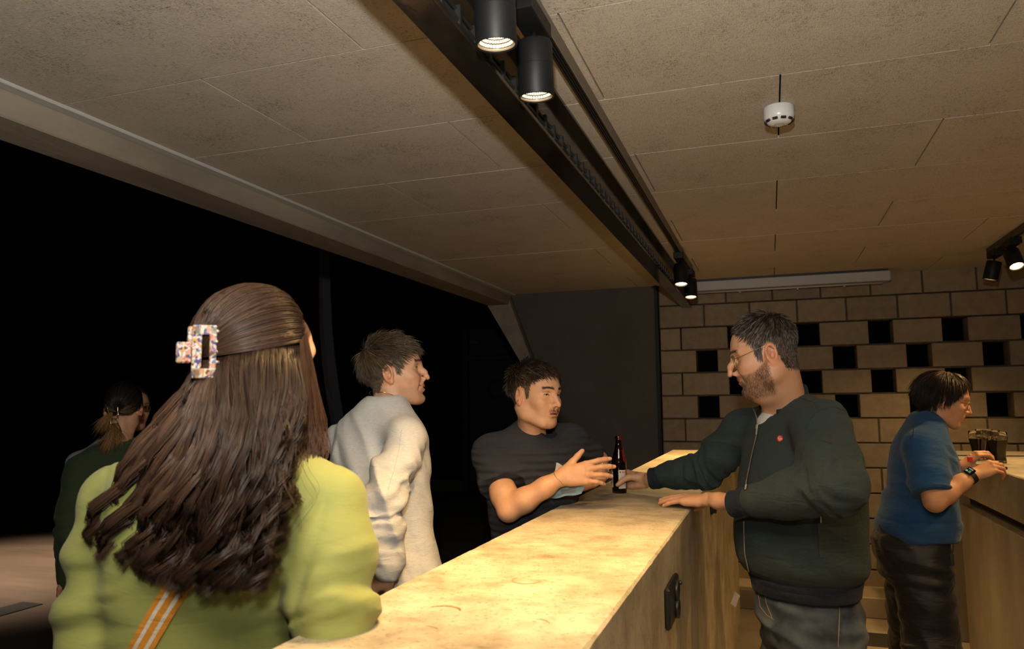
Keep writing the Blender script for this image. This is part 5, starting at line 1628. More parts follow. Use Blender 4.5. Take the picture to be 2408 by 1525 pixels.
M_INK = plain('grey_ink', (0.20, 0.17, 0.13, 1), 0.7); M_RED = plain('red_ink', (0.50, 0.05, 0.02, 1), 0.6); M_BLUEINK = plain('dark_blue_ink', (0.02, 0.03, 0.08, 1), 0.6)


def beer_bottle():
    c = BOTTLE
    e = empty('beer_bottle', c, 'brown glass beer bottle with cream labels standing on the bar', 'bottle')
    prof = [(0.0, 0.0025), (0.024, 0.002), (0.0285, 0.0), (0.0300, 0.003), (0.0302, 0.10), (0.0300, 0.122), (0.0285, 0.134), (0.0245, 0.152), (0.0190, 0.172), (0.0155, 0.190), (0.0140, 0.206), (0.0135, 0.216), (0.0150, 0.2165), (0.0150, 0.222), (0.0138, 0.2235), (0.0142, 0.231), (0.0132, 0.233),
            (0.0105, 0.233), (0.0108, 0.205), (0.0130, 0.186), (0.0220, 0.150), (0.0270, 0.122), (0.0276, 0.10), (0.0276, 0.007), (0.0, 0.006)]
    autosmooth(MB().lathe(prof, c, (0, 0, 1), 48, False).build('glass', M_AMBER, e), 50)
    autosmooth(MB().lathe([(0.0, 0.0072), (0.0270, 0.0078), (0.0270, 0.100), (0.0268, 0.118), (0.0, 0.118)], c, (0, 0, 1), 40, False).build('beer', M_COLA, e), 50)
    def patch(a0, a1, z0, z1, r, mat, nm, curve=None, n=14):
        v = []; f = []
        for i in range(n + 1):
            t = a0 + (a1 - a0) * i / n
            for zz, rr in ((z0, r), (z1, r), (z1, r - 0.0003), (z0, r - 0.0003)):
                z_ = zz + (curve(i / n) if curve and zz == z1 else 0)
                v.append((c[0] + rr * math.cos(t), c[1] + rr * math.sin(t), c[2] + z_))
        for i in range(n):
            for k in range(4): f.append((4 * i + k, 4 * i + (k + 1) % 4, 4 * i + 4 + (k + 1) % 4, 4 * i + 4 + k))
        f += [(3, 2, 1, 0), (4 * n, 4 * n + 1, 4 * n + 2, 4 * n + 3)]
        return put(nm, v, f, mat, e)
    # back label with the lettering towards the camera, front label round the left side
    va = math.atan2(-c[1], -c[0])       # towards the camera
    lab = patch(va - 0.10, va + 1.02, 0.020, 0.095, 0.0308, M_LABEL, 'label')
    lab2 = patch(va - 2.2, va - 0.95, 0.024, 0.086, 0.0308, M_LABEL, 'label', lambda t: 0.016 * math.sin(math.pi * t))
    def write(txt, size, ang, zz, mat, bold=0.0):
        v, f = text_mesh(txt, size, 0.0001, bold)
        t = ang + v[:, 0] / 0.0312
        put('lettering', np.stack([c[0] + (0.0311 + v[:, 2]) * np.cos(t), c[1] + (0.0311 + v[:, 2]) * np.sin(t), c[2] + zz + v[:, 1]], 1), f, mat, lab)
    write('BOCK', 0.0085, va + 0.74, 0.0865, M_RED, 0.0002)
    emb = patch(va + 0.12, va + 0.24, 0.083, 0.0895, 0.0310, M_RED, 'emblem', n=4); emb2 = patch(va + 0.06, va + 0.13, 0.084, 0.091, 0.0310, M_BLUEINK, 'emblem', n=4)
    r_ = random.Random(4)
    for i in range(11):
        zz = 0.077 - i * 0.0048
        patch(va + (0.40 if i > 3 else 0.08) + r_.random() * 0.15, va + 0.98, zz, zz + (0.0007 if i != 5 else 0.0016), 0.0310, M_INK, 'text_line', n=8)
    return e


def cola_glass(x, y, label):
    c = np.array([x, y, 1.2355]); K = 1.34
    e = empty('cola_glass', c, label, 'glass', 'glasses of cola on the serving counter')
    outer = [(0.001, 0.0), (0.027, 0.0), (0.0285, 0.003), (0.0275, 0.012), (0.0265, 0.030), (0.0290, 0.055), (0.0345, 0.080), (0.0368, 0.098), (0.0365, 0.128), (0.0358, 0.131)]
    inner = [(0.0345, 0.1295), (0.0350, 0.110), (0.0350, 0.098), (0.0328, 0.080), (0.0272, 0.055), (0.0247, 0.030), (0.0247, 0.012), (0.001, 0.010)]
    outer = [(a * K, b * K) for a, b in outer]; inner = [(a * K, b * K) for a, b in inner]
    autosmooth(MB().lathe(outer + inner, c, (0, 0, 1), 40, False).build('glass', M_CLEAR, e), 60)
    autosmooth(MB().lathe([(a * K, b * K) for a, b in [(0.001, 0.0075), (0.0260, 0.0095), (0.0257, 0.030), (0.0282, 0.055), (0.0338, 0.080), (0.0359, 0.096), (0.001, 0.096)]], c, (0, 0, 1), 40, False).build('cola', M_COLA, e), 50)
    # froth left on the inside above the drink
    fr = MB(); r_ = random.Random(int(x * 1000))
    for i in range(26):
        t = r_.random() * 6.283; rr = 0.0335 * K; b = 0.0012 + 0.0022 * r_.random()
        fr.lathe([(0.0004, -b), (b * 0.7, -b * 0.7), (b, 0), (b * 0.7, b * 0.7), (0.0004, b)], (x + rr * math.cos(t), y + rr * math.sin(t), c[2] + 0.0975 * K + 0.012 * r_.random() ** 2), (0, 0, 1), 8, False)
    _fr = fr.build('froth', plain('tan_froth', (0.42, 0.30, 0.17, 1), 0.6), e, True); tag(_fr, kind='stuff')
    return e


beer_bottle()
for px, py, lab in ((2303, 1081, 'glass of dark cola half hidden by the raised hand'), (2318, 1074, 'rear glass of dark cola between two others'),
                    (2350, 1087, 'rightmost glass of dark cola nearest the black cap'), (2334, 1079, 'glass of dark cola behind the rightmost one')):
    q = on_level(px, py, 1.2355)
    cola_glass(q[0], q[1], lab)
cp = on_level(2361, 1103, 1.2352)
o = MB().lathe([(0.001, 0.014), (0.0135, 0.014), (0.0150, 0.0125), (0.0150, 0.001), (0.0145, 0.0), (0.0130, 0.0), (0.0130, 0.011), (0.001, 0.011)], (cp[0], cp[1], 1.2352), (0, 0, 1), 36, False)
capo = empty('bottle_cap', (cp[0], cp[1], 1.2352), 'black screw cap lying on the serving counter', 'bottle cap')
autosmooth(o.build('shell', plain('black_cap', (0.010, 0.009, 0.008, 1), 0.35), capo), 40)
rb = MB()
for k in range(36):
    t = k * 2 * math.pi / 36
    rb.obox((cp[0] + 0.0151 * math.cos(t), cp[1] + 0.0151 * math.sin(t), 1.2352 + 0.0065), (0.0006 * math.cos(t), 0.0006 * math.sin(t), 0), (-0.0005 * math.sin(t), 0.0005 * math.cos(t), 0), (0, 0, 0.005))
rb.build('ribs', M_SOCK, capo)
# paper card the dark T-shirt man holds is built with him
# ---- young man in the charcoal T-shirt
def tshirt_man():
    AZ = 122.0
    r = rvec(AZ); f = yaw_dir(AZ)
    nk = at(1262, 1000, 2.70)
    B = np.array([nk[0] - 0.035, 2.76, 0.0])
    p = Person(B[0], B[1], 'young man in a charcoal short sleeved T-shirt leaning at the bar, hand raised', (0.52, 0.275, 0.150))
    z = lambda zz, k=0.0: np.array([B[0], B[1], zz]) + f * k
    RS, RE, RW = at(1157, 1068, 2.66), at(1196, 1199, 2.52), at(1318, 1122, 2.56)
    LS, LE, LW = at(1340, 1036, 2.88), at(1408, 1082, 3.03), at(1412, 1118, 2.83)
    S = SDF((-1.40, 2.30, 0.80), (-0.55, 3.20, 1.66), 0.0066)
    st = [(z(0.86), r, 0.172, 0.110, 0.118), (z(1.00), r, 0.176, 0.115, 0.128), (z(1.15, 0.0), r, 0.186, 0.120, 0.135), (z(1.30, 0.005), r, 0.196, 0.124, 0.140), (z(1.40, 0.01), r, 0.192, 0.112, 0.125), (z(1.465, 0.012), r, 0.150, 0.088, 0.095), (z(1.505, 0.015), r, 0.085, 0.066, 0.070), (z(1.53, 0.015), r, 0.070, 0.062, 0.064)]
    S.loft(st, cap=0.010)
    S.cone(RS, z(1.47, 0.01) + r * 0.05, 0.066, 0.062, k=0.05); S.cone(LS, z(1.47, 0.01) - r * 0.05, 0.064, 0.062, k=0.05)
    d1 = unit(RE - RS); d2 = unit(LE - LS)
    S.chain([RS, sub(RS, RE, 0.60)], [0.074, 0.073], k=0.03); S.chain([LS, sub(LS, LE, 0.66)], [0.064, 0.058], k=0.03)
    nb = z(1.50, 0.03)
    S.cone(nb + [0, 0, -0.012] + f * 0.012, nb + [0, 0, 0.10] - f * 0.005, 0.058, 0.066, k=0.006, mode='sub')
    # sleeve ends: trim anything below the cuff planes near the arms
    def end(c, d, rad):
        def fn(P):
            q = P - np.asarray(c, np.float32); h_ = q @ unit(d).astype(np.float32); w = np.sqrt(np.maximum((q * q).sum(-1) - h_ * h_, 0))
            return np.maximum(np.abs(h_ - 0.06) - 0.06, w - rad)
        S.op(fn, np.asarray(c) - 0.14, np.asarray(c) + 0.14, 0.0, 'sub')
    def wr(P):
        d = 0.8 * folds(P, unit(np.array([0.2, 0.1, 1.0])), 21, 0.0050, 41) * smoothstep(1.52, 1.42, P[:, 2])
        d += limb_folds(P, RS + [0.03, 0, -0.05], z(1.2), 43, 26, 0.006, 0.15) + limb_folds(P, sub(RS, RE, 0.5), RE, 45, 36, 0.004, 0.12)
        # ribbed rows knitted across the chest
        rows_ = np.sin((P[:, 2] + 0.02 * P[:, 0]) * 2 * math.pi / 0.027)
        return d
    S.warp(wr)
    end(sub(RS, RE, 0.60), d1, 0.083)
    M_T = cloth_mat('charcoal_jersey', (0.036, 0.036, 0.040, 1), (0.020, 0.020, 0.023, 1), 800, 0.6, 0.9, 0.03, waves=('Z', 11.6, 1.5, 3.0))
    p.cloth('t_shirt', M_T, S)
    # neck band and sleeve band
    ring = []
    for t in np.linspace(0, 2 * math.pi, 41):
        dv = f * math.cos(t) + r * math.sin(t)
        ring.append(nb + f * 0.004 + dv * 0.064 + [0, 0, 0.012 - 0.026 * (0.5 + 0.5 * math.cos(t))])
    sft = Surf(*p.last); ring = [sft.near(q)[0] for q in ring]
    ring = [sub(q, (ring[i - 1] + ring[(i + 1) % 40]) / 2, 0.5) for i, q in enumerate(ring[:40])]; ring.append(ring[0])
    M_TB = cloth_mat('charcoal_rib', (0.014, 0.016, 0.022, 1), None, 500, 0.5, 0.9, 0.03)
    MB().tube(ring, 0.0085, 8, 0.75).build('neck_band', M_TB, p.e, True)
    # ---------------- head
    pose = Pose((0, 0, 0), yaw_dir(115.0, -4.0), up=(0.03, 0.02, 1), scale=0.97)
    pose.o = at(1222, 932, 2.60) - pose.dir(np.array([0.0755, -0.014, -0.001]) * pose.s)
    hairc = (0.030, 0.019, 0.012)
    hl = std_hairline(0.090, 0.050, -0.008, -0.050, 0.030)
    stub = lambda x, y, zz: 0.85 * np.exp(-((zz + 0.0435) / 0.0045) ** 2) * smoothstep(0.030, 0.018, np.abs(x)) * smoothstep(0.0, 0.005, np.abs(x)) * (y > 0.07) + 0.45 * np.exp(-((zz + 0.100) / 0.012) ** 2) * (np.abs(x) < 0.03) * (y > 0.05)
    hd = make_head(dict(h=0.0022, hairline=hl, hair=hairc, skin=p.skin, jaw=0.97, cheek=1.0, fat=0.0, nose=0.003, nose_w=1.05, neck=pose.inv(nk + [0, 0, -0.06] - f * 0.035), neck_r=0.052, beard=stub, beard_s=0.6, beard_col=(0.07, 0.035, 0.02), eye_open=0.8, lid_drop=0.0022, open=0.0028, lip=0.002, brow_w=0.95, brow_s=1.0, scalp_s=0.8))
    p.skin_part(pose(hd['V']), hd['F'], hd['C'])
    flow = whorl(0.0, -0.075, 0.095, 0.8, 0.5)
    ln = lambda P: np.interp(P[:, 2] - 0.30 * np.minimum(P[:, 1], 0), [-0.03, 0.045, 0.062, 0.085, 0.12], [0.004, 0.007, 0.022, 0.034, 0.034]) + 0.016 * (P[:, 1] < -0.06)
    v, F_, c = grow(hd, 6500, hd['scalp'] * np.where(hd['V'][:, 2] < 0.04, 0.8, 1.0), ln, flow, 0.00072, 5, 21, hairc, 0.5, lambda P: np.interp(P[:, 2], [0, 0.05, 0.12], [0.10, 0.4, 0.5]), 0.55, gravity=0.10, highlight=(0.17, 0.12, 0.075), hl_frac=0.07)
    put('hair', pose(v), F_, M_HAIR, p.e, True, c)
    brows(hd, pose, p.e, 130, 0.006, 0.00035, (0.03, 0.018, 0.012))
    v, F_, c = grow(hd, 200, lambda V: np.exp(-((V[:, 2] + 0.0435) / 0.004) ** 2) * (np.abs(V[:, 0]) < 0.026) * (V[:, 1] > 0.07), 0.006, lambda P, N: np.stack([np.sign(P[:, 0]) * 0.6, 0.2 + 0 * P[:, 0], -1 + 0 * P[:, 0]], 1), 0.0003, 4, 8, (0.05, 0.028, 0.018), 0.3, 0.3, 0.3)
    put('moustache', pose(v), F_, M_HAIR, p.e, True, c)
    add_eyes(hd, pose, p.e, (0.05, 0.028, 0.014), (0.0, 1, -0.28))
    # ---------------- arms
    hr = dict(ex=unit(np.array([0.93, 0.10, 0.20])), ez=(0.10, -0.93, 0.32), thumb_side=1, curls=[(14, 18, 10), (18, 20, 12), (22, 22, 14), (26, 24, 16)], spread=(8, 2, -5, -11), sc=1.06,
              thumb=[(0.020, 0.022, -0.008), (0.046, 0.046, -0.012), (0.068, 0.062, -0.010), (0.086, 0.074, -0.006)])
    V, F_, C = arm_skin([sub(RS, RE, 0.45), sub(RS, RE, 0.75), RE, sub(RE, RW, 0.30), sub(RE, RW, 0.7), RW], [0.049, 0.047, 0.038, 0.042, 0.033, 0.026], hr, 0.0030, p.skin)
    p.skin_part(V, F_, C)
    hl_ = dict(ex=unit(np.array([-0.92, -0.30, -0.24])), ez=(0.10, -0.70, 0.68), thumb_side=-1, curls=[(30, 34, 20), (34, 36, 22), (38, 40, 24), (42, 40, 24)], spread=(3, 0, -3, -6), sc=1.04,
               thumb=[(0.020, 0.020, -0.012), (0.050, 0.040, -0.030), (0.078, 0.044, -0.044), (0.100, 0.040, -0.054)])
    V, F_, C = arm_skin([sub(LS, LE, 0.55), LE, sub(LE, LW, 0.5), LW], [0.044, 0.035, 0.033, 0.026], hl_, 0.0030, p.skin)
    p.skin_part(V, F_, C)
    # bracelets
    def bracelet(A_, W_, t, rr, th, mat, nm, beads=0):
        d = unit(np.asarray(W_) - np.asarray(A_)); c0 = sub(A_, W_, t); e1 = unit(np.cross(d, [0, 0, 1])); e2 = np.cross(d, e1)
        ang = np.linspace(0, 2 * math.pi, 49)
        P_ = [c0 + (e1 * math.cos(a) + e2 * math.sin(a)) * rr + d * 0.003 * math.sin(a * 2) for a in ang]
        if beads:
            mb = MB()
            for k in range(beads):
                a = 2 * math.pi * k / beads; q = c0 + (e1 * math.cos(a) + e2 * math.sin(a)) * rr; tg = -e1 * math.sin(a) + e2 * math.cos(a)
                mb.tube([q + (tg * math.cos(u) * 0.0055 + (d if k % 2 else unit(e1 * math.cos(a) + e2 * math.sin(a))) * math.sin(u) * 0.0042) for u in np.linspace(0, 2 * math.pi, 11)], th, 5)
            o_ = mb.build(nm, mat, p.e, True)
        else:
            o_ = MB().tube(P_, th, 6).build(nm, mat, p.e, True)
        return o_
    M_SIL = plain('silver', (0.62, 0.58, 0.50, 1), 0.25, 1.0)
    bracelet(RE, RW, 0.97, 0.0305, 0.0009, M_SIL, 'thin_bracelet'); bracelet(LE, LW, 0.80, 0.033, 0.0014, M_SIL, 'chain_bracelet', 20)
    # ---------------- lower body
    hip = np.array([B[0], B[1], 0.84]) - f * 0.01
    L = trousers(p, hip, AZ, 0.95, 0.165, 0.112, 0.116, 0.092, cloth_mat('black_trousers', (0.008, 0.008, 0.009, 1), None, 700, 0.2, 0.9, 0.02), 61, 0.085, h=0.011)
    for h_, k_, a_ in L: shoe(p, a_, AZ, plain('black_trainer', (0.01, 0.01, 0.01, 1), 0.6))
    p.core([(z(0.80), r, 0.125, 0.085), (z(1.0), r, 0.140, 0.090), (z(1.25), r, 0.155, 0.098), (z(1.40), r, 0.145, 0.080), (z(1.48), r, 0.070, 0.052)], [([l_[0], l_[1], l_[2]], [0.072, 0.050, 0.036]) for l_ in L], [([RS, sub(RS, RE, 0.55)], [0.048, 0.046]), ([LS, sub(LS, LE, 0.6)], [0.046, 0.044])])
    p.finish()
    # ---------------- the folded wrapper in his hands
    c = at(1336, 1146, 2.60)
    e = empty('paper_wrapper', c, 'crumpled white and pale blue paper wrapper held by the man in charcoal', 'wrapper')
    M_WP = cloth_mat('white_paper', (0.52, 0.47, 0.40, 1), None, 80, 0.2, 0.6, 0.0); M_BP = plain('pale_blue_paper', (0.22, 0.33, 0.36, 1), 0.55)
    def sheet(poly_px, Y0, dY, mat, nm, seed, n=12):
        """a bent sheet between a left and a right edge given in the picture"""
        a, b, c_, d = [np.array(at(*q, Y0)) for q in poly_px]; v = []; fc = []
        for i in range(n + 1):
            for j in range(n + 1):
                u_, w_ = i / n, j / n
                q = (a * (1 - u_) + b * u_) * (1 - w_) + (d * (1 - u_) + c_ * u_) * w_
                q = q + np.array([0, dY * math.sin(u_ * 3.1) + 0.004 * math.sin(u_ * 9 + seed) * math.cos(w_ * 7), 0.002 * math.sin(u_ * 11 + seed)])
                v.append(q)
        m = n + 1
        for i in range(n):
            for j in range(n): fc.append((i * m + j, (i + 1) * m + j, (i + 1) * m + j + 1, i * m + j + 1))
        k = len(v); v = np.vstack([v, np.array(v) + [0, 0.0008, 0]])
        fc += [tuple(x + k for x in reversed(q)) for q in fc]
        return put(nm, v, fc, mat, e, True)
    sheet([(1308, 1088), (1372, 1108), (1362, 1156), (1296, 1170)], 2.64, -0.012, M_WP, 'white_sheet', 1)
    blue = sheet([(1306, 1148), (1378, 1136), (1368, 1160), (1293, 1172)], 2.615, -0.010, M_BP, 'blue_sheet', 2)
    x_ = unit(at(1378, 1140, 2.6) - at(1306, 1152, 2.6)); y_ = np.array([0, -0.25, 0.97])
    for k in range(2):      # two lines of print too small to read
        MB().obox(at(1337, 1150 + 6 * k, 2.598), x_ * (0.030 - 0.004 * k), y_ * 0.0016, np.cross(x_, y_) * 0.0002).build('print_line', M_INK, blue)
tshirt_man()
# ---- young man in the white long sleeved shirt, seen from behind
def white_man():
    AZ = 16.0
    r = rvec(AZ); f = yaw_dir(AZ)
    c = lambda px, py, Y: at(px, py, Y)
    p0 = at(905, 1200, 2.34)
    p = Person(p0[0], p0[1], 'smiling young man in a white long sleeved shirt with his back to the camera', (0.52, 0.285, 0.170))
    S = SDF((-1.75, 1.85, 0.80), (-0.95, 2.80, 1.68), 0.0066)
    cen = {1410: 935, 1330: 930, 1240: 912, 1150: 895, 1060: 890, 1000: 892, 965: 897, 940: 902}
    dim = {1410: (0.178, 0.120, 0.118), 1330: (0.176, 0.122, 0.120), 1240: (0.178, 0.122, 0.125), 1150: (0.190, 0.125, 0.135), 1060: (0.196, 0.118, 0.125), 1000: (0.165, 0.094, 0.095), 965: (0.098, 0.070, 0.070), 940: (0.066, 0.060, 0.060)}
    st = [(at(x, y, 2.36), r) + dim[y] for y, x in cen.items()]
    S.loft(st, cap=0.010)
    RS, RE, RW = at(950, 1030, 2.25), at(902, 1170, 2.12), at(911, 1326, 2.15)
    LS, LE, LW = at(812, 1030, 2.46), at(880, 1180, 2.66), at(968, 1135, 2.56)
    top = at(897, 985, 2.36)
    S.cone(RS, top + r * 0.03, 0.050, 0.060, k=0.07); S.cone(LS, top - r * 0.03, 0.052, 0.060, k=0.07)
    S.chain([RS, sub(RS, RE, 0.5), RE, sub(RE, RW, 0.4), sub(RE, RW, 0.97)], [0.052, 0.058, 0.055, 0.053, 0.046], k=0.035)
    S.chain([LS, LE, LW], [0.058, 0.056, 0.044], k=0.03)
    nb = at(905, 950, 2.37)
    S.cone(nb + [0, 0, -0.004], nb + [0, 0, 0.1] + f * 0.03, 0.053, 0.068, k=0.006, mode='sub')
    def wr(P):
        d = 0.9 * folds(P, unit(np.array([0.9, 0.4, 0.35])), 13, 0.0065, 71) + limb_folds(P, RE, RW, 73, 26, 0.0050, 0.16) + limb_folds(P, sub(RE, RW, 0.8), RE, 75, 26, 0.003, 0.14)
        d += limb_folds(P, RS + [0, -0.02, -0.1], RE, 77, 22, 0.006, 0.16) + 0.8 * folds(P, (0.3, 0.1, 1), 16, 0.006, 79) * smoothstep(1.18, 1.02, P[:, 2])
        return d
    S.warp(wr)
    d = unit(RW - RE)
    M_W = cloth_mat('white_slub_cotton', (0.56, 0.55, 0.52, 1), (0.43, 0.42, 0.39, 1), 260, 0.3, 0.9, 0.05, (0.35, 0.35, 3.0), crease=0.3)
    p.cloth('shirt', M_W, S)
    sf = Surf(*p.last)
    # turned hem at the cuff, neck binding
    e1 = unit(np.cross(d, [1, 0, 0])); e2 = np.cross(d, e1); q = sub(RE, RW, 0.985)
    MB().tube([q + d * 0.036 * 0 + (e1 * math.cos(t) + e2 * math.sin(t)) * 0.0455 for t in np.linspace(0, 2 * math.pi, 33)], 0.0022, 6).build('cuff_seam', M_W, p.e, True)
    ring = [nb + (f * math.cos(t) + r * math.sin(t)) * 0.061 + [0, 0, 0.010 - 0.012 * math.cos(t)] for t in np.linspace(0, 2 * math.pi, 41)]
    MB().tube(ring, 0.006, 8).build('neck_binding', M_W, p.e, True)
    ln, nn = sf.line([(945, 1010), (938, 1060), (925, 1110), (912, 1150)], 20, 0.0006)
    if len(ln) > 3: MB().tube(ln, 0.0013, 5).build('sleeve_seam', M_W, p.e, True)
    # necklace
    M_GOLD = plain('gold', (0.75, 0.45, 0.14, 1), 0.25, 1.0)
    # ---------------- head
    pose = Pose((0, 0, 0), yaw_dir(65.0, 6.0), up=(0.0, 0, 1), scale=1.03)
    pose.o = at(914, 880, 2.34) - pose.dir(np.array([0.0755, -0.014, -0.001]) * pose.s)
    hairc = (0.085, 0.056, 0.034)
    hl = std_hairline(0.086, 0.046, -0.004, -0.062, 0.034)
    stub = lambda x, y, zz: 0.5 * smoothstep(-0.040, -0.060, zz) * smoothstep(0.0, 0.02, y) * smoothstep(-0.120, -0.100, zz)
    hd = make_head(dict(h=0.0022, hairline=hl, hair=hairc, skin=p.skin, jaw=0.97, cheek=1.0, nose=0.002, nose_drop=0.001, bridge=0.005, chin=0.004, neck=pose.inv(nb + [0, 0, -0.03] + f * 0.004), neck_r=0.050, smile=1.0, open=0.0042, eye_open=0.95, beard=stub, beard_s=0.30, beard_col=(0.14, 0.08, 0.05), scalp_s=0.85,
                        moles=[(0.064, 0.034, 0.020, 0.0019), (0.066, 0.028, 0.011, 0.0011)], adam=1))
    p.skin_part(pose(hd['V']), hd['F'], hd['C'])
    flow = whorl(0.01, -0.080, 0.090, 0.35, 0.45)
    ln_ = lambda P: np.interp(P[:, 2] - 0.55 * np.minimum(P[:, 1] + 0.02, 0), [-0.02, 0.02, 0.05, 0.08, 0.12], [0.010, 0.016, 0.036, 0.046, 0.050]) * np.where(P[:, 1] > 0.02, 0.9, 1.0)
    v, F_, cc = grow(hd, 7000, hd['scalp'], ln_, flow, 0.00072, 5, 51, hairc, 0.45, lambda P: np.interp(P[:, 2], [-0.03, 0.04, 0.12], [0.25, 0.42, 0.45]), 0.36, gravity=0.16, curl=0.10, highlight=(0.16, 0.115, 0.07), hl_frac=0.10)
    put('hair', pose(v), F_, M_HAIR, p.e, True, cc)
    brows(hd, pose, p.e, 100, 0.007, 0.0004, (0.05, 0.03, 0.018))
    add_eyes(hd, pose, p.e, (0.07, 0.05, 0.03), (0.0, 1, -0.05))
    # teeth
    th = np.linspace(-0.8, 0.8, 9)
    tb = MB()
    for t in th: tb.obox(pose([[t * 0.019, 0.0925 - 0.012 * t * t, -0.0560 + 0.004 * t * t]])[0], pose.dir([0.0021, 0, 0]), pose.dir([0, 0.002, 0]), pose.dir([0, 0, 0.0036]), 0.0006)
    tb.build('teeth', plain('tooth_enamel', (0.62, 0.56, 0.46, 1), 0.3), p.e)
    ring = []
    nv = pose.inv(nb)
    for t in np.linspace(0, 2 * math.pi, 61):
        ring.append(nb + (f * math.cos(t) + r * math.sin(t)) * 0.0545 + [0, 0, 0.026 - 0.020 * math.cos(t)])
    MB().tube(ring, 0.0009, 6).build('necklace', M_GOLD, p.e, True)
    # ---------------- hands
    hr = dict(ex=unit(np.array([-0.80, 0.12, -0.52])), ez=(0.10, -0.80, 0.58), thumb_side=1, curls=[(26, 22, 12), (28, 24, 14), (32, 26, 16), (36, 28, 16)], spread=(2, 0, -2, -5), sc=1.03,
              thumb=[(0.018, 0.020, -0.014), (0.042, 0.034, -0.034), (0.066, 0.036, -0.048), (0.086, 0.032, -0.056)])
    V, F_, C = arm_skin([sub(RE, RW, 0.75), RW + d * 0.028], [0.031, 0.026], hr, 0.0030, p.skin)
    p.skin_part(V, F_, C)
    W2 = at(972, 1128, 2.56)
    hl_ = dict(ex=unit(np.array([0.80, 0.25, 0.10])), ez=(0.35, 0.92, 0.1), thumb_side=-1, curls=[(34, 60, 40), (36, 60, 40), (38, 60, 40), (42, 58, 38)], spread=(3, 0, -3, -6), sc=1.0)
    W2 = at(925, 1130, 2.50)
    V, F_, C = arm_skin([sub(LE, LW, 0.4), W2], [0.030, 0.026], hl_, 0.0034, p.skin)
    p.skin_part(V, F_, C)
    # ---------------- jeans
    hip = at(940, 1450, 2.37)
    L = trousers(p, hip, AZ, at(935, 1366, 2.36)[2], 0.172, 0.124, 0.118, 0.094, cloth_mat('dark_blue_denim', (0.014, 0.028, 0.052, 1), (0.03, 0.05, 0.08, 1), 600, 0.3, 0.85, 0.02), 81, 0.088, h=0.010, name='jeans')
    s2 = Surf(*p.last)
    q = [s2.px(*w, 0.002) for w in ((877, 1389), (892, 1392), (892, 1400), (877, 1400))]
    if all(w[0] is not None for w in q):
        lab = MB().prism([w[0] for w in q], q[0][1] * 0.002).build('pocket_label', plain('navy_label', (0.025, 0.025, 0.05, 1), 0.6), p.e)
    for h_, k_, a_ in L: shoe(p, a_, AZ, plain('white_trainer', (0.5, 0.5, 0.48, 1), 0.5))
    z = lambda y, x: at(x, y, 2.36)
    p.core([(z(1500, 938), r, 0.125, 0.085), (z(1330, 930), r, 0.135, 0.088), (z(1150, 895), r, 0.150, 0.092), (z(1040, 892), r, 0.140, 0.078), (z(975, 897), r, 0.060, 0.048)], [([l_[0], l_[1], l_[2]], [0.074, 0.052, 0.038]) for l_ in L], [([RS, RE, RW], [0.046, 0.042, 0.029]), ([LS, LE, LW], [0.046, 0.040, 0.029])])
    p.finish()
    # phone in his other hand
    a = at(991, 1148, 2.53); ex = unit(np.array([0.25, 0.95, 0.0])); ez = np.array([0, 0, 1.0]); ey = np.cross(ez, ex)
    e = empty('phone', a - [0, 0, 0.07], 'black phone with a shiny edge held by the man in white', 'phone')
    MB().obox(a, ex * 0.036, ey * 0.004, ez * 0.072, 0.003).build('case', plain('black_phone', (0.008, 0.008, 0.010, 1), 0.15), e)
    MB().obox(a - ex * 0.0355, ex * 0.001, ey * 0.0045, ez * 0.068, 0.0004).build('edge', plain('steel_edge', (0.5, 0.45, 0.4, 1), 0.2, 1.0), e)
    MB().lathe([(0.011, 0), (0.011, 0.002), (0.008, 0.0025)], a - ey * 0.004 + ez * -0.02, -ey, 20).build('ring_mount', plain('ring_grey', (0.25, 0.25, 0.24, 1), 0.3), e, True)
white_man()
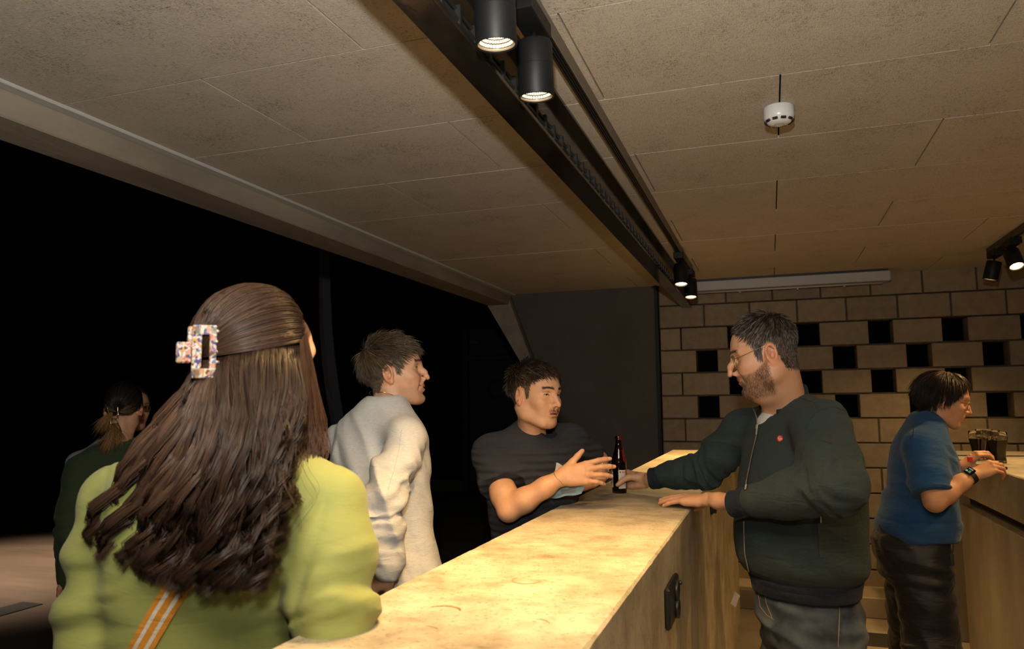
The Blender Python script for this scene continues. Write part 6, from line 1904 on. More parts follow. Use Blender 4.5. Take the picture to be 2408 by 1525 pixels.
# ---- woman in the blue sweater at the serving counter
def blue_woman():
    AZ = 82.0
    r = rvec(AZ); f = yaw_dir(AZ)
    YB = 3.92
    c0 = at(2160, 1200, YB)
    p = Person(c0[0], c0[1], 'woman in a blue short sleeved sweater and black trousers at the serving counter', (0.55, 0.28, 0.155))
    S = SDF(np.minimum(at(2040, 1290, YB), at(2260, 960, YB)) - [0.02, 0.34, 0.02], np.maximum(at(2040, 1290, YB), at(2260, 960, YB)) + [0.06, 0.34, 0.10], 0.0072)
    rows = [(1262, 2160, 0.190, 0.170, 0.160), (1225, 2158, 0.200, 0.178, 0.168), (1190, 2160, 0.196, 0.152, 0.158), (1140, 2166, 0.196, 0.142, 0.150), (1090, 2170, 0.196, 0.140, 0.142), (1045, 2170, 0.186, 0.124, 0.112), (1010, 2172, 0.140, 0.094, 0.086), (988, 2176, 0.085, 0.070, 0.070), (972, 2178, 0.066, 0.062, 0.062)]
    S.loft([(at(x, y, YB), r, a, b, bf) for y, x, a, b, bf in rows], cap=0.010)
    RS, RE, RW = at(2168, 1052, 3.77), at(2198, 1178, 3.66), at(2288, 1116, 3.74)
    LS, LE, LW = at(2180, 1050, 4.08), at(2222, 1150, 4.16), at(2262, 1096, 4.08)
    top = at(2174, 1000, YB)
    S.cone(RS, top + r * 0.06, 0.066, 0.058, k=0.05); S.cone(LS, top - r * 0.06, 0.064, 0.058, k=0.05)
    S.chain([RS, sub(RS, RE, 0.5), sub(RS, RE, 0.84)], [0.076, 0.078, 0.072], k=0.028)
    S.chain([LS, sub(LS, LE, 0.84)], [0.074, 0.070], k=0.03)
    d = unit(RE - RS); ce = sub(RS, RE, 0.86)
    def fn(P):
        q = P - ce.astype(np.float32); h_ = q @ d.astype(np.float32); w = np.sqrt(np.maximum((q * q).sum(-1) - h_ * h_, 0))
        return np.maximum(np.abs(h_ - 0.07) - 0.07, w - 0.088)
    nb = at(2186, 986, YB)
    S.cone(nb + [0, 0, -0.01] + f * 0.02, nb + [0, 0, 0.1] + f * 0.03, 0.052, 0.066, k=0.006, mode='sub')
    S.warp(lambda P: 0.9 * folds(P, (0.25, 0.1, 1), 15, 0.006, 91) * smoothstep(1.32, 1.22, P[:, 2]) + limb_folds(P, sub(RS, RE, 0.6), RE, 93, 22, 0.004, 0.12) + limb_folds(P, RS + [0.06, 0, -0.06], RE, 95, 24, 0.006, 0.14) + 0.006 * np.exp(-((P[:, 2] - at(2160, 1216, YB)[2]) / 0.007) ** 2))
    S.op(fn, ce - 0.15, ce + 0.15, 0.0, 'sub')
    M_B = cloth_mat('blue_sweat', (0.018, 0.072, 0.185, 1), (0.012, 0.052, 0.140, 1), 700, 0.25, 0.88, 0.12)
    p.cloth('sweater', M_B, S)
    sf = Surf(*p.last)
    e1 = unit(np.cross(d, [0, 1, 0])); e2 = np.cross(d, e1)
    MB().tube([ce - d * 0.012 + (e1 * math.cos(t) + e2 * math.sin(t)) * 0.0725 for t in np.linspace(0, 2 * math.pi, 33)], 0.009, 8).build('sleeve_band', M_B, p.e, True)
    MB().tube([nb + f * 0.006 + (f * math.cos(t) + r * math.sin(t)) * 0.058 + [0, 0, 0.012 - 0.012 * math.cos(t)] for t in np.linspace(0, 2 * math.pi, 41)], 0.008, 8).build('neck_band', M_B, p.e, True)
    for ln in ([(2155, 985), (2150, 1010), (2147, 1050), (2150, 1090)],):
        q, n = sf.line(ln, 20, 0.0006)
        if len(q) > 3: MB().tube(q, 0.0016, 5).build('raglan_seam', M_B, p.e, True)
    # ---------------- head
    pose = Pose((0, 0, 0), yaw_dir(96.0, -17.0), scale=1.0)
    pose.o = at(2213, 940, 3.84) - pose.dir(np.array([0.0755, -0.014, -0.001]) * pose.s)
    hairc = (0.020, 0.012, 0.008)
    def hl(x, y, zz):
        ax = np.abs(x)
        return zz - np.interp(y, [-0.12, -0.05, -0.01, 0.02, 0.05, 0.075, 0.12], [-0.07, -0.06, 0.03, 0.03, 0.055, 0.085, 0.09])
    hd = make_head(dict(h=0.0026, hairline=hl, hair=hairc, skin=p.skin, jaw=0.98, cheek=0.95, nose=0.002, nose_drop=0.001, neck=pose.inv(nb + [0, 0, -0.045] - f * 0.025), neck_r=0.049, eye_open=0.5, lid_drop=0.002, brow_s=0.4))
    p.skin_part(pose(hd['V']), hd['F'], hd['C'])
    # layered bob: cap of locks from the crown, longer to the nape and over the ears
    w0 = whorl(0.0, -0.020, 0.125, 1.0, 0.0)
    fl = lambda P, N: w0(P, N) + np.array([0, -0.9, -0.5]) * smoothstep(0.02, 0.06, P[:, 1])[:, None]
    ln_ = lambda P: np.interp(P[:, 2], [-0.06, 0.0, 0.05, 0.10, 0.14], [0.04, 0.06, 0.085, 0.110, 0.120]) * np.interp(P[:, 1], [-0.02, 0.02, 0.06], [1.0, 0.75, 0.5])
    def bend(q):
        # keep the locks outside the head
        c = np.array([0, -0.012, 0.030]); rr = np.array([0.081, 0.099, 0.101]); dd = (q - c) / rr; n_ = np.linalg.norm(dd, axis=1)
        k = np.where((n_ < 1) & (q[:, 2] > -0.05), 1 / np.maximum(n_, 0.5), 1.0)
        return c + (q - c) * k[:, None]
    w = hd['scalp'] * np.where(hd['V'][:, 1] > 0.055, 0.5, 1)
    v, F_, cc = grow(hd, 4600, w, ln_, fl, 0.0011, 6, 33, hairc, 0.5, 0.10, 0.26, gravity=0.85, curl=0.05, highlight=(0.10, 0.055, 0.03), hl_frac=0.08, bend=bend)
    put('hair', pose(v), F_, M_HAIR, p.e, True, cc)
    add_eyes(hd, pose, p.e, (0.05, 0.035, 0.02), (0.0, 1, -0.5))
    eyeglasses(p.e, pose, plain('bronze_frame', (0.40, 0.20, 0.08, 1), 0.3, 0.8), M_LENS, y=0.103, z=0.006, temple_z=0.016, rim=0.0014, lens_h=0.015)
    MB().tube([nb + f * 0.005 + (f * math.cos(t) + r * math.sin(t)) * 0.0555 + [0, 0, 0.024 - 0.020 * math.cos(t)] for t in np.linspace(0, 2 * math.pi, 61)], 0.0016, 6).build('necklace', plain('dark_chain', (0.03, 0.02, 0.015, 1), 0.3), p.e, True)
    # ---------------- arms
    hr = dict(ex=unit(np.array([0.84, 0.12, 0.42])), ez=(-0.42, -0.62, 0.66), thumb_side=1, curls=[(42, 40, 20), (40, 42, 22), (42, 44, 24), (44, 44, 24)], spread=(3, 0, -2, -5), sc=0.98,
              thumb=[(0.020, 0.018, -0.012), (0.048, 0.032, -0.034), (0.074, 0.030, -0.052), (0.096, 0.022, -0.062)])
    V, F_, C = arm_skin([sub(RS, RE, 0.7), RE, sub(RE, RW, 0.3), sub(RE, RW, 0.7), RW], [0.050, 0.043, 0.043, 0.034, 0.025], hr, 0.0032, p.skin); p.skin_part(V, F_, C)
    hl_ = dict(ex=unit(np.array([0.62, -0.10, 0.62])), ez=(-0.70, -0.30, 0.60), thumb_side=-1, curls=[(46, 44, 24), (46, 46, 26), (46, 48, 28), (46, 48, 28)], spread=(3, 0, -2, -5), sc=0.96,
               thumb=[(0.020, 0.018, -0.012), (0.046, 0.034, -0.032), (0.070, 0.034, -0.050), (0.090, 0.028, -0.062)])
    V, F_, C = arm_skin([sub(LS, LE, 0.7), LE, sub(LE, LW, 0.5), LW], [0.052, 0.045, 0.040, 0.026], hl_, 0.0034, p.skin); p.skin_part(V, F_, C)
    # ---------------- watch
    d = unit(RW - RE); c = sub(RE, RW, 0.93); up = unit(np.array([-0.35, -0.75, 0.62])); up = unit(up - d * (up @ d)); sd = np.cross(d, up)
    g = empty('watch', origin_of(p.e)); g.parent = p.e; g.location = (0, 0, 0)
    strap = [c + (up * math.cos(t) + sd * math.sin(t)) * 0.0300 for t in np.linspace(0, 2 * math.pi, 37)]
    nr = [unit(q - c) for q in strap]
    MB().strip(strap, np.tile(d, (37, 1)), 0.021, 0.0022, np.array(nr)).build('strap', plain('dark_rubber_strap', (0.012, 0.014, 0.020, 1), 0.5), g)
    MB().obox(c + up * 0.0345, d * 0.0185, sd * 0.0165, up * 0.0048, 0.003).build('case', plain('black_watch_case', (0.008, 0.008, 0.009, 1), 0.12), g)
    T = frame3(c + up * 0.0396, -sd * 1.0, d, up) if False else frame3(c + up * 0.0396, sd, -d, up)
    glow = lambda nm, col: plain(nm, (0, 0, 0, 1), 0.5, emit=col + (1,), emit_s=0.75)
    v, fc = text_mesh('10:05', 0.0095, 0.0001, 0.0001); T2 = frame3(c + up * 0.0397 + d * 0.0, d, sd, up)
    # digits run along the arm: read with the wrist turned towards her
    T3 = frame3(c + up * 0.0397, unit(sd), unit(-d), up)
    put('lettering', T3(v * np.array([1.0, 1.0, 1.0]) + np.array([0, -0.0085, 0])), fc, glow('screen_white', (0.55, 0.75, 0.9)), g)
    MB().lathe([(0.005, 0), (0.005, 0.0003)], T3(np.array([[-0.008, 0.007, 0]]))[0], up, 20).build('screen_globe', glow('screen_green', (0.20, 0.55, 0.25)), g)
    for k, (cl, nm) in enumerate((((0.08, 0.35, 0.8), 'screen_blue'), ((0.15, 0.6, 0.15), 'screen_lime'), ((0.5, 0.45, 0.08), 'screen_yellow'))):
        q = T3(np.array([[0.005, 0.0105 - 0.0045 * k, 0.0001]]))[0]; MB().obox(q, unit(sd) * (0.006 - 0.001 * k), d * 0.0011, up * 0.0002).build('screen_line', glow(nm, cl), g)
    # ---------------- trousers
    hip = at(2152, 1300, YB)
    L = trousers(p, hip, AZ, at(2155, 1228, YB)[2], 0.178, 0.165, 0.132, 0.112, cloth_mat('black_satin', (0.012, 0.012, 0.015, 1), (0.008, 0.008, 0.010, 1), 500, 0.15, 0.55, 0.05, spec=0.35), 97, 0.082, 0.112, 0.125, 0.009, 0.007)
    for h_, k_, a_ in L: shoe(p, a_, AZ, plain('black_shoe', (0.01, 0.01, 0.01, 1), 0.4))
    # lanyard from the pocket
    q = at(2239, 1262, 3.78); q2 = at(2240, 1300, 3.77); q3 = at(2237, 1330, 3.77)
    lo = MB().tube([q, sub(q, q2, 0.5) + [0.004, 0, 0], q2], 0.0022, 6).build('lanyard_cord', M_SOCK, p.e, True)
    MB().obox(sub(q2, q3, 0.5), (0.008, 0, 0), (0, 0.003, 0), (0, 0, 0.026), 0.002).build('lanyard_clip', M_SOCK, p.e)
    z = lambda y, x: at(x, y, YB)
    p.core([(z(1330, 2152), r, 0.135, 0.115), (z(1230, 2158), r, 0.14, 0.12), (z(1110, 2170), r, 0.15, 0.105), (z(1050, 2170), r, 0.135, 0.085), (z(1000, 2176), r, 0.06, 0.05)], [([l_[0], l_[1], l_[2]], [0.080, 0.055, 0.038]) for l_ in L], [([RS, RE], [0.050, 0.046]), ([LS, LE], [0.048, 0.044])])
    p.finish()
    # small red clip held in her far hand
    q = at(2281, 1079, 4.02)
    e = empty('red_tag', q - [0, 0, 0.013], 'small red tag pinched in her raised left hand', 'tag')
    MB().obox(q, (0.011, 0.002, 0), (0, 0.004, 0), (0, 0, 0.012), 0.002).build('plate', plain('red_plastic', (0.60, 0.03, 0.02, 1), 0.35), e)
    MB().obox(q + [0.004, 0, 0.017], (0.005, 0.001, 0), (0, 0.003, 0), (0, 0, 0.007), 0.0015).build('tip', plain('cream_plastic', (0.6, 0.45, 0.25, 1), 0.4), e)
blue_woman()
# ---- woman in the green blazer, nearest to the camera, seen from behind
def claw_clip(parent, c, right, up, out, w, h, mat):
    """rectangular claw clip: two bent frames joined at a spring, with teeth"""
    g = empty('hair_clip', origin_of(parent)); g.parent = parent; g.location = (0, 0, 0)
    T = frame3(c, right, up, out)
    th = 0.0055
    def framebar(p0, p1, wd): 
        p0, p1 = np.asarray(p0), np.asarray(p1); d = unit(p1 - p0); s_ = np.cross([0, 0, 1.0], d); 
        return (T((p0 + p1) / 2), (T(p1) - T(p0)) / 2, (T(s_ * wd / 2) - T([0, 0, 0])), T([0, 0, th / 2]) - T([0, 0, 0]))
    # near plate: an upright rectangle with a slot
    m1 = MB()
    for a, b, wd in (((-w * 0.30, -h / 2, 0), (-w * 0.30, h / 2, 0), w * 0.42), ((w * 0.40, -h / 2, 0), (w * 0.40, h / 2, 0), w * 0.30), ((-w * 0.5, h / 2 - 0.007, 0), (w * 0.55, h / 2 - 0.007, 0), 0.016), ((-w * 0.5, -h / 2 + 0.007, 0), (w * 0.55, -h / 2 + 0.007, 0), 0.016)):
        m1.obox(*framebar(a, b, wd), 0.0016)
    m1.build('jaw_plate', mat, g)
    # finger tab standing out to the left
    m2 = MB(); m2.obox(T((-w * 0.85, -0.002, 0.003)), T((w * 0.33, 0, 0.002)) - T((0, 0, 0)), T((0, h * 0.20, 0)) - T((0, 0, 0)), T((0, 0, 0.003)) - T((0, 0, 0)), 0.0022)
    m2.obox(T((-w * 0.62, h * 0.28, -0.006)), T((w * 0.12, 0, 0)) - T((0, 0, 0)), T((0, h * 0.20, 0)) - T((0, 0, 0)), T((0, 0, 0.003)) - T((0, 0, 0)), 0.0016)
    m2.build('finger_tab', mat, g)
    m3 = MB()
    for k in range(5):
        yy = -h * 0.40 + k * h * 0.20
        m3.tube(T([(w * 0.50, yy, 0), (w * 0.62, yy, -0.006), (w * 0.60, yy, -0.016)]), [0.0030, 0.0026, 0.0012], 6)
    m3.build('teeth', mat, g, True)
    return g


def terrazzo_mat():
    m, n, l, b = nt('speckled_acetate')
    tc = n.new('ShaderNodeTexCoord'); vo = n.new('ShaderNodeTexVoronoi'); vo.inputs['Scale'].default_value = 210
    nz = n.new('ShaderNodeTexNoise'); nz.inputs['Scale'].default_value = 60
    mx = n.new('ShaderNodeVectorMath'); mx.operation = 'MULTIPLY_ADD'; mx.inputs[1].default_value = (0.02, 0.02, 0.02)
    l.new(tc.outputs['Object'], nz.inputs['Vector']); l.new(nz.outputs['Color'], mx.inputs[0]); l.new(tc.outputs['Object'], mx.inputs[2]); l.new(mx.outputs[0], vo.inputs['Vector'])
    sp = n.new('ShaderNodeSeparateColor'); l.new(vo.outputs['Color'], sp.inputs[0])
    cr = n.new('ShaderNodeValToRGB'); cr.color_ramp.interpolation = 'CONSTANT'
    el = cr.color_ramp.elements; el[0].position = 0; el[0].color = (0.36, 0.32, 0.28, 1); el[1].position = 0.2; el[1].color = (0.05, 0.05, 0.13, 1)
    for ps, cl in ((0.32, (0.33, 0.17, 0.12, 1)), (0.45, (0.25, 0.21, 0.15, 1)), (0.56, (0.34, 0.11, 0.09, 1)), (0.64, (0.38, 0.35, 0.31, 1)), (0.76, (0.10, 0.11, 0.22, 1)), (0.86, (0.10, 0.05, 0.03, 1)), (0.93, (0.32, 0.19, 0.06, 1))):
        e = el.new(ps); e.color = cl
    l.new(sp.outputs[0], cr.inputs[0]); l.new(cr.outputs[0], b.inputs['Base Color'])
    b.inputs['Roughness'].default_value = 0.12; b.inputs['Specular IOR Level'].default_value = 0.6
    return m


def spline(P, n):
    """Catmull-Rom through P (k, 3) sampled at n points"""
    P = np.asarray(P, float); Q = np.vstack([2 * P[0] - P[1], P, 2 * P[-1] - P[-2]]); k = len(P) - 1
    t = np.linspace(0, k - 1e-6, n); i = t.astype(int); u = (t - i)[:, None]
    p0, p1, p2, p3 = Q[i], Q[i + 1], Q[i + 2], Q[i + 3]
    return 0.5 * (2 * p1 + (p2 - p0) * u + (2 * p0 - 5 * p1 + 4 * p2 - p3) * u ** 2 + (3 * p1 - p0 - 3 * p2 + p3) * u ** 3)


def green_woman():
    AZ = -34.0
    r = rvec(AZ); f = yaw_dir(AZ)
    YT = 1.13
    c0 = at(540, 1300, YT)
    p = Person(c0[0], c0[1], 'woman in a light green blazer with long brown hair and speckled clip', (0.55, 0.30, 0.18))
    lean = lambda px, py, Y=YT: at(px, py, Y)
    # ---------------- blazer
    S = SDF(c0 + [-0.42, -0.34, -0.62], c0 + [0.38, 0.34, 0.28], 0.0062)
    rows = [(2050, 500, 0.195, 0.150, 0.140), (1900, 500, 0.192, 0.145, 0.135), (1700, 498, 0.175, 0.128, 0.120), (1560, 500, 0.170, 0.118, 0.115), (1420, 508, 0.178, 0.116, 0.120), (1280, 520, 0.190, 0.115, 0.125), (1180, 530, 0.198, 0.102, 0.110), (1110, 540, 0.172, 0.082, 0.085), (1062, 552, 0.108, 0.066, 0.066), (1035, 560, 0.078, 0.060, 0.060)]
    S.loft([(at(x, y, YT), r, a, b, bf) for y, x, a, b, bf in rows], cap=0.012)
    RS, RE, RW = at(778, 1180, 1.19), at(787, 1520, 1.13), at(770, 1650, 1.28)
    LS, LE, LW = at(268, 1172, 1.09), at(238, 1545, 1.05), at(262, 1750, 1.22)
    top = at(545, 1100, YT)
    S.cone(RS, top + r * 0.06, 0.050, 0.060, k=0.06); S.cone(LS, top - r * 0.06, 0.050, 0.060, k=0.06)
    S.chain([RS, sub(RS, RE, 0.35), sub(RS, RE, 0.7), RE, RW], [0.056, 0.066, 0.064, 0.060, 0.046], k=0.030)
    S.chain([LS, sub(LS, LE, 0.35), sub(LS, LE, 0.7), LE, LW], [0.056, 0.066, 0.063, 0.060, 0.046], k=0.030)
    S.cone(at(590, 1050, YT), at(600, 960, YT + 0.03), 0.052, 0.07, k=0.008, mode='sub')
    S.cut(at(500, 2000, YT), (0, 0, -1))
    seam_x = lambda P: (P - at(565, 1200, YT)) @ r
    def wr(P):
        d = limb_folds(P, sub(RS, RE, 0.62), RE, 101, 20, 0.0060, 0.17) + limb_folds(P, sub(LS, LE, 0.66), LE, 103, 20, 0.0065, 0.20)
        d += 0.5 * folds(P, unit(r * 1.0 + np.array([0, 0, 0.35])), 9, 0.004, 105)
        d += limb_folds(P, at(690, 1400, YT - 0.08), at(560, 1300, YT), 107, 15, 0.006, 0.12)
        back = ((P - at(540, 1300, YT)) @ f) < 0
        d += 0.003 * np.exp(-(seam_x(P) / 0.003) ** 2) * back                       # centre back seam
        # armhole seams
        for A_, sg in ((RS, 1), (LS, -1)):
            q = (P - A_) @ (r * sg) + 0.30 * (P[:, 2] - A_[2]) * -1.0
            d += 0.0035 * np.exp(-((q + 0.012) / 0.0035) ** 2) * smoothstep(0.20, 0.10, np.linalg.norm(P - A_, axis=1))
        return d
    S.warp(wr)
    M_G = cloth_mat('light_green_crepe', (0.232, 0.250, 0.075, 1), (0.198, 0.212, 0.062, 1), 900, 0.12, 0.75, 0.08, crease=0.2)
    p.cloth('blazer', M_G, S)
    sf = Surf(*p.last)
    BV, BF = p.last
    # ---------------- bag strap across the back
    q, n = sf.line([(560, 1235), (500, 1290), (460, 1330), (420, 1375), (380, 1440), (335, 1520), (290, 1600), (250, 1680)], 50, 0.002)
    tg = np.gradient(q, axis=0); sd = unit_rows(np.cross(tg, n))
    st = empty('bag_strap', origin_of(p.e)); st.parent = p.e; st.location = (0, 0, 0); st['label'] = 'orange webbing strap with two white stripes'
    MB().strip(q, sd, 0.040, 0.0022, n).build('webbing', cloth_mat('orange_webbing', (0.50, 0.205, 0.020, 1), (0.40, 0.16, 0.015, 1), 500, 0.4, 0.8, 0.05), st)
    for off in (-0.0085, 0.0085):
        MB().strip(q + sd * off + n * 0.0022, sd, 0.0062, 0.0005, n).build('stripe', cloth_mat('white_webbing', (0.60, 0.56, 0.48, 1), None, 500, 0.4, 0.8, 0.05), st)
    # ---------------- head
    HAZ = 19.0
    pose = Pose(at(615, 862, 1.14), yaw_dir(HAZ, -4.0), scale=0.98)
    nbp = at(592, 1070, YT + 0.01)
    hl = lambda x, y, zz: zz - np.interp(y, [-0.12, -0.03, 0.03, 0.05, 0.075, 0.12], [-0.09, -0.08, -0.02, 0.05, 0.080, 0.085])
    hairc = (0.034, 0.0165, 0.0095)
    hd = make_head(dict(h=0.0028, hairline=hl, hair=hairc, skin=p.skin, jaw=0.92, cheek=1.0, nose=-0.002, neck=pose.inv(nbp), neck_r=0.048, eye_open=0.8, smile=0.4))
    p.skin_part(pose(hd['V']), hd['F'], hd['C'])
    add_eyes(hd, pose, p.e)
    # ---------------- hair: everything is made of locks
    R_ = np.random.default_rng(12)
    HC = np.array([0, -0.010, 0.036]); HR = np.array([0.092, 0.118, 0.112])
    def shell(d, k): return HC + unit_rows(np.atleast_2d(d)) * HR * k          # direction to a point on the hair shell
    clipw = at(482, 838, 1.03)
    clip_l = pose.inv(clipw); dclip = unit((clip_l - HC) / HR)
    paths = []; cols = []; rads = []
    npt = 13
    # 1. swept top: from the hairline and the crown back to the clip, lying on the skull
    N1 = 2100
    a = R_.uniform(-1, 1, N1)
    # roots along an arc over the head from the right temple over the top to the left temple, and inwards to the crown
    ph = R_.uniform(-0.15, math.pi + 0.15, N1); bk = R_.beta(1.1, 2.0, N1)
    root = np.stack([np.cos(ph) * (1 - 0.25 * bk), 0.55 - 0.9 * bk, np.abs(np.sin(ph)) * 0.95 + 0.14], 1)
    root = unit_rows(root)
    t = np.linspace(0, 1, npt)[None, :, None]
    om = np.arccos(np.clip((root @ dclip), -0.999, 0.999))[:, None, None]
    dirs = (np.sin((1 - t) * om) * root[:, None, :] + np.sin(t * om) * dclip[None, None, :]) / np.sin(om)
    sag = (np.sin(t[..., 0] * math.pi) * 0.10) * R_.uniform(0.3, 1.2, (N1, 1)); dirs[:, :, 2] -= sag * (root[:, None, 0] * np.sign(dclip[0]) < 0.6)
    kk = (1.0 + 0.012 * R_.normal(size=(N1, 1)) + 0.05 * np.sin(t[..., 0] * math.pi)) * np.interp(t[0, :, 0], [0, 0.12, 0.9, 1], [0.93, 1.0, 1.01, 0.98])[None, :]
    d_ = dirs / np.linalg.norm(dirs, axis=2)[..., None]
    q1 = HC + d_ * HR * kk[..., None]
    paths.append(pose(q1.reshape(-1, 3)).reshape(N1, npt, 3)); rads.append(np.full(N1, 0.00085)); 
    base = np.array([0.032, 0.0165, 0.0098]); cols.append(base * (1 + 0.45 * R_.normal(size=(N1, 1)) * 0.7))
    # 2. the long fall: guides in picture space at real depths, layered in depth
    #   each guide: list of (px, py, Y) from the root down
    G = [
        [(470, 850, 1.050), (432, 905, 1.035), (372, 985, 1.020), (305, 1085, 1.005), (250, 1170, 1.000), (222, 1225, 1.005), (250, 1290, 1.015)],
        [(478, 862, 1.035), (445, 930, 1.010), (400, 1020, 0.990), (345, 1120, 0.978), (290, 1210, 0.975), (268, 1270, 0.985), (300, 1325, 1.000)],
        [(488, 868, 1.025), (465, 950, 0.995), (440, 1050, 0.975), (405, 1150, 0.965), (360, 1240, 0.965), (335, 1300, 0.975), (365, 1360, 0.990)],
        [(500, 870, 1.020), (490, 960, 0.988), (475, 1060, 0.968), (455, 1160, 0.958), (425, 1260, 0.958), (410, 1325, 0.970), (440, 1385, 0.985)],
        [(515, 862, 1.020), (515, 960, 0.986), (512, 1060, 0.966), (502, 1165, 0.957), (482, 1265, 0.957), (470, 1335, 0.968), (500, 1394, 0.985)],
        [(545, 850, 1.022), (550, 950, 0.990), (548, 1060, 0.968), (540, 1170, 0.958), (528, 1270, 0.958), (520, 1340, 0.970), (548, 1390, 0.985)],
        [(580, 848, 1.030), (585, 950, 0.998), (582, 1060, 0.975), (575, 1170, 0.964), (566, 1270, 0.966), (565, 1340, 0.975), (588, 1396, 0.990)],
        [(615, 846, 1.040), (618, 950, 1.008), (612, 1060, 0.984), (606, 1160, 0.975), (600, 1250, 0.980), (608, 1320, 0.99), (600, 1375, 1.00)],
        [(650, 845, 1.060), (655, 940, 1.030), (652, 1040, 1.006), (640, 1130, 0.998), (626, 1210, 1.000), (620, 1280, 1.008), (608, 1330, 1.015)],
        [(680, 845, 1.085), (685, 930, 1.060), (682, 1010, 1.040), (668, 1090, 1.030), (650, 1160, 1.020), (640, 1220, 1.020), (632, 1262, 1.020)],
        [(705, 848, 1.110), (712, 915, 1.095), (708, 985, 1.080), (695, 1050, 1.070), (676, 1110, 1.055), (668, 1160, 1.045), (672, 1200, 1.040)],
    ]
    G = [[(g_[0][0], g_[0][1] - 45, g_[0][2] + 0.035)] + g_ for g_ in G]
    GP = np.array([spline([at(*w) for w in g_], npt) for g_ in G])
    N2 = 6200
    u = R_.random(N2) ** 1.45 * (len(G) - 1.001); i0 = u.astype(int); w_ = (u - i0)[:, None, None]
    q = GP[i0] * (1 - w_) + GP[i0 + 1] * w_
    lay = R_.random(N2)
    vdir = unit(at(560, 1100, 1.0) - CAM_POS)                    # into the picture
    tt = np.linspace(0, 1, npt)
    depth = (lay ** 1.3)[:, None] * np.interp(tt, [0, 0.15, 0.6, 1], [0.02, 0.045, 0.055, 0.045])[None, :]
    q = q + depth[..., None] * vdir
    # waves growing towards the ends, shared by neighbouring strands so that locks form
    lock = np.floor(u * 7.0 + lay * 3).astype(int); LP = R_.uniform(0, 6.28, 200); LF = R_.uniform(0.85, 1.25, 200); LA = R_.uniform(0.5, 1.35, 200)
    ang = LP[lock][:, None] + LF[lock][:, None] * tt[None, :] * 14.0 + 0.5 * R_.normal(size=(N2, 1)) * 0.35
    amp = np.interp(tt, [0, 0.25, 0.55, 0.85, 1], [0.0, 0.0045, 0.0150, 0.0260, 0.0300])[None, :] * LA[lock][:, None]
    rr = unit(np.cross(vdir, [0, 0, 1]))
    q = q + (np.cos(ang) * amp)[..., None] * rr + (np.sin(ang) * amp * 0.9)[..., None] * (-vdir) * 1.0
    q = q + np.cumsum(R_.normal(size=(N2, npt, 3)) * 0.0008, axis=1)
    # strands of one lock draw together towards its centre
    cen = np.zeros((200, npt, 3)); cnt = np.zeros(200); np.add.at(cen, lock, q); np.add.at(cnt, lock, 1); cen /= np.maximum(cnt, 1)[:, None, None]
    pull = np.interp(tt, [0, 0.3, 1], [0.0, 0.10, 0.22])[None, :, None]
    q = q * (1 - pull) + cen[lock] * pull
    paths.append(q); rads.append(np.full(N2, 0.00096))
    tone = (0.75 + 0.5 * R_.random(200))[lock][:, None]
    leftish = smoothstep(6.0, 1.0, u)[:, None]
    cols.append((np.array([0.026, 0.0140, 0.0088]) * (1 - leftish) + np.array([0.060, 0.033, 0.021]) * leftish) * tone * (1 + 0.35 * R_.normal(size=(N2, 1)) * 0.6))
    # 3. loose piece in front of the shoulder at the right
    G3 = np.array([spline([at(*w) for w in g_], npt) for g_ in (
        [(716, 790, 1.125), (733, 920, 1.160), (742, 1000, 1.175), (748, 1050, 1.180), (752, 1085, 1.185), (772, 1105, 1.18), (778, 1115, 1.175)],
        [(708, 800, 1.105), (712, 940, 1.135), (706, 1010, 1.140), (700, 1060, 1.130), (690, 1110, 1.115), (678, 1150, 1.105), (672, 1190, 1.09)],
        [(722, 780, 1.13), (758, 950, 1.19), (768, 1010, 1.21), (772, 1050, 1.21), (760, 1090, 1.20), (740, 1120, 1.18), (728, 1150, 1.16)])])
    N3 = 330
    u3 = R_.random(N3) * 1.999; i3 = u3.astype(int); w3 = (u3 - i3)[:, None, None]
    q3 = G3[i3] * (1 - w3) + G3[i3 + 1] * w3
    an = R_.uniform(0, 6.28, (N3, 1)) + tt[None, :] * 12
    q3 = q3 + (np.cos(an) * 0.010 * tt[None, :] ** 0.7)[..., None] * rr + np.cumsum(R_.normal(size=(N3, npt, 3)) * 0.0007, axis=1) + (R_.random(N3) * 0.03)[:, None, None] * vdir
    paths.append(q3); rads.append(np.full(N3, 0.00055)); cols.append(np.array([0.055, 0.027, 0.014]) * (1 + 0.3 * R_.normal(size=(N3, 1))))
    # 4. wisps straying over the blazer and from the top
    W = [[(655, 1080, 1.02), (665, 1140, 1.0), (690, 1190, 1.005), (700, 1230, 1.01), (680, 1260, 1.01)], [(690, 1060, 1.07), (720, 1120, 1.05), (740, 1160, 1.05), (700, 1215, 1.02), (672, 1250, 1.01)], [(640, 1150, 1.0), (650, 1230, 0.99), (640, 1300, 1.0), (632, 1350, 1.0), (650, 1375, 1.0)], [(600, 1250, 0.985), (570, 1330, 0.985), (578, 1380, 0.99), (595, 1398, 0.995), (588, 1370, 0.99)]]
    for g_ in W:
        gq = spline([at(*w) for w in g_], npt); m = 4
        qq = gq[None] + np.cumsum(R_.normal(size=(m, npt, 3)) * 0.0007, axis=1) + R_.normal(size=(m, 1, 3)) * 0.005
        paths.append(qq); rads.append(np.full(m, 0.00028)); cols.append(np.tile([0.06, 0.028, 0.014], (m, 1)))
    PV, PF, PI = strand_mesh(np.concatenate(paths), np.concatenate(rads), 3)
    CC = np.clip(np.concatenate(cols), 0.003, 1)
    put('hair', PV, PF, M_HAIRL, p.e, True, CC[PI])
    # dark underlayer filling the fall, also hair
    S = SDF(np.minimum.reduce(GP.reshape(-1, 3)) - 0.03, np.maximum.reduce(GP.reshape(-1, 3)) + [0.03, 0.15, 0.03], 0.006)
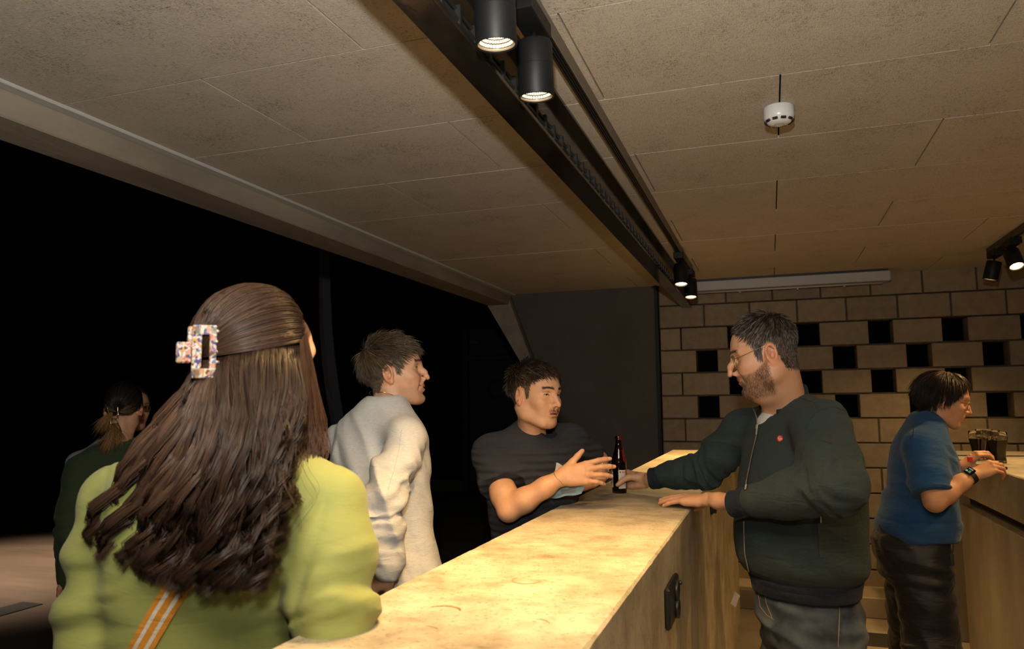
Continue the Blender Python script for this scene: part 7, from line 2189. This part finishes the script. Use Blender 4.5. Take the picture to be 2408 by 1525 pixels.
    for g_ in GP[1:-2]:
        pts = g_[::2][:6] + vdir * np.interp(np.linspace(0, 1, 6), [0, 0.2, 1], [0.050, 0.075, 0.070])[:, None]
        S.chain(pts[:6], [0.018, 0.022, 0.024, 0.025, 0.022, 0.008], k=0.02)
    V, F_ = S.mesh()
    put('hair_underlayer', V, F_, M_HAIRL, p.e, True, np.tile([0.016, 0.008, 0.005], (len(V), 1)))
    # clip
    out = unit(CAM_POS - clipw); rt = unit(np.cross([0, 0, 1], out)); rt = -rt if rt @ _r < 0 else rt; up_ = np.cross(out, rt)
    rt2 = unit(rt * 0.98 + out * 0.18); out2 = unit(np.cross(rt2, up_)); out2 = out2 if out2 @ out > 0 else -out2
    claw_clip(p.e, at(479, 826, 1.005), rt2, up_, out2, 0.036, 0.086, terrazzo_mat())
    # ---------------- lower body
    hip = at(500, 2000, YT)
    L = trousers(p, hip, AZ, hip[2] + 0.14, 0.170, 0.125, 0.115, 0.090, cloth_mat('olive_trousers', (0.22, 0.235, 0.07, 1), None, 700, 0.15, 0.85, 0.03), 111, 0.085, h=0.013)
    for h_, k_, a_ in L: shoe(p, a_, AZ, plain('tan_leather', (0.25, 0.14, 0.07, 1), 0.5))
    for W_, E_, s_ in ((RW, RE, 1), (LW, LE, -1)):
        d = unit(W_ - E_)
        V, F_, C = arm_skin([sub(E_, W_, 0.7), W_ + d * 0.02], [0.028, 0.024], dict(ex=d, ez=(0, -0.2, 1), thumb_side=-s_, curls=[(20, 24, 14)] * 4, sc=0.94), 0.0032, p.skin); p.skin_part(V, F_, C)
    z = lambda y, x: at(x, y, YT)
    p.core([(z(2040, 500), r, 0.12, 0.085), (z(1700, 498), r, 0.125, 0.085), (z(1400, 508), r, 0.135, 0.085), (z(1220, 528), r, 0.140, 0.075), (z(1100, 560), r, 0.055, 0.045)], [([l_[0], l_[1], l_[2]], [0.072, 0.050, 0.035]) for l_ in L], [([RS, RE, RW], [0.040, 0.038, 0.026]), ([LS, LE, LW], [0.040, 0.038, 0.026])])
    p.finish()
M_HAIRL = hair_mat('long_hair', 0.34)
green_woman()
# ---- woman in the dark green sweater, farther left, and the person facing her
def sweater_woman():
    YB = 2.85; AZ = -36.0
    r = rvec(AZ); f = yaw_dir(AZ)
    c0 = at(245, 1200, YB)
    p = Person(c0[0], c0[1], 'woman in a dark green sweater, dark hair pinned up with a gold claw', (0.50, 0.255, 0.150))
    S = SDF(c0 + [-0.36, -0.36, -0.62], c0 + [0.42, 0.36, 0.42], 0.0085)
    rows = [(1392, 262, 0.178, 0.128, 0.118), (1340, 262, 0.190, 0.138, 0.125), (1250, 265, 0.192, 0.135, 0.125), (1160, 268, 0.198, 0.130, 0.125), (1100, 272, 0.190, 0.112, 0.108), (1066, 276, 0.150, 0.086, 0.082), (1046, 280, 0.095, 0.068, 0.066), (1034, 282, 0.070, 0.058, 0.058)]
    S.loft([(at(x, y, YB), r, a, b, bf) for y, x, a, b, bf in rows], cap=0.012)
    LS, LE, LW = at(190, 1108, 2.72), at(168, 1245, 2.66), at(158, 1362, 2.70)
    RS, RE, RW = at(352, 1108, 2.98), at(372, 1240, 3.00), at(360, 1320, 3.10)
    top = at(276, 1072, YB)
    S.cone(LS, top - r * 0.05, 0.060, 0.060, k=0.06); S.cone(RS, top + r * 0.05, 0.060, 0.060, k=0.06)
    S.chain([LS, LE, LW], [0.070, 0.068, 0.048], k=0.03); S.chain([RS, RE, RW], [0.070, 0.066, 0.046], k=0.03)
    S.cone(at(285, 1040, YB), at(290, 990, YB), 0.050, 0.060, k=0.006, mode='sub')
    S.warp(lambda P: 0.8 * folds(P, (0.3, 0.2, 1), 10, 0.006, 121) + limb_folds(P, LE, LW, 123, 18, 0.006, 0.2))
    p.cloth('sweater', cloth_mat('dark_green_knit', (0.040, 0.056, 0.024, 1), (0.026, 0.036, 0.016, 1), 420, 0.5, 0.95, 0.06), S)
    # head
    pose = Pose(at(291, 962, 2.88), yaw_dir(-30.0, -8.0), scale=0.96)
    hairc = (0.012, 0.009, 0.008)
    hl = lambda x, y, zz: zz - np.interp(y, [-0.12, -0.05, -0.02, 0.03, 0.06, 0.12], [-0.045, -0.040, 0.0, 0.02, 0.07, 0.085])
    hd = make_head(dict(h=0.0032, hairline=hl, hair=hairc, skin=p.skin, jaw=0.93, neck=pose.inv(at(284, 1060, YB)), neck_r=0.047, ear_flare=0.5))
    p.skin_part(pose(hd['V']), hd['F'], hd['C']); add_eyes(hd, pose, p.e)
    R_ = np.random.default_rng(5); npt = 9
    HC = np.array([0, -0.012, 0.040]); HR = np.array([0.083, 0.107, 0.100])
    cl = pose.inv(at(270, 975, 2.775)); dcl = unit((cl - HC) / HR)
    N1 = 1300; ph = R_.uniform(0.0, math.pi, N1); sgn = np.where(R_.random(N1) < 0.5, -1, 1)
    # parted in the middle: roots start beside the parting or round the hairline and run to the clip
    root = np.stack([sgn * (0.03 + 0.95 * R_.beta(0.6, 1.2, N1)), 0.75 - 1.25 * R_.random(N1), 0.25 + 0.95 * R_.random(N1)], 1); low = R_.random(N1) < 0.30
    root[low, 2] = -0.55 + 0.5 * R_.random(low.sum()); root[low, 0] = sgn[low] * (0.75 + 0.2 * R_.random(low.sum())); root[low, 1] = -0.2 - 0.5 * R_.random(low.sum())
    root = unit_rows(root); t = np.linspace(0, 1, npt)[None, :, None]
    om = np.arccos(np.clip(root @ dcl, -0.999, 0.999))[:, None, None]
    d_ = (np.sin((1 - t) * om) * root[:, None, :] + np.sin(t * om) * dcl[None, None, :]) / np.sin(om)
    kk = (1.0 + 0.012 * R_.normal(size=(N1, 1)) + 0.03 * np.sin(t[..., 0] * math.pi))
    q1 = HC + unit_rows(d_.reshape(-1, 3)).reshape(d_.shape) * HR * kk[..., None]
    paths = [pose(q1.reshape(-1, 3)).reshape(N1, npt, 3)]; rads = [np.full(N1, 0.0014)]
    tip = np.clip(1 + 0.35 * R_.normal(size=(N1, 1)), 0.4, 2)
    cols = [np.where((root[:, 2] < -0.05)[:, None], np.array([[0.10, 0.052, 0.022]]), np.array([hairc])) * tip]
    # lighter ends fanning out of the clip, to the left and down the nape
    for ends, n_ in (([(262, 972, 2.77), (250, 985, 2.75), (240, 1000, 2.745), (236, 1010, 2.75)], 260), ([(265, 1000, 2.775), (262, 1020, 2.76), (254, 1040, 2.75), (246, 1056, 2.745)], 260), ([(268, 1000, 2.775), (275, 1015, 2.77), (281, 1030, 2.765), (276, 1042, 2.765)], 140)):
        g_ = spline([at(*w) for w in ends], npt)
        sp = np.linspace(0, 1, npt)[None, :, None] ** 0.8
        q = g_[None] + sp * R_.normal(size=(n_, 1, 3)) * 0.016 + R_.normal(size=(n_, 1, 3)) * 0.003
        paths.append(q); rads.append(np.full(n_, 0.0008)); cols.append(np.array([0.24, 0.125, 0.045]) * np.clip(1 + 0.35 * R_.normal(size=(n_, 1)), 0.4, 2))
    PV, PF, PI = strand_mesh(np.concatenate(paths), np.concatenate(rads), 3)
    put('hair', PV, PF, M_HAIR, p.e, True, np.clip(np.concatenate(cols), 0.003, 1)[PI])
    # gold wire claw
    M_GO = plain('gold_wire', (0.72, 0.52, 0.22, 1), 0.22, 1.0)
    g = empty('hair_claw', origin_of(p.e)); g.parent = p.e; g.location = (0, 0, 0)
    w = lambda pts, rad=0.0024: MB().tube(spline([at(x, y, 2.755) for x, y in pts], 24), rad, 7).build('wire', M_GO, g, True)
    w([(252, 956), (254, 966), (256, 975), (259, 984), (261, 998)]); w([(277, 955), (277, 966), (278, 975), (275, 985), (279, 998), (284, 1008), (286, 1014)])
    w([(259, 985), (267, 984), (275, 985)], 0.0018); w([(261, 997), (270, 996), (279, 996)], 0.0018); w([(267, 984), (268, 990), (269, 996)], 0.0016)
    # trousers
    hip = at(262, 1440, YB)
    L = trousers(p, hip, AZ, at(262, 1372, YB)[2], 0.176, 0.130, 0.112, 0.098, cloth_mat('pale_grey_denim', (0.40, 0.40, 0.41, 1), (0.30, 0.30, 0.31, 1), 500, 0.25, 0.9, 0.02), 127, 0.088, h=0.011)
    for h_, k_, a_ in L: shoe(p, a_, AZ, plain('grey_trainer', (0.3, 0.3, 0.3, 1), 0.5))
    for W_, E_, s_ in ((RW, RE, 1), (LW, LE, -1)):
        d = unit(W_ - E_ + np.array([0, 0.06, 0]))
        V, F_, C = arm_skin([sub(E_, W_, 0.8), W_ - d * 0.03], [0.026, 0.024], dict(ex=d, ez=(0, -0.3, 1), thumb_side=-s_, curls=[(30, 34, 20)] * 4, sc=0.92), 0.0045, p.skin); p.skin_part(V, F_, C)
    z = lambda y, x: at(x, y, YB)
    p.core([(z(1480, 262), r, 0.13, 0.09), (z(1370, 262), r, 0.13, 0.09), (z(1200, 266), r, 0.145, 0.09), (z(1110, 272), r, 0.135, 0.075), (z(1055, 280), r, 0.05, 0.045)], [([l_[0], l_[1], l_[2]], [0.074, 0.052, 0.036]) for l_ in L], [([RS, RE, RW], [0.045, 0.042, 0.028]), ([LS, LE, LW], [0.045, 0.042, 0.028])])
    p.finish()


def hidden_person():
    YB = 3.45; AZ = 110.0
    r = rvec(AZ); f = yaw_dir(AZ)
    c0 = at(262, 1200, YB)
    p = Person(c0[0], c0[1], 'person in glasses and a pale grey shirt, mostly hidden behind the dark green sweater', (0.46, 0.24, 0.145))
    S = SDF(c0 + [-0.36, -0.36, -0.55], c0 + [0.36, 0.36, 0.50], 0.011)
    rows = [(1330, 262, 0.165, 0.115, 0.115), (1200, 262, 0.185, 0.12, 0.125), (1100, 264, 0.195, 0.115, 0.115), (1062, 266, 0.165, 0.092, 0.090), (1036, 270, 0.100, 0.070, 0.068), (1022, 274, 0.070, 0.058, 0.058)]
    S.loft([(at(x, y, YB), r, a, b, bf) for y, x, a, b, bf in rows], cap=0.012)
    arms = []
    for s_ in (-1, 1):
        A_ = at(264, 1085, YB) + r * s_ * 0.185; E_ = A_ + np.array([0, 0, -0.28]) + r * s_ * 0.03; W_ = E_ + f * 0.16 + np.array([0, 0, -0.06]); arms.append((A_, E_, W_))
        S.cone(A_, at(266, 1055, YB), 0.055, 0.055, k=0.05); S.chain([A_, E_, W_], [0.062, 0.056, 0.044], k=0.03)
    S.warp(lambda P: 0.7 * folds(P, (0.3, 0.2, 1), 10, 0.006, 131))
    p.cloth('shirt', cloth_mat('pale_grey_cotton', (0.42, 0.43, 0.45, 1), None, 600, 0.2, 0.9, 0.03), S)
    pose = Pose(at(309, 962, 3.36), yaw_dir(102.0, -4.0), scale=1.02)
    hairc = (0.02, 0.014, 0.010)
    hd = make_head(dict(h=0.0036, hairline=std_hairline(0.100, 0.060), hair=hairc, skin=p.skin, neck=pose.inv(at(276, 1045, YB)), neck_r=0.055))
    p.skin_part(pose(hd['V']), hd['F'], hd['C']); add_eyes(hd, pose, p.e)
    v, F_, cc = grow(hd, 1600, hd['scalp'], 0.022, whorl(0, -0.05, 0.11, 0.7), 0.0012, 5, 9, hairc, 0.3, 0.35, 0.3)
    put('hair', pose(v), F_, M_HAIR, p.e, True, cc)
    eyeglasses(p.e, pose, plain('thin_grey_frame', (0.20, 0.18, 0.16, 1), 0.3, 0.8), M_LENS, rim=0.0012)
    hip = at(262, 1400, YB)
    L = trousers(p, hip, AZ, at(262, 1318, YB)[2], 0.165, 0.115, 0.112, 0.092, cloth_mat('dark_chinos', (0.012, 0.012, 0.014, 1), None, 500, 0.2, 0.9, 0.02), 137, 0.085, h=0.013)
    for h_, k_, a_ in L: shoe(p, a_, AZ, plain('dark_shoe', (0.012, 0.010, 0.010, 1), 0.5))
    for k, (A_, E_, W_) in enumerate(arms):
        d = unit(W_ - E_)
        V, F_, C = arm_skin([sub(E_, W_, 0.8), W_ + d * 0.02], [0.028, 0.025], dict(ex=d, ez=(0, 0, 1), thumb_side=1 if k == 1 else -1, curls=[(24, 30, 18)] * 4, sc=1.0), 0.005, p.skin); p.skin_part(V, F_, C)
    z = lambda y, x: at(x, y, YB)
    p.core([(z(1440, 262), r, 0.12, 0.085), (z(1200, 262), r, 0.14, 0.09), (z(1100, 264), r, 0.14, 0.08), (z(1045, 270), r, 0.05, 0.045)], [([l_[0], l_[1], l_[2]], [0.072, 0.05, 0.036]) for l_ in L], [(list(a_), [0.044, 0.04, 0.028]) for a_ in arms])
    p.finish()
sweater_woman()
hidden_person()
